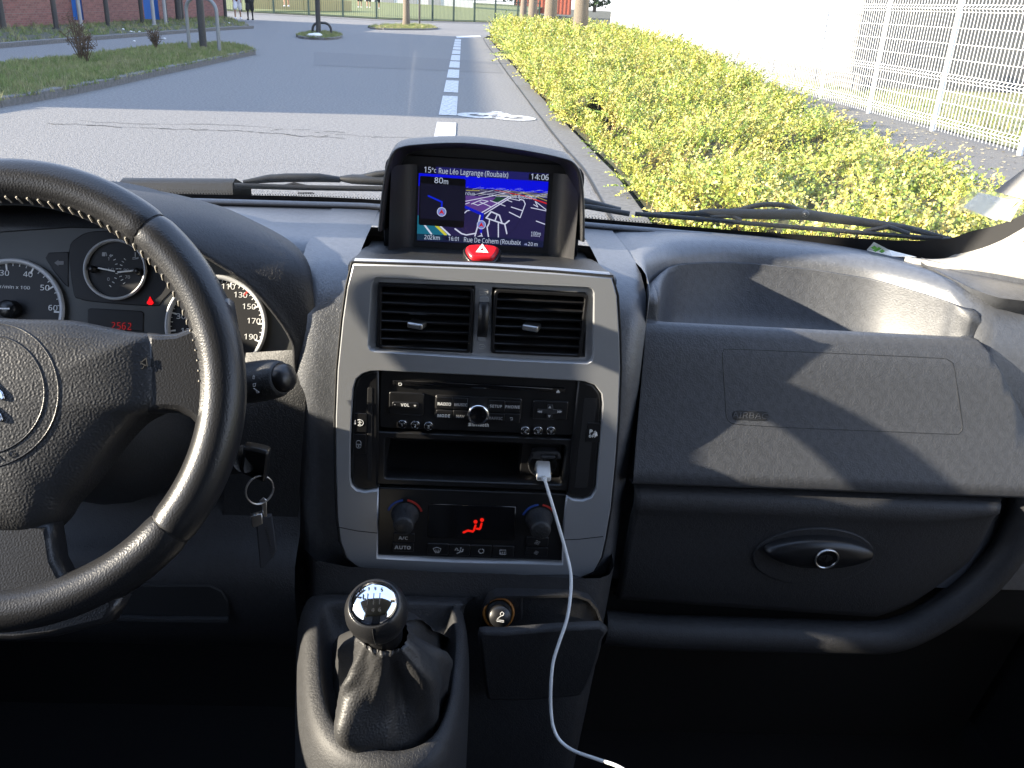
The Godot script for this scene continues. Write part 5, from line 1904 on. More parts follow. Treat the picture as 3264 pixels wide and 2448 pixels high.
	for sd in [1.0, -1.0]:
		s = ns()
		var P := PackedVector2Array()
		for v in sp: P.append(Vector2(v.x * sd, v.y))
		spoke(s, P, 0.0105)
		part("side_spoke", s, MT["wheel_smooth"], w, SW)
	var ls := pqs(SW, M, [60, 1120, 118, 1128, 124, 1165, 130, 1205, 150, 1245, 185, 1268, 235, 1278, 270, 1290, 240, 1345, 120, 1375, 40, 1385])
	var L := PackedVector2Array()
	for v in ls: L.append(v)
	for i in range(ls.size() - 1, -1, -1): L.append(Vector2(-ls[i].x, ls[i].y))
	s = ns()
	spoke(s, L, 0.009)
	part("lower_spoke", s, MT["wheel_smooth"], w, SW)
	# stitches along the inner side of the rim
	s = ns()
	for i in 56:
		var a: float = lerp(deg_to_rad(5.0), deg_to_rad(175.0), i / 55.0)
		var p: Vector3 = rim_pt.call(a, PI * 0.93, r * 1.02)
		var q: Vector3 = rim_pt.call(a + 0.012, PI * 0.80, r * 1.04)
		tube(s, [p, p.lerp(q, 0.5) + Vector3(0, 0, 0.0006), q], 0.00085, 5)
	var stt := part("stitching", s, MT["stitch"], w, SW)
	stt.set_meta("kind", "stuff")
func hub_z(p: Vector2, hs: Array, cen: Vector2) -> float:
	# how far p lies out towards the hub outline, then the padded height there
	var d := p - cen
	if d.length() < 1e-5: return 0.023
	var best := 1e9
	for i in hs.size():
		var x = Geometry2D.segment_intersects_segment(cen, cen + d.normalized() * 0.4, hs[i], hs[(i + 1) % hs.size()])
		if x != null: best = min(best, cen.distance_to(x))
	return lerpa([[0.0, 0.023], [0.12, 0.023], [0.3, 0.0225], [0.5, 0.0215], [0.66, 0.0195], [0.8, 0.0165], [0.9, 0.0125], [1.0, 0.0]], d.length() / best)
func spoke(s: SurfaceTool, P: PackedVector2Array, z: float) -> void:
	var rows := []
	for st in [[0.0, -0.016], [0.0, z - 0.010], [0.0008, z - 0.006], [0.0022, z - 0.003], [0.004, z - 0.001], [0.006, z]]:
		var row := []
		var q := inset(P, st[0])
		for v in q: row.append(v3(v, st[1]))
		rows.append(row)
	grid(s, rows, true)
	cap(s, inset(P, 0.006), z)

func build_nav() -> void:
	# screen plane is upright at F = 1.03
	var nf := Transform3D(Basis(Vector3.RIGHT, -0.05), cp(0.0335, 0.223, 1.03))
	var n := thing("navigation_display", "navigation screen in a hooded black housing on top of the dashboard", "navigation display", cp(0.0335, 0.268, 1.03))
	# housing: front opening edge is nearer than the screen
	var ff := Transform3D(Basis(), cp(0.0335, 0.22, 0.995))
	var o := pqs(ff, NAV, [148, 850, 175, 560, 205, 350, 232, 250, 260, 180, 300, 130, 360, 105, 470, 88, 750, 72, 1000, 78, 1300, 115, 1600, 165, 1780, 205, 1860, 232, 1910, 275, 1945, 340, 1968, 480, 1978, 700, 1978, 945])
	var s := ns()
	var op := smooth(o, 3)
	var rows := []
	var c := Vector2(0.0, -0.02)
	for st in [[0.965, -0.16, 0.80], [0.98, -0.11, 0.9], [1.0, -0.055, 1.0], [1.005, -0.02, 1.0], [1.0, -0.004, 1.0], [0.985, 0.0, 1.0], [0.965, -0.002, 0.985], [0.945, -0.008, 0.965], [0.885, -0.027, 0.90], [0.875, -0.044, 0.885]]:
		var row := []
		for v in op:
			var p: Vector2 = Vector2(c.x + (v.x - c.x) * st[0], v.y if v.y < -0.02 else -0.02 + (v.y + 0.02) * st[2])
			if st[1] < -0.1: p.y = min(p.y, 0.05 + (p.y - 0.05) * 0.3) - 0.006
			row.append(v3(p, st[1]))
		rows.append(row)
	grid(s, rows)
	var bp := PackedVector2Array()
	for v in rows[-1]: bp.append(Vector2(v.x, v.y))
	cap(s, bp, -0.044)
	var bp2 := PackedVector2Array()
	for v in rows[0]: bp2.append(Vector2(v.x, v.y))
	cap(s, bp2, -0.16)
	part("housing", s, MT["nav_housing"], n, ff)
	# black surround of the screen
	s = ns()
	extr(s, rrect(Vector2(0.0, -0.004), 0.232, 0.118, 0.015), -0.006, -0.0005, 0.001)
	part("surround", s, MT["matt_black"], n, nf)
	for k in [-1.0, 1.0]:
		s = ns()
		var rr := []
		for i in 7:
			var t := i / 6.0
			var x: float = lerp(0.08, 0.108, t)
			var z := 0.0 + 0.030 * t * t
			rr.append([Vector3(x * k, -0.053, z), Vector3(x * k * 0.995, 0.0, z), Vector3(x * k * 0.985, 0.045, z)])
		grid(s, rr)
		part("inner_cheek", s, MT["nav_housing"], n, nf)
	# the screen
	var a := pq(nf, SCR, 165, 35)
	var b := pq(nf, SCR, 1990, 1240)
	var b2 := pq(nf, SCR, 2075, 160)
	var w := b2.x - a.x
	var h := a.y - b.y
	var q := QuadMesh.new()
	q.size = Vector2(w, h)
	var sm := StandardMaterial3D.new()
	sm.albedo_color = Color(0.01, 0.01, 0.01)
	sm.roughness = 0.35
	sm.emission_enabled = true
	sm.emission = Color(1, 1, 1)
	sm.emission_operator = BaseMaterial3D.EMISSION_OP_MULTIPLY
	sm.emission_texture = nav_image(nf, a, w, h)
	sm.emission_energy_multiplier = SCREEN_E
	var sc := meshp("screen", q, sm, n, nf * Transform3D(Basis(), Vector3(a.x + w / 2, a.y - h / 2, 0.0005)), "lit blue map screen")
	var gw: StandardMaterial3D = MT["glow_white"]
	var tq := func(t: String, x: float, y: float, hh: float, wpx: float) -> void:
		var tx := text(sc, "lettering", t, nf, pq(nf, SCR, x, y), hh, 0.0008, gw, "Droid Sans")
		var ww: float = tx.mesh.get_aabb().size.x
		tx.transform.basis = tx.transform.basis * Basis.from_scale(Vector3(wpx / 4.608 / FL * 1.075 / ww, 1, 1))
	tq.call("15", 290, 98, 0.0062, 95)
	tq.call("°c", 382, 106, 0.005, 60)
	tq.call("Rue Léo Lagrange (Roubaix)", 965, 145, 0.0058, 964)
	tq.call("14:06", 1937, 205, 0.0062, 248)
	tq.call("80", 450, 255, 0.0062, 118)
	tq.call("m", 560, 272, 0.0056, 60)
	tq.call("202km", 357, 1092, 0.0048, 220)
	tq.call("16:01", 678, 1112, 0.0046, 145)
	tq.call("Rue De Cohem (Roubaix", 1240, 1145, 0.0054, 815)
	tq.call("20 m", 1836, 1190, 0.0042, 138)
	tq.call("100m", 1880, 1035, 0.0042, 140)
	tq.call("Rue Boucicaut", 1692, 497, 0.0038, 378)
	tq.call("rdun", 915, 447, 0.0036, 130)
	# hazard switch in the hollow below
	var hz := thing("hazard_switch", "red rounded hazard warning switch under the navigation screen", "switch", cp(0.028, 0.262, 0.94))
	var hf := Transform3D(Basis(Vector3.RIGHT, -1.12), cy(NAV, 1068, 1040, 0.2635))
	var P := pqs(hf, NAV, [925, 1020, 935, 1000, 965, 985, 1060, 980, 1160, 988, 1205, 1005, 1215, 1025, 1190, 1070, 1165, 1100, 1130, 1104, 1000, 1102, 965, 1085, 940, 1055])
	s = ns()
	extr(s, pv2(smooth(P, 2, true)), -0.012, 0.004, 0.003)
	var btn := part("button", s, MT["hazard_red"], hz, hf)
	s = ns()
	var tcn := pq(hf, NAV, 1068, 1036)
	var tw := 0.0085
	for kk in 3:
		var a0 := deg_to_rad(90.0 + kk * 120.0)
		var a1 := deg_to_rad(90.0 + (kk + 1) * 120.0)
		var v0 := Vector2(cos(a0) * tw, sin(a0) * tw * 1.2)
		var v1 := Vector2(cos(a1) * tw, sin(a1) * tw * 1.2)
		flatg(s)
		quad(s, v3(tcn + v0, 0.0045), v3(tcn + v1, 0.0045), v3(tcn + v1 * 0.3, 0.0045), v3(tcn + v0 * 0.3, 0.0045))
	part("triangle_sign", s, MT["paper"], btn, hf)
	s = ns()
	extr(s, inset(pv2(smooth(P, 2, true)), -0.003), -0.014, -0.001, 0.001)
	part("bezel", s, MT["smooth_black"], hz, hf)

func px_line(im: Image, p: Vector2, q: Vector2, w: float, c: Color) -> void:
	var n := int(p.distance_to(q) * 1.5) + 1
	var r := int(ceil(w / 2.0))
	for i in n + 1:
		var v := p.lerp(q, i / float(n))
		im.fill_rect(Rect2i(int(v.x - w / 2), int(v.y - w / 2), max(1, int(round(w))), max(1, int(round(w)))), c)
func px_poly(im: Image, poly: PackedVector2Array, c: Color) -> void:
	var lo := poly[0]
	var hi := poly[0]
	for v in poly:
		lo = lo.min(v); hi = hi.max(v)
	for y in range(max(0, int(lo.y)), min(im.get_height(), int(hi.y) + 1)):
		var xs := []
		for i in poly.size():
			var a := poly[i]
			var b := poly[(i + 1) % poly.size()]
			if (a.y > y) != (b.y > y): xs.append(a.x + (y - a.y) / (b.y - a.y) * (b.x - a.x))
		xs.sort()
		for i in xs.size() / 2:
			var x0: int = max(0, int(xs[2 * i]))
			var x1: int = min(im.get_width(), int(xs[2 * i + 1]))
			if x1 > x0: im.fill_rect(Rect2i(x0, y, x1 - x0, 1), c)
func nav_image(nf: Transform3D, a: Vector2, w: float, h: float) -> ImageTexture:
	# the map print shown on the screen
	var W := 828
	var H := int(W * h / w)
	var im := Image.create(W, H, false, Image.FORMAT_RGB8)
	var u := func(x: float, y: float) -> Vector2:
		var p := pq(nf, SCR, x, y)
		return Vector2((p.x - a.x) / w * W, (a.y - p.y) / h * H)
	var us := func(l: Array) -> PackedVector2Array:
		var o := PackedVector2Array()
		for i in l.size() / 2: o.append(u.call(l[2 * i], l[2 * i + 1]))
		return o
	var night := Color8(34, 30, 72)
	im.fill(night)
	var sky := Color8(4, 10, 215)
	px_poly(im, us.call([100, 130, 2110, 270, 2110, 450, 1500, 400, 850, 360, 100, 330]), sky)
	px_poly(im, us.call([850, 470, 1500, 520, 1420, 560, 1100, 735, 850, 640]), Color8(88, 58, 130))
	px_poly(im, us.call([850, 380, 2080, 440, 2080, 480, 1500, 460, 850, 420]), Color8(60, 55, 90))
	px_poly(im, us.call([1310, 490, 1440, 515, 1370, 560, 1270, 570, 1240, 550]), Color8(28, 62, 46))
	px_poly(im, us.call([100, 780, 150, 760, 620, 1060, 100, 1060]), Color8(24, 98, 122))
	rng.seed = 12
	var wl := Color8(200, 205, 225)
	for i in 70:        # far street net
		var y := rng.randf_range(372, 500)
		var x := rng.randf_range(860, 2060)
		var k := (y - 360) / 150.0
		var yy := y + (x - 1400) * 0.05
		var ang := rng.randf_range(-0.1, 0.35) if rng.randf() < 0.6 else rng.randf_range(-0.7, -0.3)
		var ln := rng.randf_range(40, 220) * (0.5 + k)
		px_line(im, u.call(x, yy), u.call(x + ln, yy + ln * ang * 0.5), 1.0 + 0.8 * k, wl if rng.randf() < 0.85 else Color8(190, 180, 90))
	for l in [[1280, 395, 1500, 440, 1700, 480, 1850, 530, 2060, 600]]:
		for i in l.size() / 2 - 1: px_line(im, u.call(l[2 * i], l[2 * i + 1]), u.call(l[2 * i + 2], l[2 * i + 3]), 2.0 + i * 1.6, Color8(205, 35, 30))
	for l in [[860, 400, 1050, 405], [1700, 440, 1900, 500, 2060, 560]]:
		for i in l.size() / 2 - 1: px_line(im, u.call(l[2 * i], l[2 * i + 1]), u.call(l[2 * i + 2], l[2 * i + 3]), 3.0, Color8(190, 180, 70))
	var roads := [[5.0, [1080, 730, 1490, 490]], [5.0, [1125, 745, 1520, 500]], [4.0, [850, 560, 1300, 470]], [4.0, [935, 600, 1080, 540, 1180, 560, 1030, 620, 950, 590]], [4.0, [1060, 570, 1220, 640]], [4.0, [1210, 550, 1430, 630]], [4.0, [1450, 540, 1530, 570]], [4.0, [1500, 520, 1640, 550, 1650, 535]],
		[5.0, [1640, 530, 1700, 545, 1725, 600, 1650, 800, 1490, 720]], [5.0, [1520, 645, 1690, 700]], [5.0, [1810, 655, 2050, 705]], [4.0, [1850, 610, 1910, 645, 1870, 560, 2040, 690]], [5.0, [1885, 850, 2020, 900]],
		[6.5, [1225, 712, 1345, 765, 1385, 885, 1150, 805, 1225, 712]], [6.0, [1310, 765, 1280, 845]], [7.0, [1385, 885, 1425, 895, 1490, 845]], [7.0, [1425, 900, 1455, 1035]], [7.0, [1330, 880, 1330, 1100]], [7.0, [1200, 830, 1195, 885, 1165, 940, 1185, 1085]],
		[7.0, [1065, 755, 1020, 950, 985, 1075]], [7.0, [695, 965, 790, 1035, 860, 1055, 1000, 1030]], [5.0, [830, 735, 870, 700, 920, 690]], [5.0, [1075, 1020, 1095, 1085, 1030, 1080, 1075, 1065]], [4.0, [850, 600, 905, 580]]]
	for r in roads:
		var l: Array = r[1]
		for i in l.size() / 2 - 1: px_line(im, u.call(l[2 * i], l[2 * i + 1]), u.call(l[2 * i + 2], l[2 * i + 3]), r[0], wl)
	px_line(im, u.call(240, 900), u.call(350, 1045), 8.0, wl)
	px_line(im, u.call(400, 900), u.call(560, 1055), 12.0, Color8(195, 190, 60))
	px_line(im, u.call(470, 920), u.call(620, 1060), 8.0, wl)
	px_line(im, u.call(1660, 800), u.call(1580, 950), 1.5, Color8(16, 14, 40))
	px_line(im, u.call(1580, 950), u.call(1430, 1090), 1.5, Color8(16, 14, 40))
	# route and position
	for l in [[850, 645, 1100, 755], [1100, 755, 1085, 850], [1085, 850, 1075, 1010]]:
		px_line(im, u.call(l[0], l[1]), u.call(l[2], l[3]), 14.0, Color8(8, 24, 190))
	# bars and inset box
	px_poly(im, us.call([100, 0, 2120, 140, 2110, 275, 100, 140]), Color8(28, 28, 92))
	px_poly(im, us.call([100, 0, 410, 40, 410, 155, 100, 138]), Color8(6, 6, 14))
	px_poly(im, us.call([1780, 150, 2120, 165, 2110, 272, 1775, 240]), Color8(6, 6, 14))
	px_poly(im, us.call([90, 1030, 640, 1062, 1400, 1090, 2100, 1150, 2090, 1300, 90, 1200]), Color8(20, 26, 58))
	px_poly(im, us.call([90, 1030, 500, 1055, 520, 1130, 90, 1120]), Color8(18, 44, 66))
	var ib := us.call([180, 195, 200, 185, 830, 230, 853, 245, 825, 930, 810, 948, 175, 905, 158, 885]) as PackedVector2Array
	px_poly(im, ib, Color8(5, 5, 10))
	px_poly(im, us.call([190, 292, 850, 335, 830, 850, 185, 812]), Color8(17, 17, 36))
	for l in [[500, 320, 700, 430], [740, 340, 520, 560], [640, 340, 480, 540], [560, 620, 720, 560], [720, 560, 700, 680], [600, 660, 760, 690], [300, 500, 250, 600], [280, 310, 380, 350]]:
		px_line(im, u.call(l[0], l[1]), u.call(l[2], l[3]), 1.4, Color8(34, 34, 58))
	px_line(im, u.call(305, 482), u.call(500, 570), 9.0, Color8(10, 34, 200))
	px_line(im, u.call(500, 575), u.call(497, 650), 11.0, Color8(10, 34, 200))
	for p in [[497, 715, 30], [1080, 905, 29]]:
		var c: Vector2 = u.call(p[0], p[1])
		for y in range(-34, 35):
			for x in range(-34, 35):
				var d := Vector2(x, y).length()
				if d < p[2]:
					var col := Color8(110, 124, 190) if d < p[2] - 4 else Color8(190, 198, 225)
					im.set_pixel(clamp(int(c.x) + x, 0, W - 1), clamp(int(c.y) + y, 0, H - 1), col)
		px_poly(im, PackedVector2Array([c + Vector2(0, -17), c + Vector2(18, 16), c + Vector2(0, 6), c + Vector2(-18, 16)]), Color8(190, 24, 36))
	px_line(im, u.call(1815, 1068), u.call(1935, 1078), 2.0, wl)
	px_line(im, u.call(1815, 1060), u.call(1815, 1076), 2.0, wl)
	px_line(im, u.call(1935, 1068), u.call(1935, 1086), 2.0, wl)
	px_poly(im, us.call([1705, 1200, 1725, 1170, 1740, 1195, 1732, 1203]), Color8(120, 130, 170))
	px_poly(im, us.call([1732, 1203, 1745, 1165, 1755, 1205]), Color8(140, 150, 190))
	var cc: Vector2 = u.call(572, 1105)
	px_poly(im, PackedVector2Array([cc + Vector2(-6, -6), cc + Vector2(6, -6), cc + Vector2(6, 6), cc + Vector2(-6, 6)]), Color8(6, 6, 10))
	return ImageTexture.create_from_image(im)

var PF: Transform3D
func bq(called: String, parent: Node3D, m: Material, w: Array, x0: float, y0: float, x1: float, y1: float, z0: float, z1: float, r := 0.001, bev := 0.0005, label := "") -> MeshInstance3D:
	var a := pq(PF, w, x0, y0)
	var b := pq(PF, w, x1, y1)
	var s := ns()
	extr(s, rrect((a + b) / 2, absf(b.x - a.x), absf(a.y - b.y), r), z0, z1, bev)
	return part(called, s, m, parent, PF, label)
func tqp(parent: Node3D, t: String, w: Array, x: float, y: float, h: float, z: float, m: Material, sq := 1.0) -> void:
	text(parent, "lettering", t, PF, pq(PF, w, x, y), h * 1.12, z, m, "Droid Sans", true, sq)
func lq(s: SurfaceTool, w: Array, pts: Array, width: float, z: float) -> void:
	line2(s, pqs(PF, w, pts), width, z - 0.0004, z)

func build_centre() -> void:
	PF = Transform3D(Basis(), cp(0.03, 0.41, 0.82))
	var c := thing("centre_console", "silver centre console panel framing the vents and radio", "console", cp(0.03, 0.59, 0.82))
	var outer := pqs(PF, M, [762, 570, 900, 574, 1050, 580, 1200, 590, 1322, 600, 1333, 640, 1338, 720, 1340, 800, 1336, 900, 1329, 1000, 1319, 1100, 1308, 1165, 1299, 1205, 1282, 1236, 1255, 1248, 1100, 1252, 950, 1250, 820, 1242, 775, 1228, 748, 1205, 735, 1170, 729, 1120, 725, 1000, 725, 900, 729, 800, 740, 690, 750, 620])
	var vr := pqs(PF, VENT, [315, 160, 335, 148, 1000, 180, 1820, 218, 1850, 228, 1862, 255, 1858, 690, 1848, 730, 1815, 748, 1300, 725, 320, 662, 288, 650, 276, 622, 285, 420, 300, 200])
	var rr := pqs(PF, RAD, [352, 74, 290, 76, 235, 92, 190, 130, 168, 200, 158, 360, 148, 600, 147, 830, 158, 880, 195, 915, 250, 926, 345, 916, 341, 1150, 338, 1391, 900, 1418, 1640, 1436, 1650, 1150, 1672, 962, 1720, 982, 1790, 986, 1845, 965, 1880, 905, 1905, 600, 1926, 310, 1918, 235, 1870, 172, 1800, 150, 1750, 144, 1000, 103])
	var s := ns()
	plate(s, outer, [vr, rr], -0.02, 0.0, 0.0012, -0.03)
	part("silver_panel", s, MT["silver"], c, PF)
	# the joint lines of the panel
	for q in [[RAD, [52, 1170, 200, 1200, 338, 1214]], [RAD, [1652, 1262, 1760, 1258, 1930, 1238]]]:
		s = ns()
		lq(s, q[0], q[1], 0.0008, 0.0003)
		part("panel_joint", s, MT["matt_black"], c, PF)
	# dark rubber line round the panel
	s = ns()
	var path := []
	for v in inset(outer, -0.0012): path.append(v3(v, -0.002))
	path.append(path[0])
	tube(s, path, 0.0013, 6, false)
	part("edge_line", s, MT["matt_black"], c, PF)
	# ledge between the panel and the navigation screen
	s = ns()
	var rows := []
	for i in 17:
		var t := i / 16.0
		var x: float = lerp(-0.0995, 0.161, t)
		var e: float = 1.0 - pow(absf(2.0 * t - 1.0), 6)
		var hol := 0.010 * pow(sin(PI * t), 0.6)
		rows.append([cp(x, 0.278, 1.06), cp(x, 0.274, 1.02), cp(x, 0.266 + hol * 0.7, 0.985), cp(x, 0.259 + hol, 0.95), cp(x, 0.254 + hol * 0.8, 0.91), cp(x, 0.2485 + hol * 0.3, 0.88), cp(x, 0.2445, 0.86), cp(x, 0.2415, 0.842), cp(x, 0.2402, 0.83), cp(x, 0.2412, 0.823), cp(x, 0.246, 0.8215)])
	grid(s, rows)
	part("ledge", s, MT["dark_plastic"], c)
	# silver floor of the vent recess and the rear blanking plate
	s = ns()
	var vl := pqs(PF, VENT, [345, 190, 1025, 216, 1005, 690, 326, 652])
	var vv := pqs(PF, VENT, [1150, 226, 1812, 264, 1806, 720, 1142, 690])
	plate(s, inset(vr, -0.001), [vl, vv], -0.02, -0.006, 0.0008, -0.03)
	part("vent_recess", s, MT["silver"], c, PF)
	# the two air vents
	vent(VENT, [345, 190, 1025, 216, 1005, 690, 326, 652], [610, 478], "dark slatted air vent on the steering wheel side of the thumb wheel", "left")
	vent(VENT, [1150, 226, 1812, 264, 1806, 720, 1142, 690], [1420, 495], "dark slatted air vent on the passenger tray side of the thumb wheel", "right")
	# thumb wheel between them
	var tw := thing("vent_thumbwheel", "black ribbed thumb wheel between the two air vents", "thumb wheel", PF * v3(pq(PF, VENT, 1085, 450), 0))
	bq("wheel_slot", tw, MT["silver"], VENT, 1058, 285, 1108, 612, -0.012, -0.0052, 0.003, 0.0008)
	s = ns()
	var ca := pq(PF, VENT, 1088, 322)
	var cb := pq(PF, VENT, 1080, 580)
	var ry := (ca.y - cb.y) / 2
	rows = []
	for i in 33:
		var a: float = lerp(-1.25, 1.25, i / 32.0)
		var cc := (ca + cb) / 2
		var bump := 0.0004 if i % 2 else 0.0
		var y := cc.y + sin(a) / sin(1.25) * ry
		var z: float = -0.0105 + cos(a) * 0.0125 + bump
		rows.append([Vector3(cc.x - 0.0052, y, z - 0.002), Vector3(cc.x - 0.0045, y, z), Vector3(cc.x + 0.0045, y, z), Vector3(cc.x + 0.0052, y, z - 0.002)])
	grid(s, rows)
	part("wheel", s, MT["smooth_black"], tw, PF)
	s = ns()
	path = []
	for v in rrect(pq(PF, VENT, 1088, 257), 0.0085, 0.0055, 0.0012): path.append(v)
	path.append(path[0])
	line2(s, pv2(path), 0.0005, -0.0062, -0.0055)
	lq(s, VENT, [1090, 632, 1060, 630, 1056, 658, 1088, 662], 0.0005, -0.0055)
	lq(s, VENT, [1072, 645, 1092, 646, 1090, 632, 1102, 648, 1088, 662, 1090, 652], 0.0005, -0.0055)
	part("printed_sign", s, MT["grey_print"], tw, PF)
	radio()
	climate()

func vent(w: Array, c: Array, tab: Array, label: String, side: String) -> void:
	var P := pqs(PF, w, c)
	var a := (P[0] + P[3]) / 2
	var b := (P[1] + P[2]) / 2
	var top := (P[0].y + P[1].y) / 2
	var bot := (P[2].y + P[3].y) / 2
	var x0 := a.x
	var x1 := b.x
	var cx := (x0 + x1) / 2
	var cyy := (top + bot) / 2
	var v := thing("air_vent", label, "air vent", PF * Vector3(cx, bot, 0), "air vents in the centre console")
	var W := x1 - x0 - 0.001
	var H := top - bot - 0.001
	var s := ns()
	plate(s, rrect(Vector2(cx, cyy), W, H, 0.004), [rrect(Vector2(cx, cyy), W - 0.007, H - 0.007, 0.002)], -0.03, -0.0025, 0.0008, -0.035)
	part("frame", s, MT["smooth_black"], v, PF)
	s = ns()
	box(s, Vector3(cx, cyy, -0.06), Vector3(W, H, 0.004))
	for k in [-1.0, 1.0]:
		box(s, Vector3(cx + k * W / 2, cyy, -0.045), Vector3(0.002, H, 0.03))
		box(s, Vector3(cx, cyy + k * H / 2, -0.045), Vector3(W, 0.002, 0.03))
	part("duct", s, MT["matt_black"], v, PF)
	for i in 6:
		s = ns()
		var y: float = lerp(top - 0.0035, bot + 0.0035, (i + 0.9) / 6.6)
		var rows := []
		for q in [[-0.0045, 0.0008], [-0.0032, 0.0013], [-0.006, 0.0022], [-0.02, 0.0042], [-0.022, 0.0034], [-0.0045, -0.0006]]:
			rows.append([Vector3(x0 + 0.004, y + q[1], q[0]), Vector3(x1 - 0.004, y + q[1], q[0])])
		grid(s, rows, false, true)
		part("slat", s, MT["smooth_black"], v, PF)
	for i in 6:
		s = ns()
		var x: float = lerp(x0, x1, (i + 0.9) / 6.6)
		box(s, Vector3(x, cyy, -0.032), Vector3(0.0012, H - 0.004, 0.016), Transform3D(Basis(), Vector3.ZERO))
		part("vane", s, MT["smooth_black"], v, PF)
	s = ns()
	var tc := pq(PF, w, tab[0], tab[1])
	extr(s, rrect(Vector2.ZERO, 0.0165, 0.0062, 0.0015), -0.008, 0.004, 0.0016)
	part("tab", s, MT["satin_metal"], v, PF * Transform3D(Basis(Vector3.UP, -0.35), v3(tc, 0)), "small bright metal tab")

func radio() -> void:
	var r := thing("car_radio", "black car radio with round chrome ringed buttons and a central dial", "radio", PF * v3(pq(PF, RAD, 1050, 530), 0))
	# upper black fascia
	bq("fascia", r, MT["smooth_black"], RAD, 355, 85, 1738, 545, -0.03, -0.006, 0.003, 0.001)
	# slot for discs
	bq("disc_slot_cover", r, MT["gloss_black"], RAD, 445, 150, 1665, 235, -0.01, -0.0035, 0.001, 0.0006)
	var s := ns()
	var P := pqs(PF, RAD, [535, 148, 1580, 205, 1560, 222, 1530, 226, 640, 176, 560, 165])
	extr(s, P, -0.004, -0.0022, 0.0008)
	part("disc_slot", s, MT["gloss_black"], r, PF)
	var wp: StandardMaterial3D = MT["white_print"]
	var gp_: StandardMaterial3D = MT["grey_print"]
	# power and eject signs
	s = ns()
	var c := pq(PF, RAD, 497, 174)
	var ring := PackedVector2Array()
	for i in 17:
		var a := deg_to_rad(120.0 + 300.0 * i / 16)
		ring.append(c + Vector2(cos(a), sin(a)) * 0.0016)
	line2(s, ring, 0.0005, -0.0036, -0.0031)
	line2(s, PackedVector2Array([c + Vector2(0, 0.0003), c + Vector2(0, 0.0022)]), 0.0005, -0.0036, -0.0031)
	var e := pq(PF, RAD, 1615, 226)
	extr(s, PackedVector2Array([e + Vector2(-0.0018, -0.0004), e + Vector2(0.0018, -0.0004), e + Vector2(0, 0.0018)]), -0.0036, -0.0031)
	line2(s, PackedVector2Array([e + Vector2(-0.0018, -0.0012), e + Vector2(0.0018, -0.0012)]), 0.0005, -0.0036, -0.0031)
	part("printed_signs", s, wp, r, PF)
	# centre keys
	var field := bq("key_field", r, MT["smooth_black"], RAD2, 560, 250, 1475, 525, -0.008, -0.0045, 0.003, 0.001)
	for k in [["RADIO", 572, 265, 745, 395, 657, 340, 0.003, wp], ["MODE", 572, 405, 740, 505, 650, 466, 0.003, wp], ["MUSIC", 752, 275, 905, 400, 833, 348, 0.0028, gp_], ["NAV", 750, 410, 905, 505, 826, 473, 0.0028, gp_], ["SETUP", 1135, 300, 1300, 430, 1210, 364, 0.0028, gp_], ["TRAFFIC", 1125, 440, 1300, 535, 1194, 493, 0.0028, MT["dim_print"]], ["PHONE", 1310, 310, 1468, 435, 1387, 371, 0.003, gp_]]:
		var b := bq("key", r, MT["smooth_black"], RAD2, k[1], k[2], k[3], k[4], -0.006, -0.0028, 0.001, 0.0007)
		tqp(b, k[0], RAD2, k[5], k[6], k[7], -0.0026, k[8], 1.0)
	var bk := bq("key", r, MT["smooth_black"], RAD2, 1308, 442, 1462, 548, -0.006, -0.0028, 0.001, 0.0007)
	s = ns()
	lq(s, RAD2, [1360, 488, 1386, 486, 1388, 508, 1366, 510], 0.0006, -0.0024)
	part("back_sign", s, gp_, bk, PF)
	# dial
	c = pq(PF, RAD2, 1020, 432)
	var x := PF * Transform3D(Basis(), v3(c, 0))
	s = ns()
	lathe(s, [Vector2(0.0118, -0.006), Vector2(0.0116, 0.001), Vector2(0.011, 0.0035), Vector2(0.0095, 0.0045), Vector2(0.0088, 0.0042)], 40)
	var dl := part("dial", s, MT["chrome"], r, x)
	s = ns()
	lathe(s, [Vector2(0.009, 0.004), Vector2(0.005, 0.0032), Vector2(0.0, 0.003)], 32)
	part("dial_face", s, MT["gloss_black"], dl, x)
	# volume rocker and arrow keys
	var vb := bq("volume_block", r, MT["smooth_black"], RAD2, 65, 215, 432, 470, -0.008, -0.0035, 0.002, 0.001)
	bq("volume_rocker", vb, MT["smooth_black"], RAD2, 100, 312, 382, 385, -0.004, -0.0015, 0.002, 0.0008)
	tqp(vb, "VOL", RAD2, 238, 345, 0.003, -0.0013, wp)
	tqp(vb, "+", RAD2, 345, 352, 0.003, -0.0013, wp)
	tqp(vb, "-", RAD2, 128, 338, 0.003, -0.0013, gp_)
	var ab := bq("arrow_block", r, MT["smooth_black"], RAD2, 1612, 305, 1970, 520, -0.008, -0.0035, 0.002, 0.001)
	s = ns()
	P = pqs(PF, RAD2, [1655, 395, 1755, 395, 1765, 345, 1820, 348, 1825, 395, 1920, 405, 1918, 445, 1825, 445, 1808, 492, 1755, 490, 1752, 440, 1655, 435])
	extr(s, P, -0.004, -0.0018, 0.0006)
	part("arrow_cross", s, MT["lower_plastic"], ab, PF)
	s = ns()
	for t in [[1668, 416, -1, 0], [1688, 418, -1, 0], [1902, 418, 1, 0], [1882, 418, 1, 0], [1787, 366, 0, 1], [1780, 468, 0, -1]]:
		var o := pq(PF, RAD2, t[0], t[1])
		var d := Vector2(t[2], t[3]) * 0.0014
		var n := d.orthogonal()
		extr(s, PackedVector2Array([o + d, o - d + n, o - d - n]), -0.002, -0.0013)
	part("arrow_signs", s, gp_, ab, PF)
	# station buttons with chrome rings
	var bt := [["1", 206, 558, gp_], ["2", 347, 566, wp], ["3", 488, 577, wp], ["4", 1524, 627, gp_], ["5", 1663, 628, gp_], ["6", 1801, 629, gp_]]
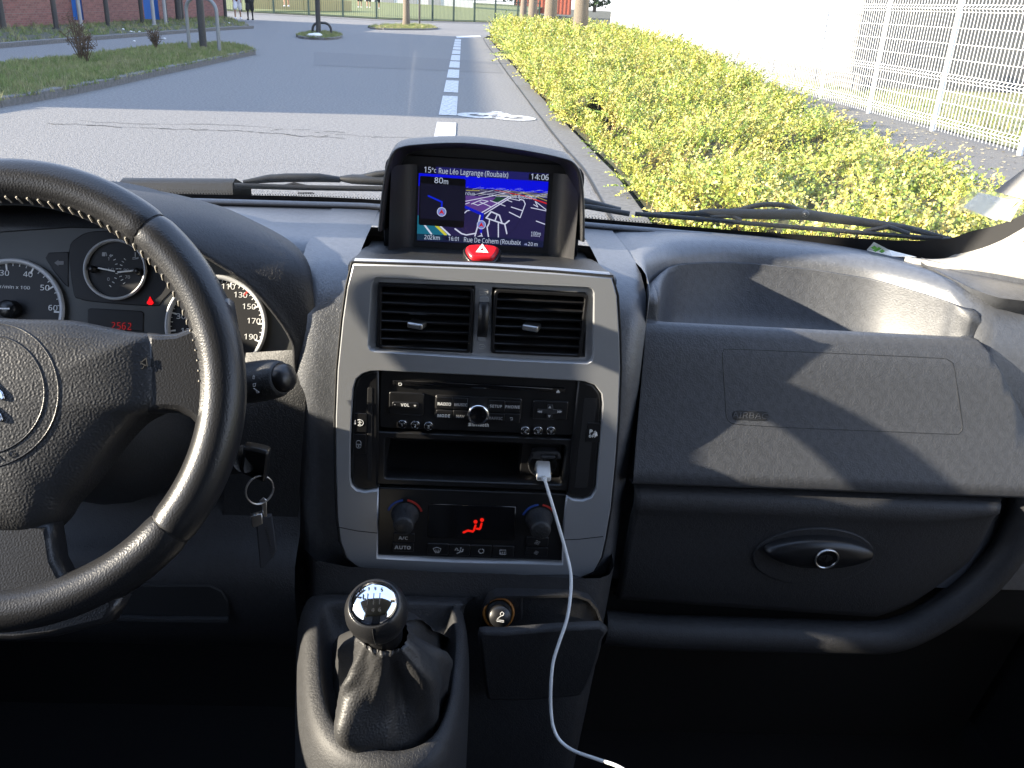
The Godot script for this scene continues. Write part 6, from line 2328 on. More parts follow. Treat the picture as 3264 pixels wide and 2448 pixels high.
	for q in bt:
		c = pq(PF, RAD2, q[1], q[2])
		x = PF * Transform3D(Basis(), v3(c, 0))
		s = ns()
		lathe(s, [Vector2(0.0042, -0.005), Vector2(0.0041, -0.003), Vector2(0.0034, -0.0015), Vector2(0.0, -0.0013)], 28)
		var b := part("station_button", s, MT["gloss_black"], r, x)
		s = ns()
		lathe(s, [Vector2(0.0049, -0.006), Vector2(0.0048, -0.003), Vector2(0.0045, -0.0022), Vector2(0.0042, -0.003)], 32)
		part("ring", s, MT["chrome"], b, x)
		text(b, "numeral", q[0], PF, c, 0.0032, -0.0011, q[3])
	tqp(r, "Bluetooth", RAD2, 1028, 576, 0.0033, -0.0056, wp, 0.85)
	s = ns()
	lq(s, RAD2, [914, 560, 934, 582, 922, 592, 924, 556, 934, 566, 912, 586], 0.0005, -0.0055)
	part("wireless_sign", s, wp, r, PF)
	# rounded belly of the fascia
	s = ns()
	P = pqs(PF, RAD2, [60, 625, 480, 655, 560, 600, 600, 560, 700, 640, 850, 655, 1300, 660, 1380, 620, 1480, 560, 1500, 680, 1960, 705, 1955, 735, 1000, 715, 60, 680])
	# storage shelf below: walls of a deep box
	var sh := thing("storage_shelf", "empty black storage shelf under the radio", "shelf", PF * v3(pq(PF, RAD, 1000, 860), 0))
	var a := pq(PF, RAD, 385, 560)
	var b := pq(PF, RAD, 1650, 900)
	var w := b.x - a.x
	var h := a.y - b.y
	var cc := (a + b) / 2
	s = ns()
	box(s, Vector3(cc.x, cc.y, -0.10), Vector3(w + 0.01, h + 0.01, 0.004))
	part("back_wall", s, MT["matt_black"], sh, PF)
	for q in [["floor", Vector3(cc.x, b.y - 0.002, -0.055), Vector3(w + 0.008, 0.004, 0.09)], ["ceiling", Vector3(cc.x, a.y + 0.002, -0.055), Vector3(w + 0.008, 0.004, 0.09)], ["side_wall", Vector3(a.x - 0.002, cc.y, -0.055), Vector3(0.004, h, 0.09)], ["side_wall", Vector3(b.x + 0.002, cc.y, -0.055), Vector3(0.004, h, 0.09)]]:
		s = ns()
		box(s, q[1], q[2])
		part(q[0], s, MT["dark_plastic"], sh, PF)
	s = ns()
	plate(s, rrect(cc, w + 0.026, h + 0.014, 0.003), [rrect(cc, w - 0.002, h - 0.002, 0.003)], -0.02, -0.006, 0.0015, -0.03)
	part("front_frame", s, MT["smooth_black"], sh, PF)
	# socket with charger and the white cable
	var so := thing("power_socket", "round black power socket with a lifted cap inside the shelf", "socket", PF * v3(pq(PF, USB, 730, 700), -0.02))
	var uf := PF * Transform3D(Basis(), Vector3(0, 0, -0.022))
	s = ns()
	var up := func(x: float, y: float) -> Vector2: return pq(uf, USB, x, y)
	extr(s, rrect(up.call(690, 690), 0.044, 0.046, 0.003), -0.03, -0.004, 0.001)
	part("mount", s, MT["smooth_black"], so, uf)
	c = up.call(725, 715)
	x = uf * Transform3D(Basis(), v3(c, 0))
	s = ns()
	lathe(s, [Vector2(0.0165, -0.004), Vector2(0.0165, 0.001), Vector2(0.0155, 0.002), Vector2(0.0145, 0.001), Vector2(0.0135, -0.001), Vector2(0.0, -0.001)], 36)
	part("ring", s, MT["dark_plastic"], so, x)
	s = ns()
	extr(s, pqs(uf, USB, [500, 535, 530, 420, 600, 400, 960, 410, 1010, 440, 1042, 545, 945, 545, 930, 480, 690, 470, 660, 545]), 0.002, 0.012, 0.002)
	part("cap", s, MT["lower_plastic"], so, uf)
	s = ns()
	extr(s, rrect(up.call(800, 487), 0.015, 0.0035, 0.0015), 0.01, 0.0145, 0.001)
	part("cap_tab", s, MT["lower_plastic"], so, uf)
	s = ns()
	lathe(s, [Vector2(0.0065, -0.002), Vector2(0.006, 0.0022), Vector2(0.002, 0.0022), Vector2(0.0018, -0.001)], 24, Transform3D(Basis(), v3(up.call(735, 605), 0)))
	part("charger_button", s, MT["smooth_black"], so, uf)
	s = ns()
	plate(s, rrect(up.call(712, 770), 0.0165, 0.0085, 0.001, 2), [rrect(up.call(712, 770), 0.0145, 0.0065, 0.001, 2)], -0.002, 0.0015, 0.0003, -0.003)
	part("usb_port", s, MT["satin_metal"], so, uf)
	# cable
	var p0 := uf * v3(up.call(715, 780), 0.002)
	var p1 := cz(USB, 738, 890, 0.818)
	var cb := thing("charging_cable", "thin white charging cable hanging from the socket to the floor", "cable", p1)
	var dirv := (p1 - p0).normalized()
	var pf := Transform3D(Basis(Vector3.RIGHT, 0.35), p0.lerp(p1, 0.55))
	s = ns()
	extr(s, rrect(Vector2.ZERO, 0.0152, 0.0075, 0.002), -0.012, 0.011, 0.0012)
	var plug := part("plug", s, MT["cable_white"], cb, pf)
	var tail := pf * Vector3(0, 0, 0.009)
	var path := [tail, cz(USB, 752, 985, 0.806)]
	s = ns()
	tube(s, [tail, tail.lerp(path[1], 0.5), path[1]], [0.0031, 0.0029, 0.0025], 12)
	part("strain_relief", s, MT["cable_white"], plug)
	var cord := [path[1]]
	for q in [[1190, 1080, 0.795], [1205, 1130, 0.787], [1222, 1190, 0.778], [1233, 1240, 0.765], [1232, 1290, 0.75], [1224, 1340, 0.735], [1207, 1390, 0.722], [1195, 1430, 0.712], [1190, 1480, 0.70], [1190, 1530, 0.69], [1195, 1570, 0.68], [1210, 1600, 0.67], [1240, 1622, 0.655], [1290, 1640, 0.63], [1340, 1658, 0.60], [1400, 1700, 0.56]]:
		cord.append(cz(M, q[0], q[1], q[2]))
	s = ns()
	tube(s, smooth(cord, 6), 0.00175, 10)
	part("cord", s, MT["cable_white"], cb)
	# side key strips
	for k in 2:
		var L: Array = [352, 74, 290, 76, 235, 92, 190, 130, 168, 200, 158, 360, 148, 600, 147, 830, 158, 880, 195, 915, 250, 926, 345, 916] if k == 0 else [1752, 145, 1800, 150, 1870, 172, 1918, 235, 1926, 310, 1905, 600, 1880, 905, 1845, 965, 1790, 986, 1720, 982, 1672, 962]
		var st := thing("switch_strip", "upright black switch strip beside the radio with lock and airflow signs" if k == 0 else "upright black switch strip beside the radio with parking sensor sign", "switches", PF * v3(pq(PF, RAD, L[0], 900), 0))
		s = ns()
		extr(s, inset(pqs(PF, RAD, L), 0.0006), -0.02, -0.0025, 0.0025)
		part("strip", s, MT["smooth_black"], st, PF)
		if k == 0:
			bq("switch", st, MT["smooth_black"], RAD, 172, 372, 262, 510, -0.006, -0.0012, 0.001, 0.0006)
			bq("switch", st, MT["smooth_black"], RAD, 168, 520, 258, 660, -0.006, -0.0012, 0.001, 0.0006)
			bq("groove", st, MT["matt_black"], RAD, 268, 195, 296, 850, -0.006, -0.0021, 0.0012, 0.0003)
			s = ns()
			var cc2 := pq(PF, RAD, 214, 440)
			var ar := PackedVector2Array()
			for i in 17:
				var aa := deg_to_rad(-130.0 + 260.0 * i / 16)
				ar.append(cc2 + Vector2(cos(aa), sin(aa)) * 0.0036)
			line2(s, ar, 0.0006, -0.0014, -0.0008)
			extr(s, ell(cc2 + Vector2(0, 0.0018), 0.0007, 0.0007, 10), -0.0014, -0.0008)
			line2(s, PackedVector2Array([cc2 + Vector2(-0.002, 0.0006), cc2 + Vector2(0, 0.0004), cc2 + Vector2(0.002, 0.0006)]), 0.0006, -0.0014, -0.0008)
			line2(s, PackedVector2Array([cc2 + Vector2(0, 0.0008), cc2 + Vector2(0, -0.0008), cc2 + Vector2(-0.0012, -0.003)]), 0.0008, -0.0014, -0.0008)
			line2(s, PackedVector2Array([cc2 + Vector2(0, -0.0008), cc2 + Vector2(0.0012, -0.003)]), 0.0006, -0.0014, -0.0008)
			extr(s, ell(cc2 + Vector2(-0.005, -0.001), 0.001, 0.001, 10), -0.0014, -0.0008)
			line2(s, PackedVector2Array([cc2 + Vector2(-0.005, 0), cc2 + Vector2(-0.0048, 0.003)]), 0.0006, -0.0014, -0.0008)
			part("airflow_sign", s, MT["white_print"], st, PF)
			s = ns()
			var lc := pq(PF, RAD, 205, 592)
			var lp := rrect(lc, 0.0048, 0.0088, 0.0022)
			lp.append(lp[0])
			line2(s, lp, 0.0005, -0.0014, -0.0008)
			line2(s, PackedVector2Array([lc + Vector2(-0.0022, 0), lc + Vector2(0.0022, 0)]), 0.0005, -0.0014, -0.0008)
			line2(s, PackedVector2Array([lc + Vector2(0, -0.001), lc + Vector2(0, -0.003)]), 0.0012, -0.0014, -0.0008)
			part("lock_sign", s, MT["grey_print"], st, PF)
		else:
			bq("switch", st, MT["smooth_black"], RAD, 1822, 440, 1905, 580, -0.006, -0.0012, 0.001, 0.0006)
			bq("groove", st, MT["matt_black"], RAD, 1800, 270, 1818, 905, -0.006, -0.0021, 0.0012, 0.0003)
			tqp(st, "P", RAD, 1844, 503, 0.0042, -0.001, MT["white_print"])
			tqp(st, "OFF", RAD, 1856, 535, 0.0027, -0.001, MT["white_print"], 1.1)
			s = ns()
			for i in 3:
				var o := pq(PF, RAD, 1860 + i * 5, 512)
				line2(s, PackedVector2Array([o + Vector2(0.0, -0.002 - 0.0002 * i), o + Vector2(0.0012, 0.0), o + Vector2(0.001, 0.0022 + 0.0003 * i)]), 0.0004, -0.0014, -0.0008)
			var k2 := pq(PF, RAD, 1882, 520)
			extr(s, PackedVector2Array([k2 + Vector2(-0.0016, -0.002), k2 + Vector2(0.0018, -0.002), k2 + Vector2(0.0004, 0.0026), k2 + Vector2(-0.0004, 0.0026)]), -0.0014, -0.0008)
			part("sensor_sign", s, MT["white_print"], st, PF)

func climate() -> void:
	var c := thing("climate_control", "black climate control panel with two knobs and a red lit display", "climate control", PF * v3(pq(PF, RAD, 1000, 1400), 0))
	bq("fascia", c, MT["smooth_black"], RAD, 344, 912, 1648, 1428, -0.03, -0.005, 0.002, 0.0012)
	# display window
	var s := ns()
	var P := pqs(PF, CLI, [585, 250, 1505, 285, 1495, 625, 1475, 640, 580, 608, 560, 590])
	extr(s, pqs(PF, CLI, [560, 245, 1515, 280, 1505, 640, 1480, 655, 570, 620, 548, 600]), -0.007, -0.0042, 0.0012)
	var dw := part("display_window", s, MT["gloss_black"], c, PF)
	s = ns()
	for f in [[[1075, 440], [1075, 480, 1058, 530, 1045, 545, 990, 535, 945, 555], 20], [[1145, 420], [1140, 460, 1128, 505, 1118, 518, 1090, 515], 19]]:
		extr(s, ell(pq(PF, CLI, f[0][0], f[0][1]), 0.0022, 0.0022, 18), -0.0042, -0.0034)
		line2(s, pqs(PF, CLI, f[1]), 0.0023, -0.0042, -0.0034)
		for i in f[1].size() / 2:
			extr(s, ell(pq(PF, CLI, f[1][2 * i], f[1][2 * i + 1]), 0.00115, 0.00115, 10), -0.0042, -0.00335)
	part("airflow_figure", s, MT["glow_red"], dw, PF, "glowing red sign of two seated figures")
	# knobs
	for q in [[305, 370], [1768, 418]]:
		var o := pq(PF, CLI, q[0], q[1])
		var x := PF * Transform3D(Basis(), v3(o, 0))
		s = ns()
		lathe(s, [Vector2(0.0155, -0.006), Vector2(0.0135, 0.0), Vector2(0.0118, 0.004), Vector2(0.0112, 0.016), Vector2(0.0104, 0.0185), Vector2(0.009, 0.0195), Vector2(0.0, 0.0198)], 40)
		var k := part("knob", s, MT["dark_plastic"], c, x)
		for side in 2:
			s = ns()
			var ar := PackedVector2Array()
			for i in 13:
				var a := deg_to_rad(lerp(97.0, 165.0, i / 12.0)) if side == 0 else deg_to_rad(lerp(83.0, 15.0, i / 12.0))
				ar.append(Vector2(cos(a), sin(a)) * 0.0185)
			line2(s, ar, 0.0022, -0.0055, -0.0045)
			part("cold_arc" if side == 0 else "warm_arc", s, MT["blue_print"] if side == 0 else MT["red_print"], k, x)
	# keys
	var gpn: StandardMaterial3D = MT["grey_print"]
	var kb := bq("key", c, MT["smooth_black"], CLI, 180, 560, 410, 660, -0.008, -0.003, 0.0012, 0.0008)
	tqp(kb, "A/C", CLI, 288, 612, 0.0036, -0.0028, gpn, 1.1)
	kb = bq("key", c, MT["smooth_black"], CLI, 172, 668, 402, 765, -0.008, -0.003, 0.0012, 0.0008)
	tqp(kb, "AUTO", CLI, 284, 715, 0.0040, -0.0028, gpn, 1.1)
	for k in 4:
		var x0 := [552, 785, 1020, 1262][k] as float
		var y0 := [672, 682, 690, 700][k] as float
		kb = bq("key", c, MT["smooth_black"], CLI, x0, y0, x0 + 225, y0 + 125, -0.008, -0.003, 0.0012, 0.0008)
		s = ns()
		if k == 0:
			lq(s, CLI, [612, 725, 655, 712, 700, 728, 680, 765, 632, 762, 612, 725], 0.0006, -0.0026)
			for i in 3: lq(s, CLI, [638 + i * 18, 735, 636 + i * 18, 755, 640 + i * 18, 775], 0.0006, -0.0026)
		elif k == 1:
			lq(s, CLI, [850, 745, 868, 720, 880, 730], 0.0007, -0.0026)
			lq(s, CLI, [870, 740, 895, 745], 0.0009, -0.0026)
			lq(s, CLI, [912, 735, 905, 765, 870, 780], 0.0013, -0.0026)
			lq(s, CLI, [940, 730, 932, 758, 918, 760], 0.0012, -0.0026)
			extr(s, ell(pq(PF, CLI, 914, 722), 0.0009, 0.0009, 8), -0.003, -0.0026)
		elif k == 2:
			for j in 3:
				var ar := PackedVector2Array()
				var cc := pq(PF, CLI, 1137, 753)
				for i in 7:
					var a := deg_to_rad(100.0 + j * 120.0 + i * 14.0)
					ar.append(cc + Vector2(cos(a), sin(a)) * 0.0029)
				line2(s, ar, 0.0008, -0.003, -0.0026)
				var ta := deg_to_rad(100.0 + j * 120.0 + 92.0)
				var tip := cc + Vector2(cos(ta), sin(ta)) * 0.0029
				extr(s, ell(tip, 0.001, 0.001, 3), -0.003, -0.0026)
		else:
			lq(s, CLI, [1338, 742, 1405, 742, 1405, 788, 1338, 786, 1338, 742], 0.0006, -0.0026)
			for i in 3: lq(s, CLI, [1352 + i * 19, 758, 1349 + i * 19, 775, 1353 + i * 19, 796], 0.0006, -0.0026)
		part("printed_sign", s, gpn, kb, PF)
	for k in 2:
		kb = bq("key", c, MT["smooth_black"], CLI, 1632 - k * 6, 602 + k * 110, 1862 - k * 6, 705 + k * 110, -0.008, -0.003, 0.0012, 0.0008)
		s = ns()
		var o := pq(PF, CLI, 1747 - k * 12, 662 + k * 108)
		for j in 4:
			var ar := PackedVector2Array()
			var rr := 0.0029 - 0.0006 * k
			for i in 9:
				var a := deg_to_rad(j * 90.0 + 20.0)
				var b := TAU * i / 8.0
				ar.append(o + Vector2(cos(a), sin(a)) * rr * 0.55 + Vector2(cos(b) * rr * 0.55, sin(b) * rr * 0.35).rotated(a))
			line2(s, ar, 0.0005, -0.003, -0.0026)
		part("fan_sign", s, MT["dim_print"], kb, PF)

func build_gear() -> void:
	var t := thing("gear_console", "dark moulded gear lever console below the climate panel", "console", cp(0.0, 1.0, 0.7))
	# upright tower wall with soft right shoulder
	var s := ns()
	var rows := []
	for h in [0.575, 0.6, 0.64, 0.70, 0.78, 0.9, 1.05]:
		var row := []
		var k: float = clamp((h - 0.575) / 0.3, 0.0, 1.0)
		for q in [[-0.155, 0.86], [-0.15, 0.835], [-0.135, 0.815], [-0.10, 0.805], [0.0, 0.80], [0.08, 0.80], [0.15, 0.795], [0.178, 0.797], [0.19, 0.805], [0.197, 0.82], [0.20, 0.87]]:
			row.append(cp(q[0] * (1.0 + 0.0 * k) - 0.03 * k * (1.0 if q[0] > 0.1 else 0.0), h, q[1] - 0.045 * sin(k * PI * 0.5) * (1.0 if q[1] < 0.83 else 0.3)))
		rows.append(row)
	grid(s, rows)
	part("tower", s, MT["lower_plastic"], t)
	# podium: D-shaped in plan, with a rolled shoulder
	var pl := []
	for q in [[655, 1290], [647, 1360], [646, 1440], [652, 1510], [672, 1572], [712, 1618], [770, 1648], [840, 1660], [905, 1650], [955, 1620], [985, 1570], [1003, 1500], [1012, 1420], [1012, 1350], [1000, 1290]]:
		var p := cy(M, q[0], q[1], 0.605)
		pl.append(Vector2(p.x, -p.z))
	pl.append(Vector2(0.04, 0.80)); pl.append(Vector2(-0.11, 0.80))
	var sp: Array = smooth(pl, 3, true)
	var cen := Vector2(-0.032, 0.67)
	s = ns()
	rows = []
	for st in [[1.10, 1.05], [1.09, 0.80], [1.06, 0.68], [1.03, 0.645], [0.99, 0.622], [0.95, 0.611], [0.90, 0.606], [0.84, 0.604], [0.80, 0.6035], [0.785, 0.605], [0.77, 0.609], [0.72, 0.622], [0.66, 0.63], [0.6, 0.633]]:
		var row := []
		for v in sp:
			var p: Vector2 = cen + (v - cen) * st[0]
			row.append(cp(p.x, st[1] - 0.06 * (p.y - 0.67) * (1.0 if st[1] < 0.66 else 0.0), p.y))
		rows.append(row)
	grid(s, rows, true)
	part("podium", s, MT["lower_plastic"], t)
	# gear lever: boot, collar, knob
	var g := thing("gear_lever", "gear lever with chrome topped ball knob and leather boot", "gear lever", cp(-0.032, 0.6, 0.66))
	var kc := cz(M, 814, 1322, 0.585)
	var bc := cp(-0.032, 0.602, 0.665)
	var ax := (kc - bc).normalized()
	s = ns()
	rows = []
	rng.seed = 3
	var nz := FastNoiseLite.new()
	nz.seed = 4; nz.frequency = 1.0
	var K := 72
	var top := kc - ax * 0.05
	for i in 31:
		var u := i / 30.0
		var row := []
		for k in K:
			var a := TAU * k / K
			var idx := float(k) / K * sp.size()
			var bp: Vector2 = sp[int(idx)].lerp(sp[(int(idx) + 1) % sp.size()], fmod(idx, 1.0))
			var ed: Vector2 = cen + Vector2(0.0, -0.006) + (bp - cen) * 0.66
			var low := cp(ed.x, 0.634 - 0.06 * (ed.y - 0.67), ed.y)
			var dirp := (low - bc)
			var aa := atan2(-dirp.z, dirp.x)
			# boot bulges up from the rim, hugs the lever, gathers at the collar
			var rt := 0.0195 + 0.0006 * sin(aa * 18.0) * u
			var colp := top + (Vector3(cos(aa), 0, -sin(aa)) - ax * ax.dot(Vector3(cos(aa), 0, -sin(aa)))).normalized() * rt
			var w: float = 1.0 - pow(u, 1.35)
			var mid := bc.lerp(top, u)
			var p: Vector3 = colp.lerp(low, w)
			p.y = lerp(low.y, top.y, 1.0 - pow(1.0 - u, 1.12)) if u < 0.97 else colp.y
			var fold := 0.0105 * cos(3.0 * aa + 0.8 + u * 1.3) + 0.0065 * cos(5.0 * aa - 1.0 - u * 2.5) + 0.003 * cos(9.0 * aa + u * 4.0) + 0.005 * nz.get_noise_2d(cos(aa) * 2.0, sin(aa) * 2.0 + u * 2.0)
			var env := sin(PI * clamp(u * 1.02, 0.0, 1.0))
			p += Vector3(cos(aa), 0.25, -sin(aa)) * fold * env
			# drooping fold at the front left and a ridge to the right
			p += Vector3(-0.2, -0.35, 0.9) * 0.02 * exp(-pow((u - 0.28) * 6.0, 2)) * exp(-pow(wrapf(aa + 1.9, -PI, PI) * 1.6, 2))
			p += Vector3(0.9, 0.35, 0.0) * 0.024 * exp(-pow((u - 0.5) * 4.0, 2)) * exp(-pow(wrapf(aa - 0.1, -PI, PI) * 3.2, 2))
			row.append(p)
		rows.append(row)
	grid(s, rows, true)
	part("boot", s, MT["boot_leather"], g)
	s = ns()
	var kb := Transform3D(frame_at(ax, Vector3.FORWARD), kc)
	lathe(s, [Vector2(0.0, -0.056), Vector2(0.0145, -0.056), Vector2(0.0155, -0.048), Vector2(0.0142, -0.044), Vector2(0.0155, -0.041), Vector2(0.0145, -0.036), Vector2(0.0165, -0.033), Vector2(0.0155, -0.029), Vector2(0.0145, -0.024)], 32)
	part("collar", s, MT["smooth_black"], g, kb)
	s = ns()
	var kp := [Vector2(0.0135, -0.026), Vector2(0.0175, -0.022), Vector2(0.0222, -0.014), Vector2(0.0250, -0.005), Vector2(0.0256, 0.002), Vector2(0.0248, 0.009), Vector2(0.0225, 0.0145), Vector2(0.0205, 0.0172), Vector2(0.0196, 0.0178), Vector2(0.0190, 0.0172)]
	lathe(s, kp, 48)
	var kn := part("knob", s, MT["wheel_smooth"], g, kb)
	s = ns()
	lathe(s, [Vector2(0.0192, 0.0168), Vector2(0.0186, 0.0185), Vector2(0.0165, 0.0208), Vector2(0.013, 0.0230), Vector2(0.008, 0.0247), Vector2(0.003, 0.0253), Vector2(0.0, 0.0254)], 48)
	part("chrome_cap", s, MT["chrome"], kn, kb)
	# shift pattern printed on the cap
	var cap_z := func(p: Vector2) -> float: return 0.0254 - pow(p.length(), 2) * 13.0 + 0.00025
	var upv := (kb.basis.inverse() * Vector3(0, 0.3, -1))
	var rot := atan2(upv.y, upv.x) - PI / 2
	var tf := kb * Transform3D(Basis(Vector3.BACK, rot), Vector3.ZERO)
	for q in [["R", -0.0085, 0.0085], ["1", -0.0035, 0.0092], ["3", 0.0015, 0.0092], ["5", 0.0070, 0.0085], ["2", -0.0050, -0.0078], ["4", 0.0008, -0.0085], ["6", 0.0062, -0.0082]]:
		var p := Vector2(q[1], q[2])
		text(kn, "numeral", q[0], tf, p, 0.0034, cap_z.call(p), MT["dark_print"], "Droid Sans", true)
	s = ns()
	for l in [[-0.0075, 0.0048, -0.0075, 0.0008, -0.005, 0.0008], [-0.0038, 0.0052, -0.0038, -0.0042], [0.0010, 0.0052, 0.0010, -0.0046], [0.0058, 0.0052, 0.0058, -0.0042], [-0.0038, 0.0004, 0.0058, 0.0004]]:
		var pp := PackedVector2Array()
		for i in l.size() / 2: pp.append(Vector2(l[2 * i], l[2 * i + 1]))
		line2(s, pp, 0.0007, 0.0235, 0.0257)
	part("shift_pattern", s, MT["dark_print"], kn, tf)
	# seam down the front of the knob
	s = ns()
	var seam := []
	for i in kp.size() - 2: seam.append(Vector3(0, 0, 0))
	var dn := (kb.basis.inverse() * Vector3(0, -0.2, 1))
	var da := atan2(dn.y, dn.x)
	seam = []
	for q in kp.slice(0, 8): seam.append(Vector3(cos(da) * (q.x + 0.0001), sin(da) * (q.x + 0.0001), q.y))
	tube(s, seam, 0.0004, 5)
	part("knob_seam", s, MT["matt_black"], kn, kb)
	# ashtray bin with lighter
	var af := Transform3D(Basis(Vector3.RIGHT, 0.06), cz(M, 1170, 1420, 0.745))
	var ab := thing("ashtray_bin", "dark ashtray drawer with an open top right of the gear lever", "ashtray", af.origin)
	s = ns()
	extr(s, pv2(smooth(pqs(af, CON, [1158, 470, 1300, 470, 1870, 432, 1876, 520, 1850, 640, 1800, 770, 1760, 830, 1700, 850, 1400, 872, 1230, 870, 1200, 850, 1180, 740, 1160, 560]), 2, true)), -0.003, 0.006, 0.004)
	part("drawer_front", s, MT["lower_plastic"], ab, af)
	s = ns()
	var of := Transform3D(Basis(), cz(M, 1170, 1310, 0.79))
	var op := pqs(of, CON, [1165, 455, 1170, 340, 1210, 270, 1260, 250, 1720, 245, 1800, 270, 1850, 330, 1885, 430])
	var q0 := inset(op, 0.003)
	wall(s, op, op, -0.03, 0.008, 1)
	wall(s, op, q0, 0.008, 0.008, 2)
	wall(s, q0, q0, 0.008, -0.03, 1)
	cap(s, q0, -0.022)
	part("opening_frame", s, MT["lower_plastic"], ab, of)
	var lt := thing("cigarette_lighter", "round black cigarette lighter in an orange ring beside the ashtray", "lighter", cz(CON, 1280, 380, 0.765))
	s = ns()
	var lf := Transform3D(Basis(Vector3.RIGHT, -0.5), cz(CON, 1272, 378, 0.778))
	extr(s, pqs(of, CON, [1165, 470, 1172, 340, 1215, 268, 1260, 252, 1405, 252, 1412, 270, 1412, 470]), -0.03, 0.003, 0.002)
	part("mount", s, MT["lower_plastic"], lt, of)
	s = ns()
	lathe(s, [Vector2(0.0178, -0.006), Vector2(0.0172, -0.001), Vector2(0.0155, 0.0005), Vector2(0.0145, -0.002)], 36)
	part("orange_ring", s, MT["orange_ring"], lt, lf)
	s = ns()
	lathe(s, [Vector2(0.0145, -0.004), Vector2(0.0135, 0.003), Vector2(0.0105, 0.004), Vector2(0.0105, 0.009), Vector2(0.0118, 0.011), Vector2(0.0118, 0.021), Vector2(0.0108, 0.0225), Vector2(0.0, 0.0228)], 36)
	var lk := part("knob", s, MT["smooth_black"], lt, lf)
	s = ns()
	line2(s, pv2([Vector2(-0.0035, -0.0045), Vector2(0.004, -0.0052), Vector2(0.004, -0.0036), Vector2(-0.0035, -0.003), Vector2(-0.0035, -0.0045)]), 0.0005, 0.0225, 0.0231)
	line2(s, pv2([Vector2(-0.003, -0.002), Vector2(0.0005, 0.001), Vector2(0.003, 0.0018), Vector2(0.0038, 0.004), Vector2(0.0018, 0.0055), Vector2(0.0002, 0.0042), Vector2(0.0004, 0.002)]), 0.0005, 0.0225, 0.0231)
	part("cigarette_sign", s, MT["white_print"], lk, lf)

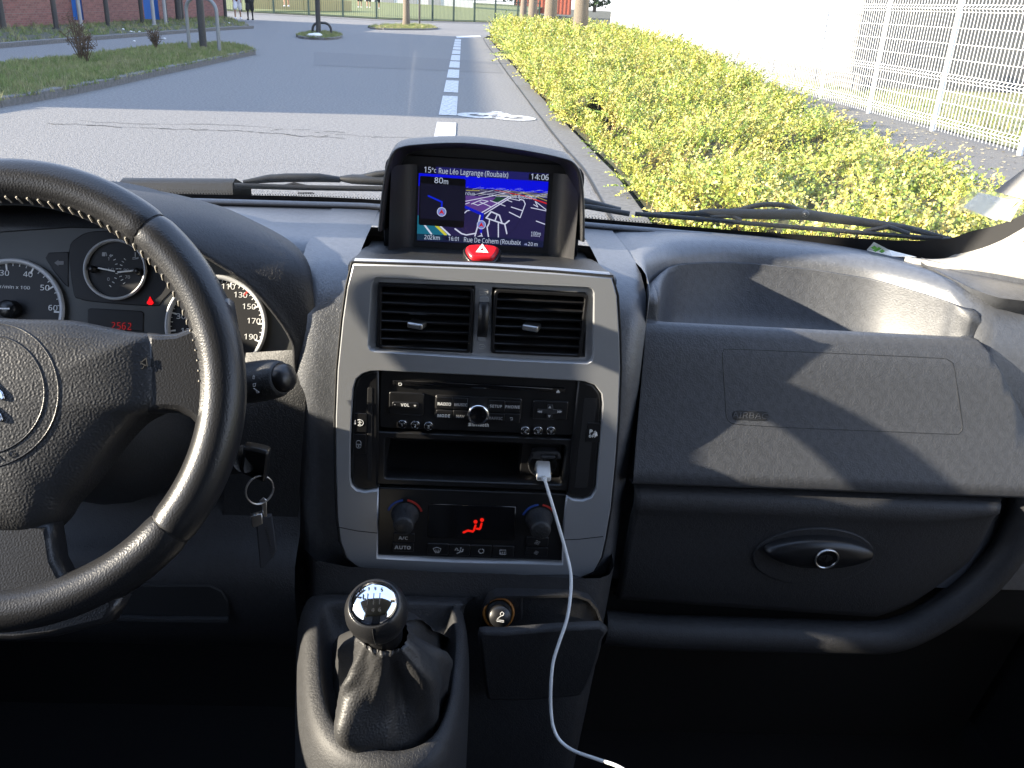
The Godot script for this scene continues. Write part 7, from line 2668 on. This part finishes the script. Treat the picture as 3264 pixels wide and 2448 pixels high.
func build_small() -> void:
	# wiper stalk
	var st := thing("wiper_stalk", "black wiper stalk reaching out to the right of the steering wheel", "stalk", cz(KEYW, 300, 160, 0.76))
	var s := ns()
	var a := cz(KEYW, 40, 190, 0.785)
	var b := cz(KEYW, 470, 130, 0.755)
	var c := cz(KEYW, 495, 128, 0.752)
	tube(s, smooth([a, a.lerp(b, 0.4), a.lerp(b, 0.7), b.lerp(a, 0.06), b], 4), [0.019, 0.0192, 0.0193, 0.0194, 0.0194, 0.0194, 0.0194, 0.0193, 0.0192, 0.019, 0.0186, 0.018, 0.0172, 0.0166, 0.016, 0.0152, 0.0145], 20)
	part("lever", s, MT["dark_plastic"], st)
	s = ns()
	var d := (b - a).normalized()
	tube(s, [b - d * 0.004, b + d * 0.002, b + d * 0.007, b + d * 0.010, b + d * 0.0115], [0.0132, 0.0135, 0.0125, 0.009, 0.0], 24, false)
	part("end_button", s, MT["smooth_black"], st)
	s = ns()
	var sf := Transform3D(Basis(), cz(KEYW, 262, 190, 0.738))
	for l in [[252, 115, 262, 118, 260, 138, 250, 136, 252, 115], [252, 178, 272, 170, 270, 192, 252, 195, 252, 178], [256, 208, 298, 240, 282, 245, 270, 214]]:
		line2(s, pqs(sf, KEYW, l), 0.0006, -0.0006, 0.0)
	part("printed_sign", s, MT["grey_print"], st, sf)
	# key, ring and fob
	var kf := Transform3D(Basis(), cz(KEYW, 280, 750, 0.775))
	var ky := thing("ignition_key", "black ignition key head beside the steering column", "key", kf.origin)
	s = ns()
	extr(s, pv2(smooth(pqs(kf, KEYW, [185, 650, 200, 632, 330, 655, 372, 672, 380, 700, 370, 780, 358, 880, 335, 905, 310, 890, 180, 840, 175, 740]), 2, true)), -0.006, 0.006, 0.003)
	part("key_head", s, MT["smooth_black"], ky, kf)
	s = ns()
	tube(s, [cz(KEYW, 190, 740, 0.78), cz(KEYW, 60, 760, 0.80)], 0.014, 18)
	part("lock_barrel", s, MT["dark_plastic"], ky)
	var kr := thing("key_ring", "split metal key ring with a leather fob hanging from the ignition key", "key ring", cz(KEYW, 310, 1300, 0.77))
	s = ns()
	var rf := Transform3D(Basis(Vector3.UP, 0.5), cz(KEYW, 302, 975, 0.772))
	var path := []
	for i in 49:
		var an := TAU * i / 24.0
		path.append(Vector3(cos(an) * 0.0138, sin(an) * 0.0158, -0.001 + 0.002 * i / 48.0))
	tube(s, path, 0.0009, 8)
	part("ring", s, MT["satin_metal"], kr, rf)
	var ff := Transform3D(Basis(Vector3.UP, 0.25), cz(KEYW, 345, 1300, 0.775))
	s = ns()
	extr(s, pqs(ff, KEYW, [300, 1055, 330, 1030, 355, 1045, 358, 1180, 330, 1180, 318, 1090]), 0.0, 0.002, 0.0006)
	part("strap_loop", s, MT["satin_metal"], kr, ff)
	s = ns()
	extr(s, pqs(ff, KEYW, [236, 1160, 318, 1140, 325, 1215, 262, 1245, 242, 1235]), -0.002, 0.0045, 0.0008)
	part("clasp", s, MT["satin_metal"], kr, ff)
	s = ns()
	extr(s, pqs(ff, KEYW, [275, 1220, 330, 1170, 395, 1165, 415, 1300, 432, 1430, 400, 1480, 330, 1560, 305, 1555, 290, 1400]), -0.003, 0.0025, 0.0012)
	part("leather_fob", s, MT["cloth"], kr, ff)
	s = ns()
	for i in 7:
		var zx := 335.0 + i * 8.0
		var zy := 1240.0 + i * 34.0
		line2(s, pqs(ff, KEYW, [zx, zy, zx + 28, zy + 8, zx + 6, zy + 20, zx + 30, zy + 26]), 0.0009, 0.002, 0.0028)
	part("embossed_marks", s, MT["lower_plastic"], kr, ff)
	# wipers, outside the glass
	wiper(0); wiper(1)
	# maker's print near the lower edge of the glass
	s = ns()
	flatg(s)
	for i in 10:
		var c1 := glass_hit(WIP, 920.0 + i * 20.0, 440, -0.003)
		var c2 := glass_hit(WIP, 934.0 + i * 20.0, 440, -0.003)
		quad(s, c1, c1 + Vector3(0, 0.0022, 0.0012), c2 + Vector3(0, 0.0022, 0.0012), c2)
	var g1 := glass_hit(WIP, 920, 418, -0.003)
	var g2 := glass_hit(WIP, 1100, 422, -0.003)
	quad(s, g1, g1 + Vector3(0, 0.0008, 0.0004), g2 + Vector3(0, 0.0008, 0.0004), g2)
	tag(part("glass_print", s, MT["dark_print"]), "tiny dark maker's print low on the windscreen before the wiper", "print")
	# tax sticker pouch on the glass and the grey card behind it
	var sp := []
	for q in [[1885, 1128], [2205, 1190], [2010, 1330], [1740, 1300]]: sp.append(glass_hit(WC, 1.0 * q[0], q[1], -0.008))
	# pouch: pale film with a white label
	var pc := []
	for q in [[1770, 1265], [1910, 1142], [2215, 1195], [2130, 1345]]: pc.append(glass_hit(WC, q[0], q[1], -0.006))
	sticker("windscreen_pouch", pc, "clear pouch with a blank white label stuck on the windscreen corner", "sticker", MT["clear_film"], 0.0)
	var lb := []
	for q in [[1842, 1255], [1940, 1165], [2172, 1222], [2045, 1338]]: lb.append(glass_hit(WC, q[0], q[1], -0.009))
	sticker("windscreen_label", lb, "small white paper label inside the pouch on the windscreen", "label", MT["thin_paper"], 0.0)
	var gc := []
	for q in [[2030, 1160], [2260, 985], [2400, 1080], [2240, 1215]]: gc.append(glass_hit(WC, q[0], q[1], -0.012))
	sticker("windscreen_card", gc, "grey printed card beside the pouch on the windscreen", "card", MT["grey_post"], 0.0)
	# printed strip on the card
	var gl_ := []
	for q in [[2070, 1150], [2100, 1130], [2260, 1185], [2240, 1205]]: gl_.append(glass_hit(WC, q[0], q[1], -0.014))
	# paper at the foot of the glass
	var pp := thing("folded_paper", "folded white paper with green print at the foot of the windscreen", "paper", cy(DASHR, 1450, 200, 0.258))
	s = ns()
	var p0 := cy(DASHR, 1330, 172, 0.256)
	var p1 := cy(DASHR, 1615, 212, 0.256)
	var p2 := cz(DASHR, 1375, 130, 1.118)
	flatg(s)
	var pa := [cy(DASHR, 1335, 172, 0.256), cz(DASHR, 1375, 128, -p0.z - 0.01), cz(DASHR, 1460, 172, -p0.z - 0.015), cy(DASHR, 1615, 212, 0.255), cy(DASHR, 1480, 205, 0.256)]
	for off in [Vector3.ZERO, Vector3(0, 0.0006, -0.0006)]:
		tri(s, pa[0] + off, pa[1] + off, pa[2] + off); tri(s, pa[0] + off, pa[2] + off, pa[4] + off); tri(s, pa[4] + off, pa[2] + off, pa[3] + off)
	part("sheet", s, MT["paper"], pp)
	s = ns()
	flatg(s)
	for q in [[1375, 158], [1400, 165], [1385, 172], [1420, 178]]:
		var o := cz(DASHR, q[0], q[1], -p0.z - 0.016)
		quad(s, o + Vector3(-0.004, 0, 0), o + Vector3(0, 0.003, 0), o + Vector3(0.004, 0.0005, 0), o + Vector3(0, -0.002, 0))
	part("green_print", s, MT["green_ink"], pp)
func sticker(called: String, p: Array, label: String, cat: String, m: Material, off: float) -> void:
	var s := ns()
	var rows := []
	for i in 5:
		var row := []
		for j in 5: row.append((p[0] as Vector3).lerp(p[1], j / 4.0).lerp((p[3] as Vector3).lerp(p[2], j / 4.0), i / 4.0))
		rows.append(row)
	grid(s, rows)
	tag(part(called, s, m), label, cat)
func wiper(k: int) -> void:
	var w := thing("windscreen_wiper", "black wiper lying before the steering wheel and the navigation housing" if k == 0 else "black wiper lying before the passenger tray", "wiper", glass_hit(M, 800, 405, 0.02) if k == 0 else glass_hit(M, 1700, 480, 0.02), "windscreen wipers")
	var P := func(x: float, y: float, o := 0.012) -> Vector3: return glass_hit(M, x, y, o)
	var s := ns()
	if k == 0:
		tube(s, [P.call(506, 401), P.call(640, 405), P.call(830, 408), P.call(1000, 418), P.call(1150, 434), P.call(1272, 447), P.call(1360, 462)], 0.0035, 6, true, 0, 1.1)
		part("blade", s, MT["rubber"], w)
		s = ns()
		tube(s, [P.call(525, 394, 0.02), P.call(580, 386, 0.022), P.call(620, 384, 0.022), P.call(690, 384, 0.022), P.call(735, 388, 0.022)], [0.003, 0.0055, 0.006, 0.006, 0.004], 8)
		part("bridge", s, MT["rubber"], w)
		s = ns()
		tube(s, [P.call(735, 386, 0.024), P.call(760, 387, 0.024), P.call(830, 390, 0.024), P.call(900, 395, 0.024)], [0.006, 0.011, 0.012, 0.012], 8, true, 0, 0.6)
		part("arm_head", s, MT["rubber"], w)
		s = ns()
		tube(s, [P.call(780, 385, 0.028), P.call(815, 377, 0.03), P.call(840, 374, 0.03), P.call(1000, 385, 0.03), P.call(1265, 436, 0.026), P.call(1280, 440, 0.026), P.call(1340, 456, 0.02)], 0.005, 8)
		part("arm", s, MT["rubber"], w)
		s = ns()
		tube(s, [P.call(610, 404, 0.014), P.call(635, 398, 0.016), P.call(668, 405, 0.014)], 0.003, 6)
		part("clip", s, MT["rubber"], w)
	else:
		tube(s, [P.call(1372, 462), P.call(1500, 472), P.call(1660, 486), P.call(1850, 502), P.call(2000, 514), P.call(2075, 521)], 0.0032, 6, true, 0, 1.0)
		part("blade", s, MT["rubber"], w)
		s = ns()
		tube(s, [P.call(1395, 466, 0.018), P.call(1500, 461, 0.024), P.call(1530, 460, 0.026), P.call(1600, 462, 0.027), P.call(1740, 464, 0.027), P.call(1850, 478, 0.026), P.call(1950, 492, 0.024), P.call(1975, 497, 0.022), P.call(2070, 520, 0.016)], [0.002, 0.0035, 0.006, 0.0068, 0.0075, 0.006, 0.005, 0.0045, 0.002], 8)
		part("bridge", s, MT["rubber"], w)
		s = ns()
		tube(s, smooth([P.call(1395, 464, 0.02), P.call(1520, 461, 0.03), P.call(1590, 455, 0.035), P.call(1640, 443, 0.038), P.call(1690, 443, 0.038), P.call(1730, 455, 0.034), P.call(1760, 464, 0.03)], 4), 0.0036, 8)
		part("arm", s, MT["rubber"], w)
		for q in [[1535, 470, 1580, 466, 1602, 476], [1865, 500, 1920, 490, 1965, 505]]:
			s = ns()
			tube(s, [P.call(q[0], q[1], 0.013), P.call(q[2], q[3], 0.018), P.call(q[4], q[5], 0.013)], 0.0032, 6)
			part("clip", s, MT["rubber"], w)
		s = ns()
		var c: Vector3 = P.call(1741, 463, 0.014)
		lathe(s, [Vector2(0.0, 0.004), Vector2(0.003, 0.003), Vector2(0.0045, 0.0), Vector2(0.0045, -0.003)], 14, Transform3D(Basis(), c))
		part("pivot", s, MT["smooth_black"], w)

const SILL := 0.43
const SCREEN_E := 0.25
const SHZ0 := -10.6
const SHL := 32.0
func _ready() -> void:
	WB = bas(4.1, 23.4, 3.0)
	CB = bas(4.6, 23.4, 4.4)
	CT = Transform3D(WB * CB.inverse(), Vector3(0, 1.6, 0))
	# camera
	var cam := Camera3D.new()
	cam.name = "camera"
	cam.fov = 2.0 * rad_to_deg(atan(1224.0 / FL))
	cam.near = 0.02
	cam.far = 1500.0
	cam.transform = Transform3D(WB, Vector3(0, 1.6, 0))
	add_child(cam)
	cam.current = true
	# sky and exposure
	var env := Environment.new()
	var sky := Sky.new()
	var sm := ProceduralSkyMaterial.new()
	sm.sky_top_color = Color(0.55, 0.64, 0.79)
	sm.sky_horizon_color = Color(0.86, 0.87, 0.88)
	sm.sky_curve = 0.16
	sm.ground_bottom_color = Color(0.3, 0.29, 0.28)
	sm.ground_horizon_color = Color(0.6, 0.6, 0.6)
	sky.sky_material = sm
	env.background_mode = Environment.BG_SKY
	env.sky = sky
	env.background_energy_multiplier = 1.0
	env.tonemap_mode = Environment.TONE_MAPPER_LINEAR
	env.tonemap_exposure = 4.1
	env.sdfgi_enabled = true
	env.ssao_enabled = true
	env.ssil_enabled = true
	var we := WorldEnvironment.new()
	we.name = "environment"
	we.environment = env
	add_child(we)
	# sun: low, from the left and a little behind
	SUN = (CT.basis * Vector3(-1.0, 0.30, 0.168)).normalized()
	var sun := DirectionalLight3D.new()
	sun.name = "sun"
	sun.light_energy = 1.6
	sun.light_color = Color(1.0, 0.95, 0.86)
	sun.light_angular_distance = 0.5
	sun.shadow_enabled = true
	sun.transform = Transform3D(Basis.looking_at(-SUN, Vector3.UP), Vector3(0, 30, 0))
	add_child(sun)
	make_materials()
	mat("green_ink", lin(0.12, 0.35, 0.05), 0.7)
	build_world()
	BASE = CT
	SW = Transform3D(Basis(Vector3.RIGHT, -deg_to_rad(28.0)), cp(-0.358, 0.318, 0.67))
	build_shell()
	build_dash()
	build_cluster()
	build_hood()
	build_wheel()
	build_nav()
	build_centre()
	build_gear()
	build_small()
